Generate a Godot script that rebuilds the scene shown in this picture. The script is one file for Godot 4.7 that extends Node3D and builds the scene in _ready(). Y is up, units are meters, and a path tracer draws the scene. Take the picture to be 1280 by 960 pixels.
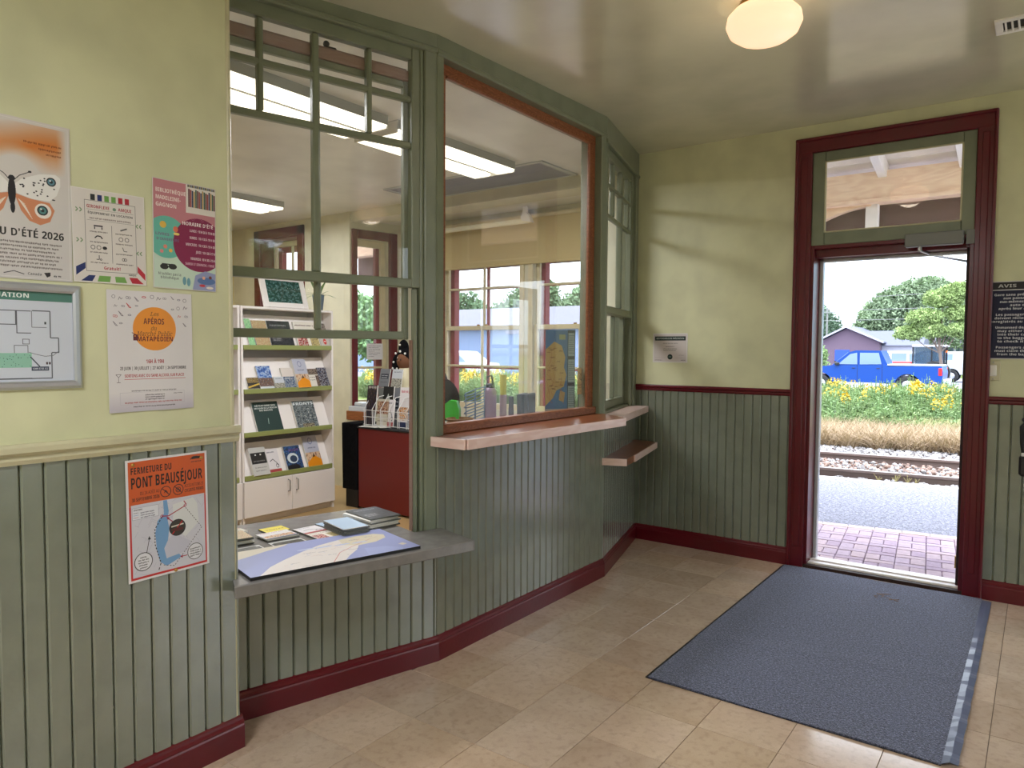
extends Node3D
# A small railway station waiting room with a glazed ticket bay, an open door to the platform and the agent's office behind glass.

var used := {}
var M := {}
var rng := RandomNumberGenerator.new()
var fonts := {}

const EYE := 1.45

# ------------------------------------------------------------------ shapes
class Shape:
	var st := SurfaceTool.new()
	func _init() -> void:
		st.begin(Mesh.PRIMITIVE_TRIANGLES)
	func tri(a: Vector3, b: Vector3, c: Vector3, n: Vector3, ua := Vector2.ZERO, ub := Vector2.ZERO, uc := Vector2.ZERO) -> void:
		if (b - a).cross(c - a).dot(n) > 0.0:
			var t := b; b = c; c = t
			var tu := ub; ub = uc; uc = tu
		st.set_normal(n); st.set_uv(ua); st.add_vertex(a)
		st.set_normal(n); st.set_uv(ub); st.add_vertex(b)
		st.set_normal(n); st.set_uv(uc); st.add_vertex(c)
	func tri_s(a: Vector3, b: Vector3, c: Vector3, na: Vector3, nb: Vector3, nc: Vector3) -> void:
		if (b - a).cross(c - a).dot(na + nb + nc) > 0.0:
			var t := b; b = c; c = t
			var tn := nb; nb = nc; nc = tn
		st.set_normal(na); st.set_uv(Vector2(a.x, a.y)); st.add_vertex(a)
		st.set_normal(nb); st.set_uv(Vector2(b.x, b.y)); st.add_vertex(b)
		st.set_normal(nc); st.set_uv(Vector2(c.x, c.y)); st.add_vertex(c)
	func quad(a: Vector3, b: Vector3, c: Vector3, d: Vector3, n: Vector3, r := Rect2(0, 0, 1, 1)) -> void:
		# a bottom left, b bottom right, c top right, d top left as seen from the front; r is the piece of the texture that is shown
		var ua := Vector2(r.position.x, r.end.y)
		var ub := r.end
		var uc := Vector2(r.end.x, r.position.y)
		var ud := r.position
		tri(a, b, c, n, ua, ub, uc)
		tri(a, c, d, n, ua, uc, ud)
	func face(a: Vector3, b: Vector3, c: Vector3, d: Vector3, towards := Vector3.ZERO) -> void:
		var n := (b - a).cross(c - a)
		if n.length() < 1e-12:
			n = (c - a).cross(d - a)
		n = n.normalized()
		if towards != Vector3.ZERO and n.dot(towards) < 0.0:
			n = -n
		quad(a, b, c, d, n)
	func box(size: Vector3, at := Vector3.ZERO, bevel := 0.0, basis := Basis.IDENTITY) -> void:
		var h := size / 2.0
		var bv: float = minf(bevel, minf(h.x, minf(h.y, h.z)) * 0.9)
		var inn := h - Vector3(bv, bv, bv)
		for a in 3:
			var b := (a + 1) % 3
			var c := (a + 2) % 3
			for s in [-1.0, 1.0]:
				var n := Vector3.ZERO
				n[a] = s
				var p := []
				for k in [[-1.0, -1.0], [1.0, -1.0], [1.0, 1.0], [-1.0, 1.0]]:
					var v := Vector3.ZERO
					v[a] = s * h[a]; v[b] = k[0] * inn[b]; v[c] = k[1] * inn[c]
					p.append(at + basis * v)
				quad(p[0], p[1], p[2], p[3], basis * n)
				if bv > 0.0:
					for s2 in [-1.0, 1.0]:
						var e := []
						for k in [[0, -1.0], [0, 1.0], [1, 1.0], [1, -1.0]]:
							var v := Vector3.ZERO
							v[c] = k[1] * inn[c]
							v[a] = s * (h[a] if k[0] == 0 else inn[a])
							v[b] = s2 * (inn[b] if k[0] == 0 else h[b])
							e.append(at + basis * v)
						var n2 := Vector3.ZERO
						n2[a] = s; n2[b] = s2
						quad(e[0], e[1], e[2], e[3], basis * n2.normalized())
		if bv > 0.0:
			for sx in [-1.0, 1.0]:
				for sy in [-1.0, 1.0]:
					for sz in [-1.0, 1.0]:
						var s := Vector3(sx, sy, sz)
						tri(at + basis * (s * Vector3(h.x, inn.y, inn.z)), at + basis * (s * Vector3(inn.x, h.y, inn.z)), at + basis * (s * Vector3(inn.x, inn.y, h.z)), basis * s.normalized())
	func span(x0: float, x1: float, y0: float, y1: float, z0: float, z1: float, bevel := 0.0) -> void:
		box(Vector3(absf(x1 - x0), absf(y1 - y0), absf(z1 - z0)), Vector3(x0 + x1, y0 + y1, z0 + z1) / 2.0, bevel)
	func flat(poly: PackedVector2Array, y0: float, y1: float) -> void:
		# a polygon of (x, z) points drawn up from y0 to y1
		prism(poly, y0, y1, Transform3D(Basis(Vector3(1, 0, 0), Vector3(0, 0, 1), Vector3(0, 1, 0)), Vector3.ZERO))
	func prism(poly: PackedVector2Array, z0: float, z1: float, t := Transform3D.IDENTITY) -> void:
		var ids := Geometry2D.triangulate_polygon(poly)
		for k in range(0, ids.size(), 3):
			for z in [z0, z1]:
				var n := t.basis * Vector3(0, 0, 1 if z == maxf(z0, z1) else -1)
				var q := []
				for m in 3:
					q.append(t * Vector3(poly[ids[k + m]].x, poly[ids[k + m]].y, z))
				tri(q[0], q[1], q[2], n.normalized(), poly[ids[k]], poly[ids[k + 1]], poly[ids[k + 2]])
		var turn := 1.0 if Geometry2D.is_polygon_clockwise(poly) else -1.0
		for k in poly.size():
			var a := poly[k]
			var b := poly[(k + 1) % poly.size()]
			var e := b - a
			if e.length() < 1e-7:
				continue
			var n := t.basis * (Vector3(-e.y, e.x, 0).normalized() * turn)
			quad(t * Vector3(a.x, a.y, z0), t * Vector3(b.x, b.y, z0), t * Vector3(b.x, b.y, z1), t * Vector3(a.x, a.y, z1), n.normalized())
	func lathe(profile: Array, at := Vector3.ZERO, sides := 24, basis := Basis.IDENTITY, squash := 1.0) -> void:
		# profile of Vector2(radius, height) from bottom to top
		var ns := []
		for k in profile.size():
			var a: Vector2 = profile[maxi(k - 1, 0)]
			var b: Vector2 = profile[mini(k + 1, profile.size() - 1)]
			ns.append(Vector2(b.y - a.y, a.x - b.x).normalized())
		for k in profile.size() - 1:
			for i in sides:
				var p := []
				var n := []
				for c in [[k, i], [k, i + 1], [k + 1, i + 1], [k + 1, i]]:
					var f: float = TAU * c[1] / sides
					var q: Vector2 = profile[c[0]]
					var m: Vector2 = ns[c[0]]
					p.append(at + basis * Vector3(q.x * cos(f), q.y, q.x * sin(f) * squash))
					n.append((basis * Vector3(m.x * cos(f), m.y, m.x * sin(f))).normalized())
				if profile[k].x > 1e-6:
					tri_s(p[0], p[1], p[2], n[0], n[1], n[2])
				if profile[k + 1].x > 1e-6:
					tri_s(p[0], p[2], p[3], n[0], n[2], n[3])
				elif profile[k].x <= 1e-6:
					tri_s(p[0], p[2], p[3], n[0], n[2], n[3])
	func ball(r: Vector3, at := Vector3.ZERO, sides := 16, rings := 10) -> void:
		for k in rings:
			for i in sides:
				var p := []
				var n := []
				for c in [[k, i], [k, i + 1], [k + 1, i + 1], [k + 1, i]]:
					var v: float = PI * c[0] / rings - PI / 2.0
					var f: float = TAU * c[1] / sides
					var d := Vector3(cos(v) * cos(f), sin(v), cos(v) * sin(f))
					p.append(at + d * r)
					n.append((d / r).normalized())
				tri_s(p[0], p[1], p[2], n[0], n[1], n[2])
				tri_s(p[0], p[2], p[3], n[0], n[2], n[3])
	func tube(points: Array, r: float, sides := 8, taper := 1.0) -> void:
		var last := []
		var lastn := []
		for k in points.size():
			var a: Vector3 = points[maxi(k - 1, 0)]
			var b: Vector3 = points[mini(k + 1, points.size() - 1)]
			var d := (b - a).normalized()
			var u := d.cross(Vector3.UP if absf(d.y) < 0.9 else Vector3.RIGHT).normalized()
			var w := d.cross(u).normalized()
			var rr: float = r * lerpf(1.0, taper, float(k) / maxf(1.0, points.size() - 1.0))
			var ring := []
			var rn := []
			for i in sides:
				var f := TAU * i / sides
				var n := u * cos(f) + w * sin(f)
				ring.append(points[k] + n * rr)
				rn.append(n)
			if k > 0:
				for i in sides:
					var j := (i + 1) % sides
					tri_s(last[i], last[j], ring[j], lastn[i], lastn[j], rn[j])
					tri_s(last[i], ring[j], ring[i], lastn[i], rn[j], rn[i])
			if k == 0 or k == points.size() - 1:
				var e := -d if k == 0 else d
				for i in sides:
					tri(points[k], ring[i], ring[(i + 1) % sides], e)
			last = ring
			lastn = rn
	func sweep(profile: PackedVector2Array, a: Vector3, b: Vector3, up := Vector3.UP, out := Vector3.ZERO) -> void:
		# a straight moulding: profile of (out, up) points from a to b
		var d := (b - a).normalized()
		var o := out if out != Vector3.ZERO else d.cross(up).normalized()
		prism(profile, 0.0, (b - a).length(), Transform3D(Basis(o, up, d), a))
	func mesh() -> ArrayMesh:
		return st.commit()

# ------------------------------------------------------------------ naming and tagging
func numbered(called: String) -> String:
	var n: int = used.get(called, 0)
	used[called] = n + 1
	return called if n == 0 else "%s_%03d" % [called, n]

func inst(called: String, m: Mesh, material, parent: Node, at := Vector3.ZERO, turn := Basis.IDENTITY) -> MeshInstance3D:
	var o := MeshInstance3D.new()
	o.name = called
	o.mesh = m
	if material != null:
		o.material_override = material
	o.transform = Transform3D(turn, at)
	o.cast_shadow = GeometryInstance3D.SHADOW_CASTING_SETTING_ON
	parent.add_child(o, true)
	return o

func part(called: String, s: Shape, material, parent: Node, at := Vector3.ZERO, turn := Basis.IDENTITY) -> MeshInstance3D:
	return inst(called, s.mesh(), material, parent, at, turn)

func tag(o: Node, label: String, category: String, group := "") -> Node:
	o.set_meta("label", label)
	o.set_meta("category", category)
	if group != "":
		o.set_meta("group", group)
	return o

func thing(called: String, label: String, category: String, t := Transform3D.IDENTITY, group := "") -> Node3D:
	var o := Node3D.new()
	o.name = numbered(called)
	add_child(o)
	o.transform = t
	tag(o, label, category, group)
	return o

func solo(called: String, m: Mesh, material, label: String, category: String, t := Transform3D.IDENTITY, group := "") -> MeshInstance3D:
	var o := inst(numbered(called), m, material, self)
	o.transform = t
	tag(o, label, category, group)
	return o

func setting(called: String, label: String, category: String, t := Transform3D.IDENTITY) -> Node3D:
	var o := Node3D.new()
	o.name = called
	add_child(o)
	o.transform = t
	o.set_meta("kind", "structure")
	tag(o, label, category)
	return o

func struct(called: String, s: Shape, material, label: String, category: String, t := Transform3D.IDENTITY) -> MeshInstance3D:
	var o := inst(called, s.mesh(), material, self)
	o.transform = t
	o.set_meta("kind", "structure")
	tag(o, label, category)
	return o

func stuff(o: Node) -> Node:
	o.set_meta("kind", "stuff")
	return o

func note(o: Node, label: String) -> Node:
	o.set_meta("label", label)
	return o

func along(origin: Vector3, dir: Vector3) -> Transform3D:
	# x runs along a wall to the right as seen from the room, y up, z out of the wall into the room
	var d := dir.normalized()
	return Transform3D(Basis(d, Vector3.UP, d.cross(Vector3.UP)), origin)

func put(x: float, y: float, z: float, turn := 0.0) -> Transform3D:
	return Transform3D(Basis(Vector3.UP, turn), Vector3(x, y, z))

func copies_of(called: String, m: Mesh, material, where: Array, parent: Node, colors = null) -> MultiMeshInstance3D:
	var mm := MultiMesh.new()
	mm.transform_format = MultiMesh.TRANSFORM_3D
	mm.use_colors = colors != null
	mm.mesh = m
	mm.instance_count = where.size()
	for i in where.size():
		mm.set_instance_transform(i, where[i])
		if colors != null:
			mm.set_instance_color(i, colors[i])
	var o := MultiMeshInstance3D.new()
	o.name = called
	o.multimesh = mm
	o.material_override = material
	parent.add_child(o, true)
	stuff(o)
	return o

# ------------------------------------------------------------------ textures
func C(r: float, g: float, b: float) -> Color:
	return Color(r / 255.0, g / 255.0, b / 255.0)

func noise_image(size: int, freq: float, s: int, octaves := 4, kind := FastNoiseLite.TYPE_SIMPLEX_SMOOTH) -> Image:
	var n := FastNoiseLite.new()
	n.seed = s
	n.frequency = freq
	n.noise_type = kind
	n.fractal_octaves = octaves
	return n.get_seamless_image(size, size)

func gray(size: int, freq: float, s: int, lo: float, hi: float, octaves := 4) -> ImageTexture:
	var im := noise_image(size, freq, s, octaves)
	im.convert(Image.FORMAT_L8)
	var d := im.get_data()
	for i in d.size():
		d[i] = int(clampf(lerpf(lo, hi, d[i] / 255.0), 0.0, 1.0) * 255.0)
	return ImageTexture.create_from_image(Image.create_from_data(size, size, false, Image.FORMAT_L8, d))

func blend(size: int, fa: float, fb: float, s: int, a: Color, b: Color, c: Color, fleck := 0.0) -> ImageTexture:
	# two layers of noise that mix three colours, with flecks
	var n1 := noise_image(size, fa, s, 5)
	var n2 := noise_image(size, fb, s + 7, 3)
	n1.convert(Image.FORMAT_L8); n2.convert(Image.FORMAT_L8)
	var d1 := n1.get_data()
	var d2 := n2.get_data()
	var out := PackedByteArray()
	out.resize(size * size * 3)
	var r := RandomNumberGenerator.new()
	r.seed = s
	for i in size * size:
		var k := a.lerp(b, d1[i] / 255.0).lerp(c, clampf((d2[i] / 255.0 - 0.5) * 2.0, 0.0, 1.0))
		if fleck > 0.0:
			k = k * (1.0 + r.randf_range(-fleck, fleck))
		out[i * 3] = int(clampf(k.r, 0, 1) * 255); out[i * 3 + 1] = int(clampf(k.g, 0, 1) * 255); out[i * 3 + 2] = int(clampf(k.b, 0, 1) * 255)
	return ImageTexture.create_from_image(Image.create_from_data(size, size, false, Image.FORMAT_RGB8, out))

func grain(w: int, h: int, s: int, a: Color, b: Color, rings: float) -> ImageTexture:
	# wood grain running along the texture's width
	var n := FastNoiseLite.new()
	n.seed = s; n.frequency = 0.004; n.fractal_octaves = 3
	var f := FastNoiseLite.new()
	f.seed = s + 3; f.frequency = 0.05; f.fractal_octaves = 2
	var out := PackedByteArray()
	out.resize(w * h * 3)
	for y in h:
		for x in w:
			var v := n.get_noise_2d(x * 0.6, y * 5.0)
			var k := 0.5 + 0.5 * sin(v * rings + y * 0.12)
			k = clampf(k * 0.75 + 0.3 * f.get_noise_2d(x * 0.15, y * 3.0) + 0.1, 0.0, 1.0)
			var c := a.lerp(b, k)
			var i := (y * w + x) * 3
			out[i] = int(c.r * 255); out[i + 1] = int(c.g * 255); out[i + 2] = int(c.b * 255)
	return ImageTexture.create_from_image(Image.create_from_data(w, h, false, Image.FORMAT_RGB8, out))

func mat(called: String, col: Color, rough := 0.7, spec := 0.5) -> StandardMaterial3D:
	var m := StandardMaterial3D.new()
	m.resource_name = called
	m.albedo_color = col
	m.roughness = rough
	m.metallic_specular = spec
	M[called] = m
	return m

func tex(m: StandardMaterial3D, t: Texture2D, scale := 1.0, world := true) -> StandardMaterial3D:
	m.albedo_texture = t
	m.uv1_triplanar = true
	m.uv1_world_triplanar = world
	m.uv1_scale = Vector3.ONE * scale
	return m

func relief(m: StandardMaterial3D, t: Texture2D, cm: float) -> StandardMaterial3D:
	m.heightmap_enabled = true
	m.heightmap_texture = t
	m.heightmap_scale = cm
	return m

func printed(called: String, im: Image, rough := 0.5) -> StandardMaterial3D:
	var m := mat(called, Color.WHITE, rough)
	m.albedo_texture = ImageTexture.create_from_image(im)
	m.texture_repeat = false
	return m

# ------------------------------------------------------------------ printing: a canvas that shapes and lettering are drawn on
class Canvas:
	var im: Image
	var w: int
	var h: int
	var host
	func _init(host_, w_: int, h_: int, bg: Color) -> void:
		host = host_; w = w_; h = h_
		im = Image.create(w, h, false, Image.FORMAT_RGB8)
		im.fill(bg)
	func rect(x: float, y: float, rw: float, rh: float, c: Color) -> void:
		im.fill_rect(Rect2i(roundi(x), roundi(y), maxi(1, roundi(rw)), maxi(1, roundi(rh))), c)
	func box(x: float, y: float, rw: float, rh: float, t: float, c: Color) -> void:
		rect(x, y, rw, t, c); rect(x, y + rh - t, rw, t, c); rect(x, y, t, rh, c); rect(x + rw - t, y, t, rh, c)
	func tri(a: Vector2, b: Vector2, c: Vector2, col: Color) -> void:
		var y0 := maxi(0, ceili(minf(a.y, minf(b.y, c.y)) - 0.5))
		var y1 := mini(h - 1, ceili(maxf(a.y, maxf(b.y, c.y)) - 0.5) - 1)
		for y in range(y0, y1 + 1):
			var yy := y + 0.5
			var lo := 1e9
			var hi := -1e9
			for e in [[a, b], [b, c], [c, a]]:
				var p: Vector2 = e[0]
				var q: Vector2 = e[1]
				if (p.y <= yy) != (q.y <= yy):
					var x := p.x + (yy - p.y) / (q.y - p.y) * (q.x - p.x)
					lo = minf(lo, x); hi = maxf(hi, x)
			var x0 := maxi(0, ceili(lo - 0.5))
			var x1 := mini(w, ceili(hi - 0.5))
			if x1 > x0:
				im.fill_rect(Rect2i(x0, y, x1 - x0, 1), col)
	func poly(p: Array, c: Color) -> void:
		var pk := PackedVector2Array(p)
		var ids := Geometry2D.triangulate_polygon(pk)
		for k in range(0, ids.size(), 3):
			tri(pk[ids[k]], pk[ids[k + 1]], pk[ids[k + 2]], c)
	func oval(x: float, y: float, rx: float, ry: float, c: Color) -> void:
		for yy in range(maxi(0, ceili(y - ry)), mini(h, floori(y + ry) + 1)):
			var k := 1.0 - pow((yy - y) / ry, 2)
			if k > 0:
				var d := rx * sqrt(k)
				var x0 := maxi(0, roundi(x - d))
				var x1 := mini(w, roundi(x + d))
				if x1 > x0:
					im.fill_rect(Rect2i(x0, yy, x1 - x0, 1), c)
	func disc(x: float, y: float, r: float, c: Color) -> void:
		oval(x, y, r, r, c)
	func ring(x: float, y: float, r: float, t: float, c: Color, n := 32) -> void:
		var p := []
		for k in n + 1:
			p.append(Vector2(x + r * cos(TAU * k / n), y + r * sin(TAU * k / n)))
		path(p, t, c)
	func line(a: Vector2, b: Vector2, t: float, c: Color) -> void:
		var d := (b - a).normalized().orthogonal() * t * 0.5
		tri(a + d, b + d, b - d, c); tri(a + d, b - d, a - d, c)
	func path(p: Array, t: float, c: Color) -> void:
		for k in p.size() - 1:
			line(p[k], p[k + 1], t, c)
	func dashes(p: Array, t: float, on: float, c: Color) -> void:
		for k in p.size() - 1:
			var a: Vector2 = p[k]
			var b: Vector2 = p[k + 1]
			var n := maxi(1, int(a.distance_to(b) / (on * 2.0)))
			for i in n:
				line(a.lerp(b, float(i) / n), a.lerp(b, (i + 0.55) / n), t, c)
	func text(s: String, x: float, y: float, size: float, c: Color, align := 0.5, bold := true, fit := 0.0, family := "Droid Sans", slant := 0.0, tilt := 0.0) -> void:
		# x is the left edge, middle or right edge (align 0, 0.5, 1), y the middle of the line; fit squeezes the line to a width
		var t := TextMesh.new()
		t.font = host.font(family, bold)
		t.font_size = 64
		t.pixel_size = 1.0
		t.depth = 0.0
		t.curve_step = 3.0
		t.text = s
		var a := t.get_mesh_arrays()
		if a.is_empty() or a[0] == null:
			return
		var v: PackedVector3Array = a[0]
		var ids: PackedInt32Array = a[12]
		var lo := 1e9
		var hi := -1e9
		for p in v:
			lo = minf(lo, p.x); hi = maxf(hi, p.x)
		var k := size / 64.0
		var kx := k if fit <= 0.0 else fit / maxf(1.0, hi - lo)
		var left := x - (hi - lo) * kx * align
		var tr := Transform2D(tilt, Vector2(x, y))
		for i in range(0, ids.size(), 3):
			var q := []
			for m in 3:
				var p := v[ids[i + m]]
				q.append(tr * Vector2(left - x + (p.x - lo + p.y * slant) * kx, -p.y * k))
			tri(q[0], q[1], q[2], c)
	func greek(x: float, y: float, rw: float, size: float, c: Color, r: RandomNumberGenerator) -> void:
		# small print that is too fine to read: words as strokes
		var at := x
		while at < x + rw:
			var n := r.randf_range(1.2, 4.0) * size
			var e := minf(at + n, x + rw)
			var p := at
			while p < e:
				rect(p, y - size * r.randf_range(0.35, 0.55), maxf(1.0, size * 0.32), size * r.randf_range(0.7, 1.0), c)
				p += size * 0.55
			at = e + size * 0.6
	func shade(a: Color, b: Color, x: float, y: float, rw: float, rh: float) -> void:
		for k in int(rh):
			rect(x, y + k, rw, 1, a.lerp(b, k / rh))
	func blur_field(x: int, y: int, rw: int, rh: int, cols: Array, freq: float, s: int) -> void:
		# a soft picture: colours laid in patches by noise
		var n := FastNoiseLite.new()
		n.seed = s; n.frequency = freq; n.fractal_octaves = 3
		for j in rh:
			for i in rw:
				var v := clampf(n.get_noise_2d(i, j) * 0.9 + 0.5, 0.0, 0.999) * (cols.size() - 1)
				var k := int(v)
				im.set_pixel(x + i, y + j, cols[k].lerp(cols[k + 1], v - k))

func font(family: String, bold: bool) -> SystemFont:
	var key := family + str(bold)
	if not fonts.has(key):
		var f := SystemFont.new()
		f.font_names = PackedStringArray([family])
		f.font_weight = 700 if bold else 400
		fonts[key] = f
	return fonts[key]

# a flat printed board or sheet: front face printed, the rest plain
func sheet_mesh(size: Vector3, print_mat: Material, edge: Material, r := Rect2(0, 0, 1, 1), curl := 0.0) -> ArrayMesh:
	var h := size / 2.0
	var f := Shape.new()
	var b := Shape.new()
	var n := 10 if curl != 0.0 else 1
	for k in n:
		var u0 := float(k) / n
		var u1 := float(k + 1) / n
		var x0 := lerpf(-h.x, h.x, u0)
		var x1 := lerpf(-h.x, h.x, u1)
		var z0 := h.z + curl * (0.5 + 0.5 * cos(u0 * TAU * 1.5))
		var z1 := h.z + curl * (0.5 + 0.5 * cos(u1 * TAU * 1.5))
		f.quad(Vector3(x0, -h.y, z0), Vector3(x1, -h.y, z1), Vector3(x1, h.y, z1), Vector3(x0, h.y, z0), Vector3(z0 - z1, 0, x1 - x0).normalized(), Rect2(r.position.x + u0 * r.size.x, r.position.y, (u1 - u0) * r.size.x, r.size.y))
		b.face(Vector3(x0, -h.y, z0 - size.z), Vector3(x1, -h.y, z1 - size.z), Vector3(x1, h.y, z1 - size.z), Vector3(x0, h.y, z0 - size.z), Vector3.FORWARD)
		for y in [-h.y, h.y]:
			b.face(Vector3(x0, y, z0 - size.z), Vector3(x1, y, z1 - size.z), Vector3(x1, y, z1), Vector3(x0, y, z0), Vector3(0, y, 0))
	for s in [-1.0, 1.0]:
		var z := h.z + (curl * (0.5 + 0.5 * cos((0.0 if s < 0 else 1.0) * TAU * 1.5)))
		b.face(Vector3(s * h.x, -h.y, z - size.z), Vector3(s * h.x, -h.y, z), Vector3(s * h.x, h.y, z), Vector3(s * h.x, h.y, z - size.z), Vector3(s, 0, 0))
	var m := f.mesh()
	b.st.commit(m)
	m.surface_set_material(0, print_mat)
	m.surface_set_material(1, edge)
	return m

# ------------------------------------------------------------------ the place
const DA := Vector3(0.2655, 0, -0.9641)   # left panel of the ticket bay
const DC := Vector3(-0.2655, 0, -0.9641)  # right panel of the ticket bay
const AB := Vector3(-2.24, 0, -2.46)
const BC := Vector3(-2.24, 0, -4.03)
const PITCH := 0.061

func _ready() -> void:
	rng.seed = 7
	view_and_light()
	materials()
	shell()
	floor_tiles()
	posters_wall()
	bay()
	door_wall()
	office_shell()
	office_things()
	outside()
	ceiling_things()
	posters()
	counter_things()

func view_and_light() -> void:
	var cam := Camera3D.new()
	cam.name = "camera"
	cam.fov = 56.05
	cam.near = 0.05
	cam.far = 400.0
	cam.transform = Transform3D(Basis(Vector3.UP, 0.6337) * Basis(Vector3.RIGHT, -0.0477) * Basis(Vector3.BACK, 0.00595), Vector3(0, EYE, 0))
	add_child(cam)
	cam.current = true
	var sky := ProceduralSkyMaterial.new()
	sky.sky_top_color = C(228, 236, 248)
	sky.sky_horizon_color = C(150, 162, 170)
	sky.sky_curve = 0.2
	sky.ground_bottom_color = C(150, 150, 140)
	sky.ground_horizon_color = C(190, 195, 195)
	sky.sky_energy_multiplier = 2.4
	sky.ground_energy_multiplier = 0.9
	var n := FastNoiseLite.new()
	n.seed = 11; n.frequency = 0.012; n.fractal_octaves = 5
	var cl := n.get_seamless_image(512, 256)
	cl.convert(Image.FORMAT_L8)
	var d := cl.get_data()
	var out := PackedByteArray()
	out.resize(d.size() * 4)
	for i in d.size():
		var v := int(smoothstep(0.42, 0.8, d[i] / 255.0) * 150.0)
		out[i * 4] = 255; out[i * 4 + 1] = 255; out[i * 4 + 2] = 255; out[i * 4 + 3] = v
	sky.sky_cover = ImageTexture.create_from_image(Image.create_from_data(512, 256, false, Image.FORMAT_RGBA8, out))
	sky.sky_cover_modulate = Color(1, 1, 1, 0.35)
	var env := Environment.new()
	env.background_mode = Environment.BG_SKY
	env.sky = Sky.new()
	env.sky.sky_material = sky
	env.tonemap_mode = Environment.TONE_MAPPER_LINEAR
	env.tonemap_exposure = 0.94
	env.sdfgi_enabled = true
	env.ssao_enabled = true
	env.ssil_enabled = true
	var we := WorldEnvironment.new()
	we.name = "surroundings"
	we.environment = env
	add_child(we)
	var sun := DirectionalLight3D.new()
	sun.name = "veiled_sun"
	sun.light_energy = 0.9
	sun.light_color = C(255, 246, 232)
	sun.light_angular_distance = 25.0
	sun.shadow_enabled = true
	sun.sky_mode = DirectionalLight3D.SKY_MODE_LIGHT_ONLY
	add_child(sun)
	sun.look_at_from_position(Vector3(6, 30, 10), Vector3.ZERO)

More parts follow.
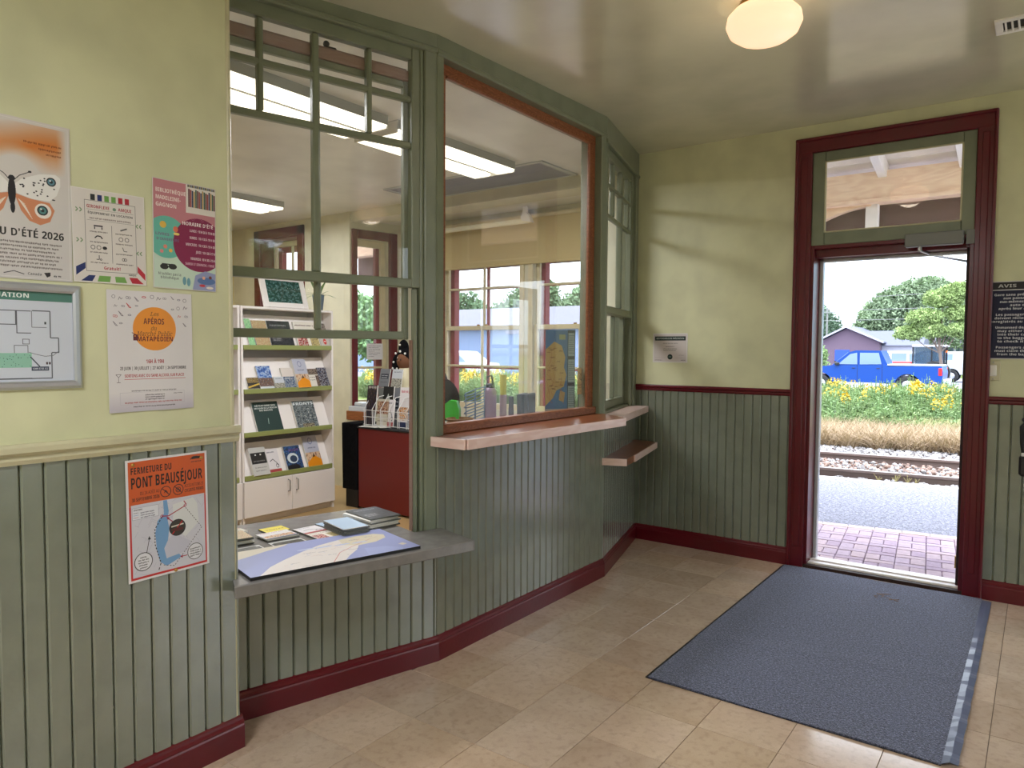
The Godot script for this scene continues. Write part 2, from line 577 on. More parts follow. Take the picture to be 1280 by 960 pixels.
func materials() -> void:
	var soft := gray(512, 0.006, 3, 0.93, 1.03, 4)
	var brush := gray(512, 0.05, 5, 0.35, 0.65, 4)
	relief(tex(mat("wall_paint", C(218, 219, 181), 0.45), soft, 0.7), brush, 0.12)
	relief(tex(mat("office_paint", C(220, 217, 194), 0.5), soft, 0.7), brush, 0.12)
	relief(tex(mat("ochre_paint", C(214, 194, 112), 0.5), soft, 0.7), brush, 0.12)
	relief(tex(mat("ceiling_paint", C(214, 212, 188), 0.16, 0.7), soft, 0.5), brush, 0.05)
	relief(tex(mat("office_ceiling_paint", C(232, 232, 228), 0.35), soft, 0.5), brush, 0.12)
	relief(tex(mat("green_paint", C(124, 131, 110), 0.34), soft, 1.6), brush, 0.1)
	relief(tex(mat("green_board", C(121, 128, 114), 0.2, 0.7), soft, 1.6), brush, 0.1)
	relief(tex(mat("rail_paint", C(205, 200, 168), 0.4), soft, 1.4), brush, 0.08)
	relief(tex(mat("red_paint", C(96, 9, 25), 0.35, 0.4), soft, 1.6), brush, 0.1)
	relief(tex(mat("cream_paint", C(224, 212, 176), 0.4), soft, 1.6), brush, 0.08)
	relief(tex(mat("barn_red_paint", C(150, 40, 58), 0.5), soft, 1.6), brush, 0.08)
	var g1 := grain(512, 256, 21, C(142, 98, 68), C(184, 136, 102), 26.0)
	var g2 := grain(512, 256, 31, C(240, 214, 206), C(252, 234, 228), 16.0)
	tex(mat("orange_wood", C(222, 190, 172), 0.35), g1, 1.6).uv1_scale = Vector3(0.7, 3.0, 3.0)
	coat(tex(mat("pale_wood", C(255, 244, 244), 0.3), g2, 1.2), 0.6, 0.2)
	coat(M.green_board, 1.0, 0.22)
	coat(M.red_paint, 0.35, 0.2)
	tex(mat("ledge_top_wood", C(205, 165, 140), 0.28), g1, 1.2)
	tex(mat("raw_wood", C(152, 136, 128), 0.7), g2, 2.0)
	tex(mat("worn_jamb", C(120, 84, 72), 0.6), blend(256, 0.05, 0.12, 41, C(70, 36, 34), C(110, 70, 60), C(160, 140, 128)), 4.0)
	tex(mat("steel_laminate", C(134, 131, 130), 0.16), gray(256, 0.03, 8, 0.9, 1.02, 4), 2.0)
	var tiles := blend(512, 0.012, 0.05, 51, C(222, 200, 180), C(236, 216, 198), C(210, 188, 170), 0.02)
	for k in 4:
		var t := tex(mat("floor_tile_%d" % k, [C(228, 224, 220), C(220, 214, 208), C(236, 230, 224), C(226, 218, 208)][k], 0.13, 0.6), tiles, 0.9)
		t.uv1_offset = Vector3(k * 0.37, 0, k * 0.19)
		relief(t, gray(256, 0.02, 60 + k, 0.4, 0.6, 3), 0.05)
	mat("floor_joint", C(104, 88, 74), 0.8)
	mat("office_floor_paint", C(190, 158, 110), 0.3)
	var rug := blend(512, 0.12, 0.3, 71, C(92, 96, 110), C(176, 182, 204), C(60, 62, 74), 0.35)
	relief(tex(mat("carpet", C(196, 199, 214), 0.95, 0.2), rug, 1.1), gray(512, 0.2, 72, 0.1, 0.9, 2), 0.5)
	M.carpet.rim_enabled = true
	M.carpet.rim = 0.5
	M.carpet.rim_tint = 0.3
	mat("rubber", C(98, 106, 134), 0.4)
	var glass := mat("glass", Color(0.97, 1.0, 0.98, 0.03), 0.02)
	glass.transparency = BaseMaterial3D.TRANSPARENCY_ALPHA
	var dark_glass := mat("car_glass", Color(0.25, 0.33, 0.4, 0.6), 0.03)
	dark_glass.transparency = BaseMaterial3D.TRANSPARENCY_ALPHA
	mat("white_paper", C(238, 236, 232), 0.6)
	mat("white_laminate", C(244, 238, 236), 0.4)
	mat("lime_edge", C(146, 154, 92), 0.45)
	mat("maroon_laminate", C(112, 24, 20), 0.45)
	mat("black_plastic", C(24, 24, 27), 0.45)
	relief(tex(mat("black_cloth", C(20, 20, 23), 0.95, 0.2), soft, 2.0), gray(256, 0.03, 81, 0.2, 0.8, 3), 1.0)
	mat("white_wire", C(225, 225, 225), 0.35)
	var al := mat("aluminium", C(196, 200, 210), 0.35)
	al.metallic = 0.75
	mat("grey_metal", C(120, 122, 120), 0.4)
	mat("steel", C(170, 170, 172), 0.3).metallic = 0.9
	mat("brass", C(190, 150, 80), 0.35).metallic = 0.9
	mat("clear_plastic", C(196, 200, 206), 0.25)

func coat(m: StandardMaterial3D, k: float, rough: float) -> StandardMaterial3D:
	m.clearcoat_enabled = true
	m.clearcoat = k
	m.clearcoat_roughness = rough
	return m

# a wall of boards: each bead board is a piece of its own
func planks(parent: Node, x0: float, x1: float, y0: float, y1: float, m: Material, z := 0.0) -> void:
	var s := Shape.new()
	s.box(Vector3(PITCH - 0.003, y1 - y0, 0.014), Vector3.ZERO, 0.005)
	var mesh := s.mesh()
	var n := int(ceil((x1 - x0) / PITCH - 0.01))
	for k in n:
		var a := x0 + k * PITCH
		var b := minf(a + PITCH, x1)
		if b - a > PITCH - 0.002:
			inst("bead_board", mesh, m, parent, Vector3(a + PITCH / 2.0, (y0 + y1) / 2.0, z))
		elif b - a > 0.008:
			var e := Shape.new()
			e.box(Vector3(b - a - 0.0015, y1 - y0, 0.014), Vector3.ZERO, 0.003)
			part("bead_board", e, m, parent, Vector3((a + b) / 2.0, (y0 + y1) / 2.0, z))

func skirting(called: String, t: Transform3D, x0: float, x1: float, label: String) -> void:
	var s := Shape.new()
	var prof := PackedVector2Array([Vector2(-0.02, 0), Vector2(0.022, 0), Vector2(0.022, 0.082), Vector2(0.019, 0.088), Vector2(0.02, 0.094), Vector2(0.013, 0.102), Vector2(0.012, 0.112), Vector2(0.006, 0.118), Vector2(-0.02, 0.118)])
	s.sweep(prof, Vector3(x0, 0, 0), Vector3(x1, 0, 0), Vector3.UP, Vector3(0, 0, 1))
	struct(called, s, M.red_paint, label, "baseboard", t)

func chair_rail(called: String, t: Transform3D, x0: float, x1: float, y: float, h: float, d: float, m: Material, label: String) -> void:
	var s := Shape.new()
	var prof := PackedVector2Array([Vector2(-0.01, 0), Vector2(d * 0.45, 0), Vector2(d * 0.62, h * 0.22), Vector2(d * 0.6, h * 0.45), Vector2(d, h * 0.6), Vector2(d, h * 0.86), Vector2(d * 0.85, h), Vector2(-0.01, h)])
	s.sweep(prof, Vector3(x0, y, 0), Vector3(x1, y, 0), Vector3.UP, Vector3(0, 0, 1))
	struct(called, s, m, label, "trim", t)

func ceiling_at(z: float) -> float:
	return 2.93 - 0.0266 * (z + 5.03)

func shell() -> void:
	# the line between waiting room and office, in the middle of the bay's walls
	var mid := PackedVector2Array([Vector2(-2.415, 3.1), Vector2(-2.415, -1.44), Vector2(-2.585, -1.47), Vector2(-2.31, -2.48), Vector2(-2.31, -4.02), Vector2(-2.575, -5.1)])
	var s := Shape.new()
	var p := PackedVector2Array(mid)
	p.append(Vector2(2.5, -5.1)); p.append(Vector2(2.5, 3.1))
	s.flat(p, 0.0, 0.06)
	var tilt := Basis(Vector3.RIGHT, atan(0.0266))
	struct("ceiling", s, M.ceiling_paint, "glossy cream ceiling of the waiting room", "ceiling", Transform3D(tilt, Vector3(0, 2.93 - 0.0266 * 5.03, 0)))
	s = Shape.new()
	p = PackedVector2Array(mid)
	p.append(Vector2(-8.0, -5.1)); p.append(Vector2(-8.0, 3.1))
	s.flat(p, 2.85, 2.89)
	struct("ceiling_office", s, M.office_ceiling_paint, "pale flat ceiling of the office behind the glass", "ceiling")
	s = Shape.new()
	s.span(-8.3, 2.8, 3.06, 3.2, -5.5, 3.4)
	struct("roof", s, M.ceiling_paint, "unseen roof slab above both rooms, placed to block sky light", "roof")  # unseen slab, keeps sky light from leaking in above the ceilings
	s = Shape.new()
	s.flat(PackedVector2Array([Vector2(-8.2, -5.28), Vector2(-5.9, -5.28), Vector2(-5.75, -5.9), Vector2(-2.6, -5.9), Vector2(-2.5, -5.28), Vector2(2.7, -5.28), Vector2(2.7, 3.3), Vector2(-8.2, 3.3)]), -0.2, -0.006)
	var f := struct("floor", s, M.floor_joint, "waiting room floor of tan vinyl tiles", "floor")
	f.set_meta("label", "tan square vinyl tiles of the waiting room floor")
	s = Shape.new()
	s.flat(PackedVector2Array([Vector2(-7.9, -5.03), Vector2(-5.75, -5.03), Vector2(-5.63, -5.68), Vector2(-2.9, -5.68), Vector2(-2.78, -5.03), Vector2(-2.62, -5.03), Vector2(-2.36, -4.02), Vector2(-2.36, -2.5), Vector2(-2.63, -1.5), Vector2(-2.52, -1.45), Vector2(-2.52, 1.0), Vector2(-7.9, 1.0)]), -0.0055, 0.0)
	struct("floor_office", s, M.office_floor_paint, "tan floor of the office beyond the counter", "floor")
	s = Shape.new()
	s.flat(PackedVector2Array([Vector2(2.6, -12.0), Vector2(24, -12.0), Vector2(24, 14), Vector2(2.6, 14)]), -0.5, -0.3)
	struct("added_forecourt", s, mat("concrete", C(196, 192, 184), 0.9), "added pale concrete ground out of view, bouncing daylight into the room", "pavement")  # added bright ground out of view, bounces daylight through the right windows
	# walls behind and to the right of the camera, with their windows
	s = Shape.new()
	for y in [[0.0, 0.4], [2.65, 3.06]]:
		s.span(2.4, 2.6, y[0], y[1], -5.03, 3.2)
	for z in [[-5.03, -4.95], [-3.5, -2.65], [-1.9, 3.2]]:
		s.span(2.4, 2.6, 0.4, 2.65, z[0], z[1])
	struct("wall_right", s, M.wall_paint, "yellow plaster wall across the waiting room", "wall")
	var nr := 8
	for z in [[-4.95, -3.5], [-2.65, -1.9]]:  # the wide window is out of view, placed to light the bay front
		var w := setting("window_%d" % nr, "tall sash window in the wall across the room, %s" % ["the wide one nearest the platform door, out of view and sized to light the bay", "the narrow one farther from the platform door"][nr - 8], "window", along(Vector3(2.4, 0, z[0]), Vector3(0, 0, 1)))
		nr += 1
		plain_window(w, z[1] - z[0], 0.4, 2.65, M.red_paint, M.cream_paint)
	s = Shape.new()
	s.span(-2.5, 2.6, 0, 3.06, 3.0, 3.2)
	struct("wall_back", s, M.wall_paint, "yellow plaster wall behind the camera", "wall")

# a simple double-hung window in an opening of a wall of the frame's local x 0..w
func plain_window(w: Node3D, width: float, y0: float, y1: float, casing: Material, wood: Material) -> void:
	var s := Shape.new()
	s.span(-0.1, 0.0, y0 - 0.03, y1 + 0.11, -0.01, 0.025, 0.004)
	s.span(width, width + 0.1, y0 - 0.03, y1 + 0.11, -0.01, 0.025, 0.004)
	s.span(0, width, y1, y1 + 0.11, -0.01, 0.025, 0.004)
	s.span(-0.14, width + 0.14, y0 - 0.06, y0 - 0.02, -0.02, 0.07, 0.006)
	part("casing", s, casing, w)
	var mid := (y0 + y1) / 2.0
	var up: Node = sash(w, "upper_sash", 0.0, width, mid - 0.02, y1, -0.14, 0.04, [0.05, 0.05, 0.04, 0.06], wood)
	light_grid(up, 0.05, width - 0.05, mid + 0.02, y1 - 0.06, -0.14, 2, 2, 0.025, wood)
	var low: Node = sash(w, "lower_sash", 0.0, width, y0, mid + 0.02, -0.095, 0.04, [0.05, 0.05, 0.07, 0.04], wood)
	light_grid(low, 0.05, width - 0.05, y0 + 0.07, mid - 0.02, -0.095, 2, 2, 0.025, wood)

func sash(parent: Node, called: String, x0: float, x1: float, y0: float, y1: float, z: float, d: float, e: Array, m: Material) -> MeshInstance3D:
	# e: widths of the left and right stile, bottom and top rail; z is the middle of its depth d
	var s := Shape.new()
	s.span(x0, x0 + e[0], y0, y1, z - d / 2, z + d / 2, 0.004)
	s.span(x1 - e[1], x1, y0, y1, z - d / 2, z + d / 2, 0.004)
	s.span(x0 + e[0], x1 - e[1], y0, y0 + e[2], z - d / 2, z + d / 2, 0.004)
	s.span(x0 + e[0], x1 - e[1], y1 - e[3], y1, z - d / 2, z + d / 2, 0.004)
	return part(called, s, m, parent)

func bar(parent: Node, x0: float, x1: float, y0: float, y1: float, z: float, d: float, m: Material) -> void:
	var s := Shape.new()
	s.span(x0, x1, y0, y1, z - d / 2, z + d / 2, 0.006)
	part("muntin", s, m, parent)

func pane(parent: Node, x0: float, x1: float, y0: float, y1: float, z: float) -> void:
	var s := Shape.new()
	s.quad(Vector3(x0, y0, z), Vector3(x1, y0, z), Vector3(x1, y1, z), Vector3(x0, y1, z), Vector3(0, 0, 1))
	part("pane", s, M.glass, parent)

func light_grid(parent: Node, x0: float, x1: float, y0: float, y1: float, z: float, cols: int, rows: int, b: float, m: Material) -> void:
	for c in range(1, cols):
		var x := lerpf(x0, x1, float(c) / cols)
		bar(parent, x - b / 2, x + b / 2, y0, y1, z, 0.03, m)
	for r in range(1, rows):
		var y := lerpf(y0, y1, float(r) / rows)
		bar(parent, x0, x1, y - b / 2, y + b / 2, z, 0.026, m)
	for c in cols:
		for r in rows:
			pane(parent, lerpf(x0, x1, float(c) / cols), lerpf(x0, x1, float(c + 1) / cols), lerpf(y0, y1, float(r) / rows), lerpf(y0, y1, float(r + 1) / rows), z)

func floor_tiles() -> void:
	var f := get_node("floor")
	var side := 0.305
	var s := Shape.new()
	s.box(Vector3(side - 0.0022, 0.006, side - 0.0022), Vector3.ZERO, 0.0007)
	var mesh := s.mesh()
	var edge := Shape.new()
	var nearby := Shape.new()
	# the room's outline on the left, tiles beyond it are cut by the skirting that stands on them
	for i in range(-4, 14):
		for j in range(-9, 19):
			var x := -1.64 + side * (i + 0.5)
			var z := -2.62 + side * (j + 0.5)
			if z < -5.18 or x > 2.45 or z > 3.0:
				continue
			var left := -2.26
			if z > -1.3:
				left = -2.33
			elif z > -2.46:
				left = -2.24 + (z + 2.46) * -0.27
			elif z < -4.0:
				left = -2.24 + (z + 4.03) * 0.27
			if x < left - 0.12:
				continue
			if x < 0.55 and z < -1.2:
				inst("vinyl_tile", mesh, M["floor_tile_%d" % rng.randi_range(0, 3)], f, Vector3(x, -0.003 + rng.randf_range(-0.0003, 0.0003), z))
			else:
				nearby.box(Vector3(side - 0.0022, 0.006, side - 0.0022), Vector3(x, -0.003, z), 0.0007)
	stuff(part("vinyl_tiles", nearby, M.floor_tile_0, f))

func posters_wall() -> void:
	var t := along(Vector3(-2.315, 0, -1.463), Vector3(0, 0, -1))
	var w := setting("wall_left", "yellow plaster wall with the posters above green bead board", "wall", t)
	var s := Shape.new()
	s.span(-4.5, 0, 0, 3.05, -0.2, -0.012)
	s.span(-4.5, 0, 1.13, 3.05, -0.012, 0.0)
	part("plaster", s, M.wall_paint, w)
	planks(w, -1.9 + 0.022, 0.022, 0.1, 1.13, M.green_board)
	s = Shape.new()
	for k in 42:
		s.box(Vector3(PITCH - 0.0015, 1.03, 0.014), Vector3(-1.95 - k * PITCH, 0.615, 0), 0.004)
	stuff(part("bead_boards", s, M.green_board, w))
	s = Shape.new()
	s.span(0.0, 0.016, 0.0, 2.9, -0.2, 0.006, 0.004)
	part("corner_bead", s, M.rail_paint, w)
	skirting("baseboard_left", t, -4.5, 0.03, "dark red baseboard below the poster wall")
	chair_rail("trim_1", t, -4.5, 0.024, 1.118, 0.058, 0.032, M.rail_paint, "pale cream chair rail under the posters")

func bay() -> void:
	# left panel: a double-hung window whose lower sash is pushed up
	var ta := along(AB, DA)
	var w := setting("wall_bay_left", "green bead board below the open sash window of the ticket bay", "wall", ta)
	var s := Shape.new()
	s.span(-1.06, 0, 0, 0.58, -0.14, -0.006)
	s.span(-1.06, 0, 2.79, 3.05, -0.14, 0.004)
	part("framing", s, M.green_paint, w)
	planks(w, -1.05, 0, 0.1, 0.58, M.green_board)
	skirting("baseboard_bay_left", ta, -1.05, 0.005, "dark red baseboard below the grey counter")
	var win := setting("window_1", "tall green sash window with its lower sash pushed up over the counter", "window", ta)
	s = Shape.new()
	s.span(-0.062, 0.0, 0.58, 2.79, -0.06, 0.004, 0.005)
	s.span(-0.078, -0.06, 0.58, 2.79, -0.06, -0.008, 0.004)
	s.span(-0.108, -0.078, 0.58, 1.73, -0.052, -0.02, 0.012)
	s.span(-1.06, -1.0, 0.58, 2.79, -0.14, 0.004, 0.005)
	s.span(-1.06, 0, 2.775, 2.80, -0.14, 0.014, 0.006)
	part("frame", s, M.green_paint, win)
	s = Shape.new()
	s.span(-0.114, -0.108, 0.62, 1.49, -0.05, -0.026, 0.001)
	part("worn_strip", s, M.raw_wood, win)
	var up: Node = sash(win, "upper_sash", -1.0, -0.07, 1.724, 2.785, -0.035, 0.04, [0.05, 0.048, 0.04, 0.06], M.green_paint)
	var z := -0.035
	bar(up, -0.575, -0.547, 1.764, 2.725, z, 0.036, M.green_paint)
	bar(up, -0.797, -0.773, 2.368, 2.725, z, 0.034, M.green_paint)
	bar(up, -0.333, -0.309, 2.368, 2.725, z, 0.034, M.green_paint)
	bar(up, -0.95, -0.118, 2.34, 2.368, z, 0.032, M.green_paint)
	bar(up, -0.95, -0.118, 2.542, 2.568, z, 0.032, M.green_paint)
	pane(up, -0.95, -0.561, 1.764, 2.354, z)
	pane(up, -0.561, -0.118, 1.764, 2.354, z)
	for c in [[-0.95, -0.785], [-0.785, -0.561], [-0.561, -0.321], [-0.321, -0.118]]:
		pane(up, c[0], c[1], 2.354, 2.555, z)
		pane(up, c[0], c[1], 2.555, 2.725, z)
	z = -0.068
	var low: Node = sash(win, "lower_sash", -0.99, -0.112, 1.492, 2.64, z, 0.026, [0.05, 0.026, 0.036, 0.03], M.green_paint)
	bar(low, -0.554, -0.528, 1.528, 2.61, z, 0.03, M.green_paint)
	pane(low, -0.94, -0.541, 1.528, 2.61, z)
	pane(low, -0.541, -0.142, 1.528, 2.61, z)
	s = Shape.new()
	s.span(-0.99, -0.112, 2.64, 2.685, z - 0.022, z + 0.024, 0.004)
	s.span(-0.985, -0.117, 2.685, 2.697, z - 0.016, z + 0.006, 0.002)
	note(part("bare_top_rail", s, M.raw_wood, low), "unpainted pinkish wooden top rail")
	s = Shape.new()
	s.box(Vector3(0.05, 0.012, 0.016), Vector3(-0.47, 2.703, z - 0.012), 0.004)
	s.ball(Vector3(0.014, 0.014, 0.014), Vector3(-0.49, 2.715, z - 0.01), 10, 6)
	note(part("sash_catch", s, M.black_plastic, low), "small black sash catch")
	# front panel: one large pane in an orange wooden frame
	var tb := along(AB, Vector3(0, 0, -1))
	w = setting("wall_bay_front", "pale green bead board below the ticket window ledge", "wall", tb)
	s = Shape.new()
	s.span(0, 1.57, 0, 1.0, -0.14, -0.006)
	s.span(0, 1.57, 2.79, 3.05, -0.12, 0.004)
	part("framing", s, M.green_paint, w)
	planks(w, 0.0, 1.57, 0.1, 1.01, M.green_board)
	skirting("baseboard_bay_front", tb, -0.004, 1.574, "dark red baseboard below the ticket window")
	win = setting("window_2", "large fixed pane of the ticket window in an orange wooden frame", "window", tb)
	s = Shape.new()
	s.span(0.0, 0.05, 1.0, 2.79, -0.05, 0.004, 0.005)
	s.span(1.512, 1.57, 1.0, 2.79, -0.05, 0.004, 0.005)
	s.span(0.0, 1.57, 2.772, 2.80, -0.05, 0.012, 0.006)
	s.span(0.0, 0.09, 1.0, 2.79, -0.114, -0.062, 0.003)
	s.span(1.455, 1.57, 1.0, 2.79, -0.114, -0.062, 0.003)
	s.span(0.09, 1.455, 2.74, 2.79, -0.114, -0.062, 0.003)
	part("casing", s, M.green_paint, win)
	s = Shape.new()
	for x in [[0.05, 0.115], [1.44, 1.512]]:
		s.span(x[0], x[1], 1.05, 2.785, -0.062, -0.045, 0.003)
	s.span(0.05, 1.512, 2.722, 2.785, -0.062, -0.043, 0.003)
	s.span(0.05, 1.512, 1.05, 1.095, -0.07, -0.02, 0.004)
	s.span(1.432, 1.444, 1.09, 2.73, -0.056, -0.038, 0.004)
	s.span(0.115, 1.44, 2.712, 2.724, -0.056, -0.036, 0.004)
	part("orange_frame", s, M.orange_wood, win)
	s = Shape.new()
	s.span(0.06, 1.5, 1.055, 2.78, -0.067, -0.062)
	part("pane", s, M.glass, win)
	# right panel, closed
	var tc := along(BC, DC)
	w = setting("wall_bay_right", "green bead board on the shaded right side of the ticket bay", "wall", tc)
	s = Shape.new()
	s.span(0, 1.037, 0, 1.0, -0.14, -0.006)
	s.span(0, 1.037, 2.76, 3.05, -0.14, 0.004)
	part("framing", s, M.green_paint, w)
	planks(w, 0.0, 1.03, 0.1, 1.0, M.green_board)
	skirting("baseboard_bay_right", tc, -0.004, 1.02, "dark red baseboard on the right side of the ticket bay")
	win = setting("window_3", "narrow looking green sash window between ticket window and far wall", "window", tc)
	s = Shape.new()
	s.span(0.0, 0.055, 1.0, 2.76, -0.14, 0.004, 0.005)
	s.span(0.93, 1.037, 1.0, 2.76, -0.14, 0.004, 0.005)
	s.span(0.0, 1.037, 2.748, 2.772, -0.14, 0.014, 0.006)
	s.span(0.055, 0.075, 1.0, 2.76, -0.14, -0.012, 0.003)
	s.span(0.91, 0.93, 1.0, 2.76, -0.14, -0.012, 0.003)
	s.span(0.055, 0.93, 1.0, 1.045, -0.14, -0.03, 0.003)
	part("frame", s, M.green_paint, win)
	up = sash(win, "upper_sash", 0.075, 0.91, 1.69, 2.75, -0.035, 0.04, [0.048, 0.05, 0.05, 0.06], M.green_paint)
	z = -0.035
	bar(up, 0.547, 0.575, 1.74, 2.69, z, 0.036, M.green_paint)
	bar(up, 0.309, 0.333, 2.338, 2.69, z, 0.034, M.green_paint)
	bar(up, 0.773, 0.797, 2.338, 2.69, z, 0.034, M.green_paint)
	bar(up, 0.123, 0.86, 2.31, 2.338, z, 0.032, M.green_paint)
	bar(up, 0.123, 0.86, 2.51, 2.536, z, 0.032, M.green_paint)
	pane(up, 0.123, 0.561, 1.74, 2.324, z)
	pane(up, 0.561, 0.86, 1.74, 2.324, z)
	for c in [[0.123, 0.321], [0.321, 0.561], [0.561, 0.785], [0.785, 0.86]]:
		pane(up, c[0], c[1], 2.324, 2.523, z)
		pane(up, c[0], c[1], 2.523, 2.69, z)
	z = -0.082
	low = sash(win, "lower_sash", 0.075, 0.91, 1.045, 1.73, z, 0.036, [0.045, 0.05, 0.06, 0.04], M.green_paint)
	bar(low, 0.574, 0.6, 1.105, 1.69, z, 0.032, M.green_paint)
	pane(low, 0.12, 0.587, 1.105, 1.69, z)
	pane(low, 0.587, 0.86, 1.105, 1.69, z)
	s = Shape.new()
	s.flat(PackedVector2Array([Vector2(-0.03, -0.13), Vector2(-0.03, 0.03), Vector2(0.05, 0.11), Vector2(0.985, 0.11), Vector2(1.0, -0.03), Vector2(1.0, -0.13)]), 0.985, 1.03)
	note(part("sill", s, M.pale_wood, win), "pale wooden sill")
	# ledges and the counter
	s = Shape.new()
	s.flat(PackedVector2Array([Vector2(-0.02, -0.06), Vector2(-0.02, 0.195), Vector2(1.36, 0.262), Vector2(1.56, 0.0), Vector2(1.56, -0.06)]), 1.005, 1.05)
	var ledge := thing("ledge", "long pinkish wooden ledge under the large ticket window", "ledge", tb)
	part("shelf_board", s, M.ledge_top_wood, ledge)
	s = Shape.new()
	var slope := atan2(0.067, 1.38)
	s.box(Vector3(1.375, 0.046, 0.012), Vector3(0.67, 1.0275, 0.2345), 0.002, Basis(Vector3.UP, -slope))
	note(part("front_strip", s, M.pale_wood, ledge), "pale pinkish front strip")
	s = Shape.new()
	s.box(Vector3(0.012, 0.046, 0.25), Vector3(-0.026, 1.0275, 0.072), 0.002)
	note(part("end_strip", s, M.pale_wood, ledge), "pale end strip with a split corner")
	var p := [Vector2(-2.252, -4.016), Vector2(-2.091, -4.08), Vector2(-2.317, -4.985), Vector2(-2.515, -5.02)]
	s = Shape.new()
	s.flat(PackedVector2Array(p), 0.72, 0.764)
	var shelf := thing("corner_shelf", "small low wooden shelf in the corner below the ticket ledge", "shelf")
	part("shelf_board", s, M.ledge_top_wood, shelf)
	s = Shape.new()
	var q0 := Vector3(-2.091, 0.742, -4.08)
	var q1 := Vector3(-2.317, 0.742, -4.985)
	var qa := q0.lerp(q1, 0.2)
	s.box(Vector3(0.01, 0.045, qa.distance_to(q1)), (qa + q1) / 2.0 + Vector3(0.005, 0, 0), 0.001, Basis(Vector3.UP, atan2(q0.x - q1.x, q0.z - q1.z)))
	note(part("edge_strip", s, M.pale_wood, shelf), "pale strip along the front edge")
	s = Shape.new()
	s.box(Vector3(0.172, 0.045, 0.01), Vector3(-2.17, 0.742, -4.041), 0.001, Basis(Vector3.UP, atan2(0.064, 0.161)))
	note(part("end_strip", s, M.pale_wood, shelf), "pale strip on the left end")
	s = Shape.new()
	s.flat(PackedVector2Array([Vector2(-1.03, -0.6), Vector2(-0.118, -0.6), Vector2(-0.118, 0.0), Vector2(0.012, 0.006), Vector2(0.012, 0.272), Vector2(-0.997, 0.272), Vector2(-0.979, 0.19), Vector2(-1.022, 0.02)]), 0.58, 0.62)
	var c := thing("counter", "grey low counter through the open window with a map on it", "counter", ta)
	part("top", s, M.steel_laminate, c)
	s = Shape.new()
	s.span(-0.999, 0.014, 0.576, 0.6205, 0.272, 0.284, 0.003)
	s.span(0.012, 0.02, 0.576, 0.6205, 0.006, 0.284, 0.002)
	note(part("edge_band", s, M.steel_laminate, c), "grey front edge")
	for x in [-0.98, -0.16]:
		s = Shape.new()
		s.span(x - 0.02, x + 0.02, 0.0, 0.58, -0.58, -0.54, 0.004)
		part("leg", s, M.grey_metal, c)

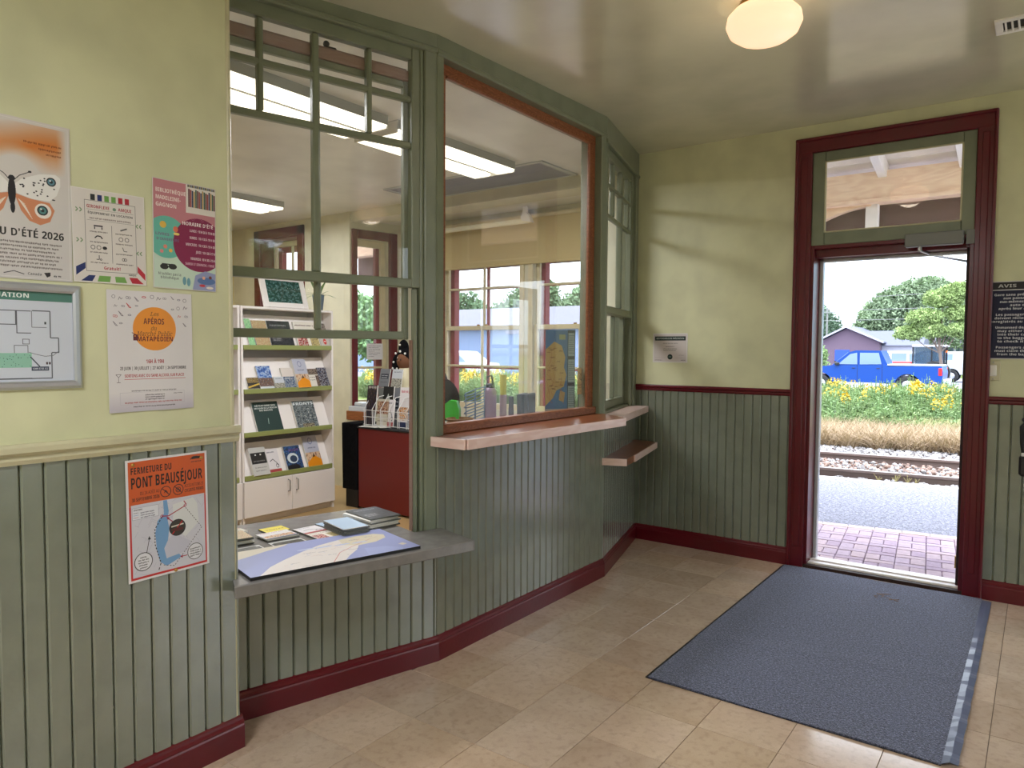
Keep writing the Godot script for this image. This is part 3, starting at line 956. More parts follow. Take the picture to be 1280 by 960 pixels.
func door_wall() -> void:
	var t := along(Vector3(0, 0, -5.03), Vector3(1, 0, 0))
	var w := setting("wall_far", "yellow plaster wall with green bead board around the open door", "wall", t)
	var s := Shape.new()
	s.span(-2.78, -1.255, 0, 3.06, -0.25, -0.012)
	s.span(-1.255, -0.345, 2.745, 3.06, -0.25, -0.012)
	s.span(-0.345, 2.6, 0, 3.06, -0.25, -0.012)
	s.span(-2.56, -1.255, 1.15, 3.06, -0.012, 0)
	s.span(-1.255, -0.345, 2.745, 3.06, -0.012, 0)
	s.span(-0.345, 2.4, 1.15, 3.06, -0.012, 0)
	part("plaster", s, M.wall_paint, w)
	planks(w, -2.53, -1.345, 0.1, 1.16, M.green_board)
	planks(w, -0.255, 0.36, 0.1, 1.16, M.green_board)
	s = Shape.new()
	for k in 33:
		s.box(Vector3(PITCH - 0.0015, 1.06, 0.014), Vector3(0.39 + k * PITCH, 0.63, 0), 0.004)
	stuff(part("bead_boards", s, M.green_board, w))
	skirting("baseboard_far_left", t, -2.5, -1.345, "dark red baseboard between ticket bay and door")
	skirting("baseboard_far_right", t, -0.26, 2.4, "dark red baseboard right of the door")
	chair_rail("trim_2", t, -2.53, -1.345, 1.148, 0.045, 0.026, M.red_paint, "dark red chair rail left of the door")
	chair_rail("trim_3", t, -0.26, 2.4, 1.15, 0.045, 0.026, M.red_paint, "dark red chair rail right of the door")
	var d := setting("door_1", "open door to the platform with dark red casing and a transom window", "door", t)
	s = Shape.new()
	for x in [[-1.347, -1.255], [-0.345, -0.258]]:
		s.span(x[0], x[1], 0, 2.83, -0.02, 0.022, 0.005)
		s.span(x[0] + 0.025, x[1] - 0.025, 0.14, 2.72, 0.02, 0.028, 0.006)
	s.span(-1.347, -0.258, 2.745, 2.832, -0.02, 0.024, 0.005)
	s.span(-1.36, -1.34, 0, 2.835, -0.01, 0.034, 0.005)
	s.span(-0.264, -0.245, 0, 2.835, -0.01, 0.034, 0.005)
	s.span(-1.36, -0.245, 2.82, 2.842, -0.01, 0.036, 0.005)
	part("casing", s, M.red_paint, d)
	s = Shape.new()
	s.span(-1.258, -1.235, 0, 2.745, -0.25, 0.0, 0.002)
	s.span(-0.366, -0.342, 0, 2.745, -0.25, 0.0, 0.002)
	s.span(-1.235, -0.366, 2.07, 2.14, -0.25, -0.05, 0.003)
	s.span(-1.235, -0.366, 2.12, 2.145, -0.05, 0.0, 0.003)
	part("jamb", s, M.red_paint, d)
	s = Shape.new()
	s.span(-1.235, -1.212, 0.02, 2.07, -0.21, -0.16, 0.004)
	s.span(-1.235, -0.366, 2.05, 2.07, -0.21, -0.16, 0.004)
	note(part("weather_strip", s, M.clear_plastic, d), "pale strip inside the left jamb")
	s = Shape.new()
	s.span(-0.385, -0.366, 0.02, 2.07, -0.12, -0.06, 0.004)
	note(part("door_stop", s, M.worn_jamb, d), "worn brown stop with flaking paint")
	s = Shape.new()
	s.box(Vector3(0.012, 0.075, 0.03), Vector3(-0.39, 0.16, -0.13), 0.002)
	note(part("strike_plate", s, M.brass, d), "brass plate low on the right jamb")
	var tr: Node = sash(d, "transom_sash", -1.255, -0.345, 2.143, 2.745, -0.01, 0.03, [0.08, 0.069, 0.082, 0.065], M.green_paint)
	for zz in [-0.014, -0.01]:
		pane(tr, -1.175, -0.414, 2.225, 2.68, zz)
	s = Shape.new()
	for x in [[-1.178, -1.168], [-0.421, -0.411]]:
		s.span(x[0], x[1], 2.222, 2.683, -0.006, 0.009, 0.002)
	s.span(-1.178, -0.411, 2.222, 2.231, -0.006, 0.009, 0.002)
	s.span(-1.178, -0.411, 2.674, 2.683, -0.006, 0.009, 0.002)
	part("glazing_bead", s, M.rail_paint, tr)
	var cl := Shape.new()
	cl.span(-0.70, -0.395, 2.085, 2.165, 0.005, 0.06, 0.006)
	cl.span(-0.385, -0.335, 2.085, 2.168, 0.0, 0.02, 0.002)
	var closer := note(part("door_closer", cl, M.grey_metal, d), "grey box of the door closer")
	s = Shape.new()
	s.tube([Vector3(-0.62, 2.085, 0.03), Vector3(-0.62, 2.06, 0.03)], 0.012)
	s.tube([Vector3(-0.62, 2.063, 0.03), Vector3(-0.585, 2.06, -0.22), Vector3(-0.385, 2.03, -0.5)], 0.008)
	part("arm", s, M.steel, closer)
	s = Shape.new()
	s.span(-1.255, -0.345, -0.004, 0.022, -0.03, 0.012, 0.003)
	part("dark_sill", s, M.worn_jamb, d)
	s = Shape.new()
	s.span(-1.235, -0.366, 0.0, 0.034, -0.17, -0.03, 0.004)
	s.span(-1.235, -0.366, -0.02, 0.018, -0.26, -0.17, 0.004)
	s.span(-1.235, -0.366, 0.034, 0.042, -0.11, -0.085, 0.003)
	note(part("threshold", s, M.white_laminate, d), "worn whitish threshold")
	# the leaf stands open outside, hinged at the right
	var lx := -0.38
	s = Shape.new()
	var L := 0.86
	s.span(0.0, 0.11, 0, 2.04, -0.02, 0.02, 0.003)
	s.span(L - 0.11, L, 0, 2.04, -0.02, 0.02, 0.003)
	s.span(0.11, L - 0.11, 0, 0.2, -0.02, 0.02, 0.003)
	s.span(0.11, L - 0.11, 0.78, 0.98, -0.02, 0.02, 0.003)
	s.span(0.11, L - 0.11, 1.92, 2.04, -0.02, 0.02, 0.003)
	s.span(0.11, L - 0.11, 0.2, 0.78, -0.008, 0.008)
	s.span(0.16, L - 0.16, 0.26, 0.72, -0.014, 0.014, 0.008)
	var leaf := part("door_leaf", s, mat("white_leaf", C(196, 206, 208), 0.4), d, Vector3(lx, 0.03, -0.27), Basis(Vector3.UP, PI / 2))
	note(leaf, "pale grey door leaf standing open outside")
	light_grid(leaf, 0.11, L - 0.11, 0.98, 1.92, 0.0, 2, 2, 0.035, M.white_leaf)
	s = Shape.new()
	for z in [-0.05, 0.05]:
		s.ball(Vector3(0.028, 0.028, 0.02), Vector3(L - 0.055, 0.92, z), 14, 8)
	s.tube([Vector3(L - 0.055, 0.92, -0.05), Vector3(L - 0.055, 0.92, 0.05)], 0.01)
	part("knob", s, M.steel, leaf)
	# the mat in front of the door
	var m := thing("floor_mat", "large charcoal carpet mat in front of the open door", "mat", put(-0.785, 0, -3.93))
	s = Shape.new()
	var nx := 24
	var nz := 40
	for i in nx:
		for j in nz:
			var pts := []
			for k in [[i, j], [i + 1, j], [i + 1, j + 1], [i, j + 1]]:
				var x := lerpf(-0.575, 0.545, float(k[0]) / nx)
				var z := lerpf(-1.055, 1.05, float(k[1]) / nz)
				pts.append(Vector3(x, 0.009 + mat_wave(x, z), z))
			s.face(pts[0], pts[1], pts[2], pts[3], Vector3.UP)
	s.span(-0.575, 0.545, 0.0005, 0.004, -1.055, 1.05)
	for j in nz:
		for x in [-0.575, 0.545]:
			var z0 := lerpf(-1.055, 1.05, float(j) / nz)
			var z1 := lerpf(-1.055, 1.05, float(j + 1) / nz)
			s.face(Vector3(x, 0.001, z0), Vector3(x, 0.001, z1), Vector3(x, 0.009 + mat_wave(x, z1), z1), Vector3(x, 0.009 + mat_wave(x, z0), z0), Vector3(x, 0, 0))
	for i in nx:
		for z in [-1.055, 1.05]:
			var x0 := lerpf(-0.575, 0.545, float(i) / nx)
			var x1 := lerpf(-0.575, 0.545, float(i + 1) / nx)
			s.face(Vector3(x0, 0.001, z), Vector3(x1, 0.001, z), Vector3(x1, 0.009 + mat_wave(x1, z), z), Vector3(x0, 0.009 + mat_wave(x0, z), z), Vector3(0, 0, z))
	part("carpet", s, M.carpet, m)
	s = Shape.new()
	var n := 60
	for j in n:
		var z0 := lerpf(-1.03, 1.05, float(j) / n)
		var z1 := lerpf(-1.03, 1.05, float(j + 1) / n)
		var a := [Vector3(0.545, 0.009, z0), Vector3(0.57, 0.006 + border_wave(z0), z0), Vector3(0.592 + 0.3 * border_wave(z0), 0.002 + border_wave(z0), z0)]
		var b := [Vector3(0.545, 0.009, z1), Vector3(0.57, 0.006 + border_wave(z1), z1), Vector3(0.592 + 0.3 * border_wave(z1), 0.002 + border_wave(z1), z1)]
		for k in 2:
			s.face(a[k], b[k], b[k + 1], a[k + 1], Vector3.UP)
			s.face(a[k] - Vector3(0, 0.002, 0), b[k] - Vector3(0, 0.002, 0), b[k + 1] - Vector3(0, 0.002, 0), a[k + 1] - Vector3(0, 0.002, 0), Vector3.DOWN)
		s.face(a[2], b[2], b[2] - Vector3(0, 0.002, 0), a[2] - Vector3(0, 0.002, 0), Vector3.RIGHT)
	note(part("rubber_border", s, M.rubber, m), "wavy bluish rubber border along the right edge")
	s = Shape.new()
	s.span(-0.59, -0.575, 0.0, 0.005, -1.055, 1.05, 0.002)
	note(part("rubber_edge", s, M.black_plastic, m), "thin black rubber edge on the left")
	var bits := Shape.new()
	for k in 6:
		var o := Vector3(0.1 + rng.randf_range(-0.05, 0.05), 0.0125, -0.72 + rng.randf_range(-0.06, 0.04))
		bits.tube([o, o + Vector3(rng.randf_range(-0.04, 0.04), 0.003, rng.randf_range(-0.03, 0.03)), o + Vector3(rng.randf_range(-0.06, 0.06), 0.001, rng.randf_range(-0.05, 0.05))], 0.0016, 5)
	solo("dry_grass", bits.mesh(), mat("straw", C(150, 120, 100), 0.8), "few dry brown blades of grass lying on the mat", "grass", put(-0.785, 0, -3.93))

func mat_wave(x: float, z: float) -> float:
	return 0.0022 * sin(x * 9.0 + z * 2.0) * sin(z * 5.0) + 0.002 * exp(-pow((z - 0.35 + 0.2 * x) / 0.05, 2.0))

func border_wave(z: float) -> float:
	return 0.003 + 0.008 * smoothstep(-0.8, 0.6, z) * (1.0 + sin(z * 38.0))

# ------------------------------------------------------------------ the office behind the glass
func office_shell() -> void:
	var s := Shape.new()
	s.span(-7.95, -7.29, 0, 3.06, -5.28, -5.03)
	s.span(-7.29, -6.61, 0, 0.8, -5.28, -5.03)
	s.span(-7.29, -6.61, 2.69, 3.06, -5.28, -5.03)
	s.span(-6.61, -5.96, 0, 3.06, -5.28, -5.03)
	s.span(-5.96, -5.75, 0, 3.06, -5.07, -5.03)
	s.span(-5.75, -2.78, 2.75, 3.06, -5.28, -5.03)
	struct("wall_office_far", s, M.office_paint, "cream office wall towards the tracks, seen behind the bookcase", "wall")
	s = Shape.new()
	s.span(-8.0, -7.85, 0, 3.06, -5.28, 1.2)
	struct("wall_office_left", s, M.ochre_paint, "ochre yellow end wall of the office", "wall")
	s = Shape.new()
	s.span(-8.0, -2.4, 0, 3.06, 1.0, 1.2)
	struct("wall_office_back", s, M.office_paint, "unseen cream wall of the office opposite the tracks, bouncing its light", "wall")  # out of view, closes the office and bounces its light
	# alcove towards the tracks
	var dl := Vector3(0.17, 0, -0.985)
	var tl := along(Vector3(-5.75, 0, -5.03), dl)
	var w := setting("wall_alcove_left", "cream side wall of the office alcove with a narrow window", "wall", tl)
	s = Shape.new()
	s.span(-0.02, 0.06, 0, 2.95, -0.16, 0)
	s.span(0.46, 0.67, 0, 2.95, -0.16, 0)
	s.span(0.06, 0.46, 0, 0.84, -0.16, 0)
	s.span(0.06, 0.46, 2.59, 2.95, -0.16, 0)
	part("plaster", s, M.office_paint, w)
	var win := setting("window_5", "tall narrow window with dark red casing beside the office desk", "window", tl)
	s = Shape.new()
	s.span(0.0, 0.06, 0.78, 2.68, -0.01, 0.022, 0.004)
	s.span(0.46, 0.555, 0.78, 2.68, -0.01, 0.022, 0.004)
	s.span(0.06, 0.46, 2.59, 2.68, -0.01, 0.022, 0.004)
	s.span(0.455, 0.475, 0.78, 2.68, -0.01, 0.032, 0.004)
	part("casing", s, M.barn_red_paint if false else M.red_paint, win)
	s = Shape.new()
	s.span(-0.02, 0.58, 0.76, 0.8, -0.06, 0.08, 0.005)
	part("sill", s, M.raw_wood, win)
	var up: Node = sash(win, "upper_sash", 0.06, 0.46, 1.6, 2.59, -0.09, 0.035, [0.03, 0.06, 0.035, 0.07], M.cream_paint)
	pane(up, 0.09, 0.4, 1.635, 2.52, -0.09)
	var low: Node = sash(win, "lower_sash", 0.06, 0.46, 0.84, 1.62, -0.06, 0.03, [0.03, 0.05, 0.07, 0.035], M.cream_paint)
	bar(low, 0.09, 0.41, 1.24, 1.262, -0.06, 0.026, M.cream_paint)
	pane(low, 0.09, 0.41, 0.91, 1.25, -0.06)
	pane(low, 0.09, 0.41, 1.25, 1.585, -0.06)
	s = Shape.new()
	s.span(0.06, 0.075, 0.84, 2.59, -0.16, -0.125)
	s.span(0.37, 0.46, 0.84, 2.59, -0.17, -0.125)
	s.span(0.075, 0.37, 1.6, 1.63, -0.16, -0.125)
	part("storm_frame", s, M.barn_red_paint, win)
	var tf := along(Vector3(-5.66, 0, -5.68), Vector3(1, 0, 0))
	w = setting("wall_alcove_front", "cream front wall of the office alcove around the paired windows", "wall", tf)
	# local x = world x + 5.66
	s = Shape.new()
	s.span(-0.02, 0.58, 0, 2.95, -0.16, 0)
	s.span(1.58, 1.73, 0, 2.95, -0.16, 0)
	s.span(2.73, 2.86, 0, 2.95, -0.16, 0)
	s.span(0.58, 2.73, 0, 0.85, -0.16, 0)
	s.span(0.58, 2.73, 2.5, 2.95, -0.16, 0)
	part("plaster", s, M.office_paint, w)
	for k in 2:
		var x0 := 0.58 + k * 1.15
		var o := setting("window_%d" % (6 + k), ["left of the two red and cream windows over the office alcove desk", "right of the two red and cream windows over the office alcove desk"][k], "window", tf)
		s = Shape.new()
		s.span(x0 - 0.05, x0, 0.83, 2.5, -0.01, 0.02, 0.004)
		s.span(x0 + 1.0, x0 + 1.05, 0.83, 2.5, -0.01, 0.02, 0.004)
		part("casing", s, M.cream_paint, o)
		up = sash(o, "upper_sash", x0, x0 + 1.0, 1.655, 2.5, -0.075, 0.035, [0.035, 0.035, 0.035, 0.05], M.cream_paint)
		light_grid(up, x0 + 0.035, x0 + 0.965, 1.69, 2.45, -0.075, 2, 2, 0.022, M.cream_paint)
		low = sash(o, "lower_sash", x0, x0 + 1.0, 0.85, 1.69, -0.04, 0.03, [0.035, 0.035, 0.06, 0.045], M.cream_paint)
		light_grid(low, x0 + 0.035, x0 + 0.965, 0.91, 1.65, -0.04, 2, 2, 0.022, M.cream_paint)
		s = Shape.new()
		s.span(x0 - 0.0, x0 + 0.06, 0.85, 2.5, -0.2, -0.12, 0.004)
		s.span(x0 + 0.94, x0 + 1.0, 0.85, 2.5, -0.2, -0.12, 0.004)
		s.span(x0 + 0.48, x0 + 0.51, 0.85, 2.5, -0.16, -0.135, 0.004)
		for y in [1.25, 1.655, 2.06]:
			s.span(x0 + 0.06, x0 + 0.94, y, y + 0.028, -0.16, -0.135, 0.004)
		part("storm_frame", s, M.barn_red_paint, o)
		s = Shape.new()
		for x in [x0 + 0.44, x0 + 0.54]:
			s.box(Vector3(0.03, 0.014, 0.02), Vector3(x, 1.697, -0.05), 0.003)
		part("sash_lock", s, M.brass, o)
	# the roller blind
	var b := thing("roller_blind", "wide tan roller blind drawn half down over the paired alcove windows", "blind", tf)
	s = Shape.new()
	s.span(0.5, 2.79, 2.275, 2.7, 0.028, 0.032)
	part("cloth", s, mat("blind_cloth", C(200, 180, 128), 0.7), b)
	s = Shape.new()
	s.span(0.5, 2.79, 2.262, 2.28, 0.022, 0.036, 0.004)
	part("bottom_bar", s, M.blind_cloth, b)
	s = Shape.new()
	s.tube([Vector3(0.49, 2.71, 0.035), Vector3(2.8, 2.71, 0.035)], 0.02, 12)
	part("roller", s, M.cream_paint, b)
	s = Shape.new()
	s.flat(PackedVector2Array([Vector2(-2.78, -5.03), Vector2(-2.95, -5.68), Vector2(-2.79, -5.72), Vector2(-2.62, -5.05)]), 0.0, 2.95)
	struct("wall_alcove_right", s, M.office_paint, "cream right side wall of the office alcove", "wall")
	s = Shape.new()
	s.flat(PackedVector2Array([Vector2(-5.85, -5.2), Vector2(-5.72, -5.85), Vector2(-2.8, -5.85), Vector2(-2.7, -5.2)]), 2.78, 2.9)
	struct("ceiling_alcove", s, M.office_ceiling_paint, "lower pale ceiling of the office alcove", "ceiling")
	var o4 := setting("window_4", "window with deep dark red casing behind the bookcase", "window", along(Vector3(-7.29, 0, -5.03), Vector3(1, 0, 0)))
	s = Shape.new()
	s.span(-0.11, 0.0, 0.75, 2.79, -0.01, 0.024, 0.004)
	s.span(0.68, 0.785, 0.75, 2.79, -0.01, 0.024, 0.004)
	s.span(-0.11, 0.785, 2.69, 2.79, -0.01, 0.024, 0.004)
	s.span(0.0, 0.012, 0.8, 2.69, -0.16, 0.0)
	s.span(0.668, 0.68, 0.8, 2.69, -0.16, 0.0)
	s.span(0.0, 0.68, 2.678, 2.69, -0.16, 0.0)
	part("casing", s, M.red_paint, o4)
	up = sash(o4, "upper_sash", 0.012, 0.668, 1.72, 2.678, -0.18, 0.035, [0.05, 0.05, 0.035, 0.06], M.cream_paint)
	light_grid(up, 0.062, 0.618, 1.755, 2.618, -0.18, 2, 2, 0.024, M.cream_paint)
	low = sash(o4, "lower_sash", 0.012, 0.668, 0.8, 1.755, -0.145, 0.035, [0.05, 0.05, 0.07, 0.035], M.cream_paint)
	light_grid(low, 0.062, 0.618, 0.87, 1.72, -0.145, 2, 2, 0.024, M.cream_paint)
	s = Shape.new()
	s.span(0.0, 0.11, 0.8, 2.69, -0.27, -0.21, 0.003)
	s.span(0.57, 0.68, 0.8, 2.69, -0.27, -0.21, 0.003)
	s.span(0.11, 0.57, 2.56, 2.69, -0.27, -0.21, 0.003)
	part("storm_frame", s, M.barn_red_paint, o4)

# prints for the books and leaflets, all in one sheet of 6 x 4 covers
const CW := 150
const CH := 220
func cover_sheet() -> Image:
	var c := Canvas.new(self, CW * 6, CH * 4, C(225, 222, 216))
	var r := RandomNumberGenerator.new()
	r.seed = 31
	for k in 24:
		var x := (k % 6) * CW
		var y := (k / 6) * CH
		match k:
			0:
				c.rect(x, y, CW, CH, C(46, 42, 40)); c.blur_field(x + 8, y + 8, CW - 16, 80, [C(40, 36, 30), C(170, 140, 60), C(90, 70, 50), C(220, 200, 150)], 0.05, 2)
				c.poly([Vector2(x, y + 150), Vector2(x + CW, y + 95), Vector2(x + CW, y + 120), Vector2(x, y + 178)], C(206, 172, 70)); c.blur_field(x + 8, y + 180, CW - 16, 34, [C(30, 30, 30), C(190, 180, 160), C(60, 50, 40)], 0.09, 3)
			1:
				c.blur_field(x, y, CW, 110, [C(40, 70, 140), C(80, 120, 190), C(190, 205, 225), C(60, 90, 160)], 0.02, 4); c.blur_field(x, y + 110, CW, 76, [C(70, 50, 40), C(150, 110, 80), C(50, 55, 80), C(190, 160, 130)], 0.06, 5)
				c.rect(x, y + 186, CW, 34, C(206, 212, 216))
			2:
				c.rect(x, y, CW, CH, C(200, 204, 212)); c.greek(x + 24, y + 36, 100, 14, C(60, 70, 90), r); c.blur_field(x, y + 110, CW, 110, [C(60, 60, 60), C(140, 140, 130), C(210, 205, 190), C(80, 70, 60)], 0.05, 6)
			3:
				c.rect(x, y, CW, CH, C(222, 212, 206)); c.blur_field(x, y + 92, CW, 128, [C(20, 36, 70), C(60, 90, 140), C(190, 190, 180), C(30, 50, 90)], 0.045, 7); c.greek(x + 20, y + 110, 100, 10, C(235, 235, 235), r)
			4, 14:
				c.rect(x, y, CW, 116, C(186, 188, 204)); c.ring(x + 75, y + 40, 20, 4, C(90, 100, 150)); c.greek(x + 38, y + 86, 76, 9, C(90, 95, 120), r)
				c.blur_field(x, y + 116, CW, 104, [C(200, 176, 150), C(220, 190, 160), C(150, 110, 90)], 0.03, 8)
				c.poly([Vector2(x, y + 220), Vector2(x, y + 186), Vector2(x + 60, y + 150), Vector2(x + 80, y + 128), Vector2(x + 100, y + 146), Vector2(x + 150, y + 170), Vector2(x + 150, y + 220)], C(232, 146, 26))
				c.poly([Vector2(x + 66, y + 150), Vector2(x + 80, y + 122), Vector2(x + 92, y + 146)], C(40, 30, 34))
			5:
				c.rect(x, y, CW, CH, C(224, 218, 208)); c.blur_field(x, y, CW, 70, [C(24, 20, 20), C(70, 56, 50), C(190, 170, 150), C(30, 26, 26)], 0.06, 9)
				c.greek(x + 16, y + 100, 80, 9, C(80, 80, 80), r); c.greek(x + 16, y + 130, 80, 9, C(80, 80, 80), r); c.blur_field(x + 104, y + 80, 46, 130, [C(30, 26, 26), C(90, 70, 60), C(200, 180, 160)], 0.08, 10)
			6:
				c.blur_field(x, y, CW, CH, [C(26, 20, 22), C(80, 60, 60), C(36, 60, 100), C(210, 200, 190), C(30, 40, 70)], 0.035, 11)
			7:
				c.rect(x, y, CW, CH, C(38, 62, 60)); c.text("RÉPERTOIRE DES", x + 75, y + 30, 15, C(235, 235, 230)); c.text("ARTISANS DE LA RÉGION", x + 75, y + 47, 14, C(235, 235, 230), 0.5, true, 130); c.text("DU BOURG", x + 75, y + 63, 15, C(235, 235, 230))
				c.line(Vector2(x + 76, y + 120), Vector2(x + 72, y + 160), 3, C(160, 190, 180))
			8:
				c.blur_field(x, y, CW, CH, [C(22, 28, 34), C(70, 82, 90), C(160, 170, 172), C(36, 44, 50), C(210, 214, 210)], 0.045, 12); c.text("FRONTS", x + 75, y + 24, 30, C(225, 232, 235), 0.5, true, 136)
				c.blur_field(x + 40, y + 180, 80, 34, [C(60, 50, 40), C(190, 180, 150)], 0.08, 13)
			9:
				c.rect(x, y, CW, CH, C(198, 198, 196)); c.rect(x + 8, y + 44, CW - 16, 86, C(34, 34, 36)); c.rect(x + 46, y + 56, 12, 10, C(220, 220, 220)); c.rect(x + 92, y + 56, 12, 10, C(220, 220, 220)); c.greek(x + 26, y + 110, 100, 9, C(150, 150, 150), r); c.greek(x + 26, y + 160, 100, 9, C(120, 120, 120), r); c.greek(x + 26, y + 184, 90, 9, C(120, 120, 120), r)
			10:
				c.rect(x, y, CW, CH, C(228, 224, 228)); c.greek(x + 14, y + 30, 90, 12, C(90, 90, 110), r); c.path([Vector2(x + 30, y + 110), Vector2(x + 70, y + 92), Vector2(x + 110, y + 128), Vector2(x + 120, y + 150)], 6, C(40, 40, 56)); c.ring(x + 110, y + 152, 16, 5, C(40, 40, 56)); c.rect(x, y + 180, CW, 40, C(176, 70, 72))
			11:
				c.blur_field(x, y, CW, CH, [C(24, 34, 70), C(50, 100, 170), C(20, 26, 44), C(90, 150, 200)], 0.03, 14); c.oval(x + 68, y + 110, 50, 46, C(214, 226, 232)); c.oval(x + 74, y + 116, 32, 30, C(40, 60, 90)); c.oval(x + 58, y + 190, 60, 26, C(24, 22, 26)); c.text("GUIDE", x + 90, y + 40, 30, C(120, 70, 130))
			12:
				c.blur_field(x, y, CW, CH, [C(120, 190, 130), C(170, 214, 160), C(90, 160, 120)], 0.03, 15)
			13:
				c.blur_field(x, y, CW, CH, [C(214, 190, 150), C(150, 96, 60), C(230, 214, 180), C(110, 130, 70)], 0.09, 16)
			15:
				c.blur_field(x, y, CW, CH, [C(34, 36, 40), C(60, 62, 68), C(26, 28, 32)], 0.03, 17); c.blur_field(x + 16, y + 120, 60, 50, [C(60, 60, 64), C(150, 150, 150)], 0.05, 18); c.greek(x + 20, y + 40, 100, 14, C(160, 160, 165), r)
			16:
				c.rect(x, y, CW, CH, C(232, 226, 216)); c.blur_field(x + 6, y + 70, 64, 140, [C(60, 20, 20), C(170, 40, 44), C(230, 210, 200), C(40, 30, 30)], 0.05, 19); c.blur_field(x + 90, y + 70, 56, 140, [C(150, 140, 80), C(210, 190, 140), C(90, 80, 50)], 0.06, 20); c.greek(x + 10, y + 34, 120, 12, C(90, 60, 60), r)
			17:
				c.rect(x, y, CW, CH, C(196, 190, 184)); c.blur_field(x, y, CW, 140, [C(60, 50, 50), C(120, 110, 100), C(200, 190, 180)], 0.05, 21); c.disc(x + 76, y + 170, 26, C(206, 66, 62)); c.rect(x + 60, y + 164, 32, 8, C(240, 230, 230))
			18:
				c.blur_field(x, y, CW, CH, [C(20, 20, 24), C(60, 40, 34), C(30, 30, 60), C(120, 90, 60)], 0.035, 22); c.greek(x + 16, y + 14, 118, 14, C(230, 225, 220), r)
			19:
				c.rect(x, y, CW, CH, C(30, 30, 32)); c.poly([Vector2(x + 75, y + 40), Vector2(x + 110, y + 80), Vector2(x + 100, y + 120), Vector2(x + 50, y + 120), Vector2(x + 40, y + 80)], C(180, 184, 180)); c.rect(x, y + 150, CW, 30, C(200, 196, 188)); c.greek(x + 30, y + 168, 90, 10, C(50, 50, 50), r)
			20:
				c.rect(x, y, CW, CH, C(206, 200, 184)); c.blur_field(x, y + 20, CW, 100, [C(60, 34, 30), C(150, 90, 70), C(220, 200, 170), C(110, 60, 50)], 0.05, 23); c.greek(x + 14, y + 150, 120, 9, C(110, 100, 90), r); c.greek(x + 14, y + 176, 110, 9, C(110, 100, 90), r)
			21:
				c.rect(x, y, CW, CH, C(226, 222, 224)); c.greek(x + 18, y + 26, 110, 14, C(190, 60, 80), r); c.blur_field(x + 8, y + 110, CW - 16, 70, [C(120, 60, 30), C(220, 150, 80), C(230, 220, 210), C(60, 40, 36)], 0.05, 24); c.rect(x, y + 190, CW, 30, C(40, 50, 90))
			22:
				c.rect(x, y, CW, CH, C(120, 122, 128)); c.rect(x + 20, y + 60, CW - 40, 60, C(40, 46, 60)); c.greek(x + 30, y + 82, 90, 10, C(220, 224, 230), r); c.greek(x + 30, y + 106, 80, 10, C(220, 224, 230), r); c.greek(x + 24, y + 160, 100, 10, C(60, 60, 66), r)
			23:
				c.rect(x, y, CW, CH, C(232, 214, 66)); c.text("VISITEZ", x + 75, y + 110, 34, C(40, 36, 20))
	return c.im

func cover_rect(k: int) -> Rect2:
	return Rect2(((k % 6) + 0.01) / 6.0, ((k / 6) + 0.01) / 4.0, 0.98 / 6.0, 0.98 / 4.0)

func booklet(k: int, w: float, h: float, thick: float) -> ArrayMesh:
	return sheet_mesh(Vector3(w, h, thick), M.covers, M.white_paper, cover_rect(k))

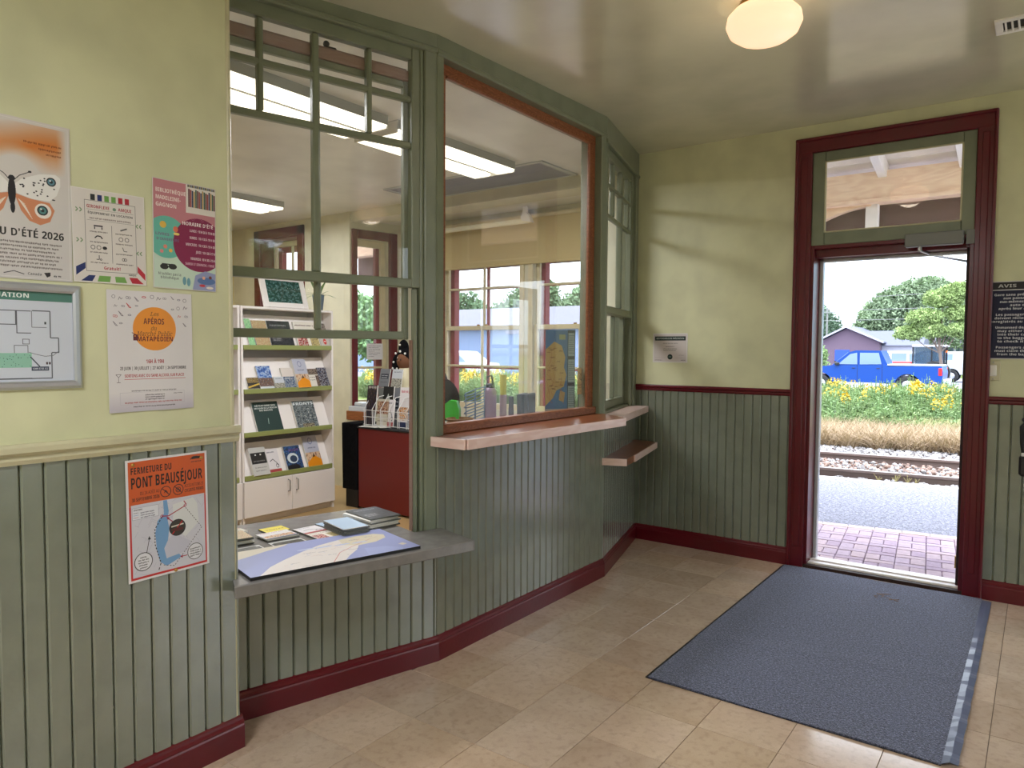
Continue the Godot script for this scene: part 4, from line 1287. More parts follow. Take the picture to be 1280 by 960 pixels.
func office_things() -> void:
	printed("covers", cover_sheet(), 0.35)
	# two bookcases side by side, seen from their right end; local x to the right, z out of the shelves
	var t := along(Vector3(-5.19, 0, -3.385), Vector3(0, 0, -1))
	var made := []
	for u in 2:
		var b := thing("bookcase", ["white display bookcase with lime green shelf edges and two cupboard doors", "white display bookcase at the left, mostly hidden behind the poster wall"][u], "bookcase", t * put(-0.945 * u, 0, 0))
		made.append(b)
		var s := Shape.new()
		for x in [[0.0, 0.02], [0.915, 0.935]]:
			s.span(x[0], x[1], 0, 1.79, -0.36, 0.0, 0.002)
		s.span(0.02, 0.915, 1.77, 1.79, -0.36, 0, 0.002)
		s.span(0.02, 0.915, 0.36, 0.38, -0.36, -0.01, 0.002)
		part("sides", s, M.white_laminate, b)
		s = Shape.new()
		s.span(0.02, 0.915, 0.06, 1.77, -0.36, -0.345)
		part("back_panel", s, M.white_laminate, b)
		s = Shape.new()
		s.span(0.02, 0.915, 0, 0.055, -0.05, -0.03)
		part("plinth", s, M.white_laminate, b)
		for k in 4:
			var y: float = [0.365, 0.72, 1.075, 1.435][k]
			s = Shape.new()
			s.span(0.02, 0.915, y, y + 0.04, -0.012, 0.006, 0.003)
			var e: Node = note(part("shelf_edge", s, M.lime_edge, b), "lime green shelf edge")
			s = Shape.new()
			var len := 0.30
			var lean := 0.4
			s.box(Vector3(0.89, len, 0.012), Vector3(0.4675, y + 0.015 + cos(lean) * len / 2.0, -0.03 - sin(lean) * len / 2.0), 0.002, Basis(Vector3.RIGHT, -lean))
			s.box(Vector3(0.89, 0.012, 0.12), Vector3(0.4675, y + 0.012, -0.06), 0.001)
			part("display_board", s, M.white_laminate, b)
		for k in 2:
			s = Shape.new()
			s.span(0.003 + k * 0.466, 0.4655 + k * 0.466, 0.062, 0.36, 0.0, 0.018, 0.003)
			var dr := part("door", s, M.white_laminate, b)
			s = Shape.new()
			var hx := 0.425 + k * 0.085
			s.tube([Vector3(hx, 0.33, 0.016), Vector3(hx, 0.322, 0.045), Vector3(hx, 0.235, 0.045), Vector3(hx, 0.227, 0.016)], 0.0045, 8)
			note(part("handle", s, M.steel, dr), "thin metal pull handle")
	# books and leaflets that lean on the sloping shelves of the right hand bookcase
	var items := [
		[0.088, 0.145, 3, 0.25, 12, "mint green leaflet at the left of the top shelf"], [0.152, 0.289, 3, 0.235, 13, "magazine with a busy flowery brown cover on the top shelf"],
		[0.299, 0.529, 3, 0.24, 15, "wide charcoal magazine in the middle of the top shelf"], [0.565, 0.80, 3, 0.24, 16, "white magazine with red photographs on the top shelf"], [0.808, 0.905, 3, 0.23, 17, "grey leaflet with a red dot at the right of the top shelf"],
		[0.075, 0.185, 2, 0.115, 0, "small dark leaflet with a yellow band, first on the second shelf"], [0.185, 0.32, 2, 0.215, 1, "guide with a blue sky and a town, second on the second shelf"], [0.328, 0.425, 2, 0.112, 2, "short pale grey leaflet, third on the second shelf"],
		[0.425, 0.545, 2, 0.195, 3, "leaflet with white top and blue photographs on the second shelf"], [0.545, 0.68, 2, 0.265, 4, "tall lilac and orange guide on the second shelf"], [0.69, 0.797, 2, 0.178, 5, "leaflet with a dark top and white text block on the second shelf"], [0.80, 0.908, 2, 0.19, 6, "dark collage leaflet at the right end of the second shelf"],
		[0.155, 0.405, 1, 0.27, 7, "dark green book with white title on the third shelf"], [0.55, 0.775, 1, 0.255, 8, "black and silver book with a cover of leaves on the third shelf"],
		[0.10, 0.255, 0, 0.24, 9, "stack of silver and black leaflets on the lowest shelf"], [0.268, 0.385, 0, 0.215, 10, "white leaflet with a red foot on the lowest shelf"], [0.445, 0.61, 0, 0.22, 11, "blue and black guide with a white ring on the lowest shelf"], [0.66, 0.815, 0, 0.295, 14, "tall grey and orange guide on the lowest shelf"],
	]
	for it in items:
		var y: float = [0.365, 0.72, 1.075, 1.435][it[2]] + 0.022
		var thick := 0.035 if it[4] == 9 or it[4] == 4 else 0.01 + 0.004 * (int(it[4]) % 3)
		var lean := 0.4
		var c := Vector3((it[0] + it[1]) / 2.0, y + cos(lean) * it[3] / 2.0, -0.016 - sin(lean) * it[3] / 2.0)
		c += Basis(Vector3.RIGHT, -lean) * Vector3(0, 0, thick / 2.0)
		var called := "book" if it[4] in [7, 8] else ("magazine" if it[4] in [13, 15, 16] else "leaflet")
		solo(called, booklet(it[4], it[1] - it[0], it[3], thick), null, it[5], called, t * Transform3D(Basis(Vector3.RIGHT, -lean), c), "books and leaflets on the display bookcase")
	for it in [[3, 0.2, 17, "leaflet at the right end of the hidden bookcase, top shelf"], [2, 0.22, 19, "dark leaflet at the right end of the hidden bookcase, second shelf"]]:
		var y: float = [0.365, 0.72, 1.075, 1.435][it[0]] + 0.022
		var c := Vector3(-0.945 + 0.835, y + cos(0.4) * it[1] / 2.0, -0.016 - sin(0.4) * it[1] / 2.0)
		solo("leaflet", booklet(it[2], 0.11, it[1], 0.01), null, it[3], "leaflet", t * Transform3D(Basis(Vector3.RIGHT, -0.4), c), "books and leaflets on the display bookcase")
	# on top of the bookcase
	var cv := Canvas.new(self, 300, 200, C(20, 62, 58))
	cv.blur_field(0, 0, 300, 200, [C(14, 44, 44), C(34, 84, 76), C(20, 56, 56), C(110, 150, 150), C(24, 60, 60)], 0.03, 55)
	printed("picture_print", cv.im, 0.15)
	var pic := thing("framed_picture", "dark green picture in a wide white frame leaning on top of the bookcase", "picture", t * Transform3D(Basis(Vector3.RIGHT, -0.3), Vector3(0.505, 1.935, -0.13)))
	var s := Shape.new()
	for k in [[-0.225, -0.175, -0.145, 0.145], [0.175, 0.225, -0.145, 0.145], [-0.175, 0.175, -0.145, -0.1], [-0.175, 0.175, 0.1, 0.145]]:
		s.span(k[0], k[1], k[2], k[3], -0.012, 0.012, 0.003)
	part("frame", s, M.white_laminate, pic)
	inst("print", sheet_mesh(Vector3(0.35, 0.2, 0.004), M.picture_print, M.white_paper), null, pic, Vector3(0, 0, 0.002))
	var pl := thing("potted_plant", "spiky green plant in a blue grey pot on the bookcase end", "plant", t * put(0.868, 1.79, -0.12))
	s = Shape.new()
	s.lathe([Vector2(0.0, 0.0), Vector2(0.038, 0.0), Vector2(0.05, 0.1), Vector2(0.054, 0.145), Vector2(0.047, 0.145), Vector2(0.044, 0.125), Vector2(0.0, 0.125)], Vector3.ZERO, 20)
	part("pot", s, mat("blue_grey_glaze", C(78, 98, 112), 0.3), pl)
	mat("spiky_leaf", C(96, 122, 74), 0.5).backlight_enabled = true
	M.spiky_leaf.backlight = C(60, 80, 40)
	var r := RandomNumberGenerator.new()
	r.seed = 5
	for k in 16:
		var a := TAU * k / 16.0 + r.randf_range(-0.2, 0.2)
		var l := r.randf_range(0.13, 0.22)
		var rise := r.randf_range(0.2, 1.0)
		s = Shape.new()
		var last: Vector3
		var o := Vector3(cos(a), 0, sin(a))
		var side := Vector3(-o.z, 0, o.x)
		for i in 6:
			var u := i / 5.0
			var p := Vector3(0, 0.125, 0) + o * (l * u * (1.1 - rise * 0.5)) + Vector3(0, l * (rise * 1.1 * u - 0.6 * u * u * (1.2 - rise)), 0)
			var wd := 0.015 * (1.0 - u * u) + 0.0005
			if i > 0:
				var w0 := 0.015 * (1.0 - pow((i - 1) / 5.0, 2)) + 0.0005
				s.face(last - side * w0, last + side * w0, p + side * wd, p - side * wd, Vector3.UP)
			last = p
		part("leaf", s, M.spiky_leaf, pl)
	# red cabinet with the leaflet rack
	var cab := thing("cabinet", "dark red cabinet with the wire leaflet rack on its top", "cabinet", put(-4.5, 0, -4.66))
	s = Shape.new()
	s.span(-0.45, 0.75, 0.02, 0.735, -0.24, 0.26, 0.004)
	part("body", s, M.maroon_laminate, cab)
	s = Shape.new()
	s.span(-0.46, 0.76, 0.735, 0.75, -0.25, 0.27, 0.004)
	part("top", s, M.black_plastic, cab)
	for x in [-0.4, 0.7]:
		for z in [-0.2, 0.22]:
			s = Shape.new()
			s.span(x - 0.02, x + 0.02, 0, 0.02, z - 0.02, z + 0.02)
			part("foot", s, M.black_plastic, cab)
	for k in 3:
		s = Shape.new()
		s.box(Vector3(0.13, 0.004, 0.09), Vector3.ZERO)
		solo("paper_slip", s.mesh(), M.white_paper, ["white paper slip at the left front corner of the red cabinet", "white paper slip half under the rack on the red cabinet", "white paper slip hanging over the edge of the red cabinet"][k], "paper", put(-4.87 + k * 0.1, 0.7525 + 0.0045 * k, -4.44 + (k % 2) * 0.012, 0.3 - 0.4 * k), "paper slips on the red cabinet")
	var rack := thing("leaflet_rack", "white wire rack full of leaflets on the red cabinet", "rack", put(-4.66, 0.752, -4.46))
	s = Shape.new()
	for k in 7:
		var x := -0.24 + k * 0.105
		s.tube([Vector3(x, 0.005, 0.03), Vector3(x, 0.16, 0.035), Vector3(x + 0.03, 0.27, -0.02), Vector3(x + 0.05, 0.28, -0.06)], 0.004, 6)
		s.tube([Vector3(x + 0.02, 0.005, 0.03), Vector3(x + 0.02, 0.15, 0.035)], 0.003, 6)
	for y in [0.02, 0.09, 0.15]:
		s.tube([Vector3(-0.25, y, 0.035), Vector3(0.41, y, 0.035)], 0.003, 6)
	for x in [-0.25, 0.4]:
		s.tube([Vector3(x, 0.005, 0.035), Vector3(x, 0.005, -0.2), Vector3(x, 0.35, -0.22)], 0.004, 6)
	part("wires", s, M.white_wire, rack)
	var ls := [[-0.24, 0.12, 0.36, 0.0, 18, "tall black leaflet at the left of the wire rack"], [-0.1, 0.14, 0.24, 0.0, 20, "cream and brown leaflet in the front row of the wire rack"], [-0.1, 0.13, 0.35, -0.06, 19, "black leaflet with a grey emblem in the wire rack"], [0.03, 0.075, 0.24, 0.0, 10, "narrow white leaflet in the middle of the wire rack"], [0.12, 0.15, 0.35, -0.05, 21, "white leaflet with an orange picture in the wire rack"], [0.0, 0.07, 0.34, -0.1, 22, "grey leaflet behind the black ones in the wire rack"], [0.28, 0.11, 0.28, 0.0, 3, "pale leaflet at the right of the wire rack"]]
	for it in ls:
		solo("leaflet", booklet(it[4], it[1], it[2], 0.012), null, it[5], "leaflet", put(-4.66 + it[0] + it[1] * 0.5, 0.752 + 0.012 + it[2] / 2.0, -4.46 + it[3]) * Transform3D(Basis(Vector3.RIGHT, -0.12), Vector3.ZERO), "leaflets in the wire rack")
	for k in 2:
		var cd := thing("card_holder", ["grey leaflet holder standing behind the wire rack", "clear leaflet holder with pale cards behind the wire rack"][k], "holder", put(-4.87 + k * 0.18, 0.752, -4.66 + k * 0.02))
		s = Shape.new()
		s.span(-0.07, 0.07, 0, 0.34, -0.05, 0.03, 0.004)
		part("stand", s, [M.grey_metal, M.clear_plastic][k], cd)
		inst("card", booklet([22, 2][k], 0.13, 0.17, 0.006), null, cd, Vector3(0, 0.43, 0.01), Basis(Vector3.RIGHT, -0.2))
	# doll with a polka dot scarf
	var doll := thing("rag_doll", "rag doll in a black scarf with white dots beside the post", "doll", put(-4.76, 0.752, -4.8))
	s = Shape.new()
	s.lathe([Vector2(0.0, 0.0), Vector2(0.1, 0.0), Vector2(0.09, 0.34), Vector2(0.05, 0.52), Vector2(0.0, 0.53)], Vector3.ZERO, 18)
	part("dress", s, M.cream_paint, doll)
	s = Shape.new()
	s.ball(Vector3(0.07, 0.085, 0.07), Vector3(0.0, 0.59, 0.01), 18, 12)
	s.ball(Vector3(0.012, 0.014, 0.012), Vector3(0.0, 0.585, 0.082), 8, 6)
	part("head", s, mat("brown_cloth", C(120, 78, 52), 0.8), doll)
	s = Shape.new()
	s.ball(Vector3(0.085, 0.09, 0.078), Vector3(-0.005, 0.625, -0.015), 18, 12)
	s.ball(Vector3(0.075, 0.11, 0.05), Vector3(-0.085, 0.55, -0.005), 16, 10)
	s.ball(Vector3(0.05, 0.085, 0.05), Vector3(-0.03, 0.7, -0.015), 14, 10)
	var scarf := part("scarf", s, M.black_cloth, doll)
	s = Shape.new()
	for p in [[-0.06, 0.6, 0.055], [0.0, 0.62, 0.058], [-0.03, 0.68, 0.032], [-0.02, 0.56, 0.062], [0.05, 0.6, 0.045], [-0.1, 0.52, 0.044], [-0.06, 0.46, 0.04], [-0.12, 0.46, 0.034]]:
		s.ball(Vector3(0.013, 0.011, 0.006), Vector3(p[0], p[1] + 0.055, p[2] + 0.004), 10, 6)
	note(stuff(part("dots", s, M.white_paper, scarf)), "white dots")
	for x in [-0.022, 0.022]:
		s = Shape.new()
		s.ball(Vector3(0.007, 0.009, 0.004), Vector3(x, 0.6, 0.078), 8, 6)
		part("eye", s, M.black_plastic, doll)
	# black cloth covered table end, the box by the window and the bag on the floor
	var tb := thing("draped_stand", "black cloth draped stand left of the dark red cabinet", "stand", put(-5.06, 0, -4.52))
	s = Shape.new()
	var ring0 := []
	for k in 9:
		var y := 0.77 - k * 0.075
		var ring := []
		for i in 40:
			var a := TAU * i / 40.0
			var fold := 1.0 + (0.05 * k / 8.0) * sin(a * 7.0)
			var px := clampf(cos(a) * 1.5, -1.0, 1.0) * 0.1
			var pz := clampf(sin(a) * 1.5, -1.0, 1.0) * 0.13
			ring.append(Vector3(px * fold, y, pz * fold))
		if k > 0:
			for i in 40:
				var j := (i + 1) % 40
				s.face(ring0[i], ring0[j], ring[j], ring[i], Vector3(ring[i].x, 0, ring[i].z))
		ring0 = ring
	s.box(Vector3(0.2, 0.012, 0.26), Vector3(0, 0.768, 0), 0.006)
	part("cloth", s, M.black_cloth, tb)
	s = Shape.new()
	s.span(-0.08, 0.08, 0.0, 0.76, -0.1, 0.1)
	part("stand_body", s, M.black_plastic, tb)
	var bag := thing("shoulder_bag", "low black bag on the office floor beside the bookcase", "bag", put(-5.36, 0, -4.78))
	s = Shape.new()
	s.box(Vector3(0.26, 0.3, 0.2), Vector3(0, 0.15, 0), 0.05)
	part("bag_body", s, M.black_cloth, bag)
	s = Shape.new()
	s.tube([Vector3(-0.12, 0.28, 0), Vector3(-0.04, 0.37, 0.01), Vector3(0.07, 0.42, 0.02), Vector3(0.2, 0.46, 0.05)], 0.006, 6)
	part("strap", s, M.black_plastic, bag)
	var wb := thing("wooden_box", "small wooden box with papers under the narrow window", "box", put(-5.55, 0, -5.0))
	s = Shape.new()
	s.span(-0.12, 0.12, 0.0, 0.73, -0.02, 0.1, 0.003)
	part("pedestal", s, M.office_paint, wb)
	s = Shape.new()
	s.span(-0.13, 0.13, 0.73, 0.82, -0.03, 0.11, 0.003)
	part("box", s, M.orange_wood, wb)
	s = Shape.new()
	s.box(Vector3(0.2, 0.05, 0.12), Vector3(0.0, 0.845, 0.04), 0.004, Basis(Vector3.UP, 0.2))
	s.box(Vector3(0.16, 0.04, 0.1), Vector3(0.02, 0.89, 0.03), 0.012, Basis(Vector3.UP, -0.2))
	part("papers", s, M.clear_plastic, wb)
	# a note taped in the narrow window
	var c2 := Canvas.new(self, 160, 200, C(226, 224, 230))
	var gr := RandomNumberGenerator.new()
	gr.seed = 4
	for k in 7:
		c2.greek(18, 30 + k * 22, [120, 96, 110, 60, 116, 84, 50][k], 9, C(120, 118, 130), gr)
	printed("note_print", c2.im)
	solo("paper_note", sheet_mesh(Vector3(0.2, 0.17, 0.001), M.note_print, M.white_paper), null, "white handwritten note taped inside the narrow office window", "note", along(Vector3(-5.75, 0, -5.03), Vector3(0.17, 0, -0.985)) * put(0.3, 1.42, -0.035))
	# the desk behind the large pane and what stands on it
	var desk := thing("desk", "office side desk just behind the large ticket pane", "desk", put(-2.72, 0, -3.7))
	s = Shape.new()
	s.span(-0.24, 0.27, 0.96, 1.0, -0.64, 0.66, 0.004)
	part("top", s, M.raw_wood, desk)
	for x in [-0.2, 0.22]:
		for z in [-0.6, 0.6]:
			s = Shape.new()
			s.span(x - 0.02, x + 0.02, 0, 0.96, z - 0.02, z + 0.02)
			part("leg", s, M.grey_metal, desk)
	var y := 1.0
	var bl := thing("handbag", "black rounded bag at the left behind the large pane", "bag", put(-2.9, y, -3.24))
	s = Shape.new()
	s.ball(Vector3(0.14, 0.14, 0.09), Vector3(-0.02, 0.142, 0), 20, 12)
	s.box(Vector3(0.2, 0.12, 0.12), Vector3(-0.02, 0.06, 0), 0.03)
	part("body", s, M.black_cloth, bl)
	s = Shape.new()
	s.tube([Vector3(-0.1, 0.2, 0), Vector3(-0.06, 0.3, 0), Vector3(0.02, 0.3, 0), Vector3(0.06, 0.2, 0)], 0.008, 8)
	part("strap", s, M.black_plastic, bl)
	var tape := thing("tape_dispenser", "bright green wedge shaped tape dispenser", "dispenser", put(-2.77, y, -3.16, 0.5))
	s = Shape.new()
	s.prism(PackedVector2Array([Vector2(-0.075, 0.06), Vector2(0.06, 0.03), Vector2(0.06, 0.1), Vector2(0.045, 0.15), Vector2(0.005, 0.155), Vector2(-0.08, 0.085)]), -0.03, 0.03)
	part("shell", s, mat("lime_plastic", C(40, 190, 40), 0.3), tape)
	s = Shape.new()
	s.lathe([Vector2(0.0, -0.012), Vector2(0.035, -0.012), Vector2(0.035, 0.012), Vector2(0.0, 0.012)], Vector3(0.02, 0.1, -0.036), 18, Basis(Vector3.RIGHT, PI / 2))
	part("tape_roll", s, M.white_paper, tape)
	s = Shape.new()
	s.span(-0.06, 0.06, 0.0, 0.032, -0.035, 0.035, 0.004)
	part("base", s, M.white_paper, tape)
	var bk := thing("basket", "small woven brown basket in front of the green tape dispenser", "basket", put(-2.66, y, -3.12))
	s = Shape.new()
	s.lathe([Vector2(0.0, 0.002), Vector2(0.06, 0.0), Vector2(0.075, 0.06), Vector2(0.07, 0.06), Vector2(0.056, 0.008), Vector2(0.0, 0.008)], Vector3.ZERO, 24)
	part("bowl", s, mat("wicker", C(130, 96, 56), 0.8), bk)
	s = Shape.new()
	for k in 3:
		var pts := []
		for i in 25:
			pts.append(Vector3(cos(TAU * i / 24.0) * (0.066 + k * 0.005), 0.015 + k * 0.02, sin(TAU * i / 24.0) * (0.066 + k * 0.005)))
		s.tube(pts, 0.004, 6)
	part("weave", s, M.wicker, bk)
	var coil := thing("wire_holder", "pale blue wire spiral holder between basket and purple bottle", "holder", put(-2.71, y, -3.32))
	s = Shape.new()
	for k in 6:
		var pts := []
		for i in 17:
			pts.append(Vector3(cos(TAU * i / 16.0) * 0.075, 0.02 + k * 0.036 + 0.03 * cos(TAU * i / 16.0), sin(TAU * i / 16.0) * 0.05))
		s.tube(pts, 0.0035, 6)
	for i in 6:
		var a := TAU * i / 6.0
		s.tube([Vector3(cos(a) * 0.07, 0.0, sin(a) * 0.045), Vector3(cos(a) * 0.075, 0.21 + 0.03 * cos(a), sin(a) * 0.05)], 0.003, 6)
	part("wires", s, mat("blue_wire", C(120, 150, 180), 0.4), coil)
	var bot := thing("water_bottle", "slim purple water bottle with a black carrying loop", "bottle", put(-2.62, y, -3.35))
	s = Shape.new()
	s.lathe([Vector2(0.0, 0.0), Vector2(0.034, 0.0), Vector2(0.036, 0.01), Vector2(0.036, 0.2), Vector2(0.028, 0.225), Vector2(0.0, 0.225)], Vector3.ZERO, 20)
	part("flask", s, mat("purple_steel", C(150, 120, 150), 0.35), bot)
	s = Shape.new()
	s.lathe([Vector2(0.0, 0.225), Vector2(0.026, 0.225), Vector2(0.026, 0.25), Vector2(0.0, 0.25)], Vector3.ZERO, 16)
	s.tube([Vector3(-0.024, 0.24, 0), Vector3(-0.018, 0.29, 0), Vector3(0.01, 0.295, 0), Vector3(0.022, 0.24, 0)], 0.006, 8)
	part("cap", s, M.black_plastic, bot)
	var tubes := [["cardboard_tube", 0.021, 0.3, C(176, 150, 160), "pale purple cardboard tube with a yellow top behind the pane", -2.585, -3.43], ["marker_tube", 0.016, 0.17, C(60, 40, 60), "thin dark purple tube beside the cardboard tube", -2.555, -3.47]]
	for it in tubes:
		var o := thing(it[0], it[4], "tube", put(it[5], y, it[6]))
		s = Shape.new()
		s.lathe([Vector2(0.0, 0.0), Vector2(it[1], 0.0), Vector2(it[1], it[2] * 0.6), Vector2(0.0, it[2] * 0.6)], Vector3.ZERO, 16)
		part("body", s, mat(it[0] + "_card", it[3], 0.6), o)
		s = Shape.new()
		s.lathe([Vector2(it[1] * 0.9, it[2] * 0.59), Vector2(it[1] * 0.95, it[2]), Vector2(0.0, it[2])], Vector3.ZERO, 16)
		part("cap", s, mat(it[0] + "_cap", C(188, 170, 70) if it[1] > 0.02 else C(40, 30, 44), 0.5), o)
	for k in 2:
		var o := thing("ring_binder", ["black ring binder standing nearest the tubes behind the pane", "black ring binder standing right of the other binder"][k], "binder", put(-2.535 + k * 0.034, y, -3.56 - k * 0.03, 0.35), "black binders behind the pane")
		s = Shape.new()
		s.span(-0.014, 0.014, 0, 0.185, -0.08, 0.08, 0.004)
		part("spine", s, M.black_plastic, o)
		s = Shape.new()
		s.span(-0.01, 0.01, 0.006, 0.178, -0.083, 0.07)
		part("pages", s, M.white_paper, o)
	# regional map on a display board, and the black screen beside it
	var mc := Canvas.new(self, 240, 420, C(70, 118, 160))
	mc.poly([Vector2(20, 90), Vector2(70, 60), Vector2(130, 80), Vector2(160, 140), Vector2(150, 190), Vector2(170, 230), Vector2(150, 290), Vector2(90, 310), Vector2(60, 350), Vector2(0, 390), Vector2(0, 100)], C(186, 160, 96))
	mc.poly([Vector2(120, 310), Vector2(160, 320), Vector2(150, 370), Vector2(110, 360)], C(180, 150, 96))
	var mr := RandomNumberGenerator.new()
	mr.seed = 9
	for k in 26:
		mc.greek(10 + mr.randf() * 110, 90 + mr.randf() * 220, 26, 5, C(110, 80, 50), mr)
	for k in 12:
		var a := Vector2(10 + mr.randf() * 130, 90 + mr.randf() * 210)
		mc.path([a, a + Vector2(mr.randf_range(-30, 30), 40), a + Vector2(mr.randf_range(-30, 30), 80)], 1.5, C(160, 90, 60))
	mc.rect(110, 24, 50, 26, C(150, 160, 120))
	mc.rect(178, 0, 62, 420, C(36, 60, 70))
	for k in 3:
		mc.rect(184, 16 + k * 135, 50, 118, C(150, 170, 170))
		for j in 9:
			mc.greek(188, 30 + k * 135 + j * 11, 42, 5, C(80, 100, 110), mr)
	mc.rect(0, 404, 240, 16, C(150, 160, 160))
	printed("map_print", mc.im, 0.4)
	var mp := thing("map_board", "tall blue and tan regional map standing behind the large pane", "map", put(-2.58, y, -4.05, 0.785))
	inst("map", sheet_mesh(Vector3(0.2, 0.545, 0.01), M.map_print, M.black_plastic), null, mp, Vector3(0, 0.31, 0))
	s = Shape.new()
	s.span(-0.12, 0.12, 0.0, 0.025, -0.06, 0.06, 0.004)
	s.span(-0.02, 0.02, 0.02, 0.3, -0.03, -0.006, 0.002)
	part("foot", s, M.black_plastic, mp)
	var sc := thing("screen", "black screen edge between the map and the window post", "screen", put(-2.46, y, -4.2, 0.1))
	s = Shape.new()
	s.span(-0.06, 0.06, 0.03, 0.3, -0.025, 0.025, 0.008)
	part("housing", s, M.black_plastic, sc)
	s = Shape.new()
	s.span(-0.05, 0.05, 0, 0.014, -0.05, 0.05, 0.004)
	s.span(-0.012, 0.012, 0.01, 0.05, -0.02, 0.0, 0.002)
	part("foot", s, M.black_plastic, sc)
	var tc := Canvas.new(self, 120, 360, C(206, 176, 116))
	tc.path([Vector2(30, 60), Vector2(80, 100), Vector2(40, 150), Vector2(90, 170), Vector2(36, 120), Vector2(84, 70)], 6, C(70, 50, 30))
	tc.text("BILLETS", 60, 232, 24, C(70, 50, 30), 0.5, true, 92)
	tc.text("TICKETS", 60, 268, 24, C(70, 50, 30), 0.5, true, 92)
	tc.text("ici", 60, 318, 22, C(70, 50, 30))
	printed("tag_print", tc.im)
	solo("hanging_tag", sheet_mesh(Vector3(0.066, 0.165, 0.002), M.tag_print, M.raw_wood), null, "tan card tag with brown lettering inside the pane at lower right", "tag", put(-2.335, 1.255, -3.9, PI / 2))
	var ic := Canvas.new(self, 80, 110, C(236, 232, 228))
	ic.disc(40, 36, 20, C(206, 120, 120)); ic.disc(36, 34, 6, C(60, 40, 40)); ic.rect(16, 66, 48, 10, C(176, 60, 60)); ic.rect(22, 84, 36, 5, C(90, 80, 80))
	printed("sticker_print", ic.im)
	solo("wall_card", sheet_mesh(Vector3(0.07, 0.1, 0.001), M.sticker_print, M.white_paper), null, "small white card with a reddish figure seen through the side window", "card", put(-2.69, 1.5, -5.028))

# ------------------------------------------------------------------ outside
const SKEW := 0.11

func ground_at(z: float) -> float:
	return -0.1 - 0.32 * smoothstep(-12.0, -34.0, z)

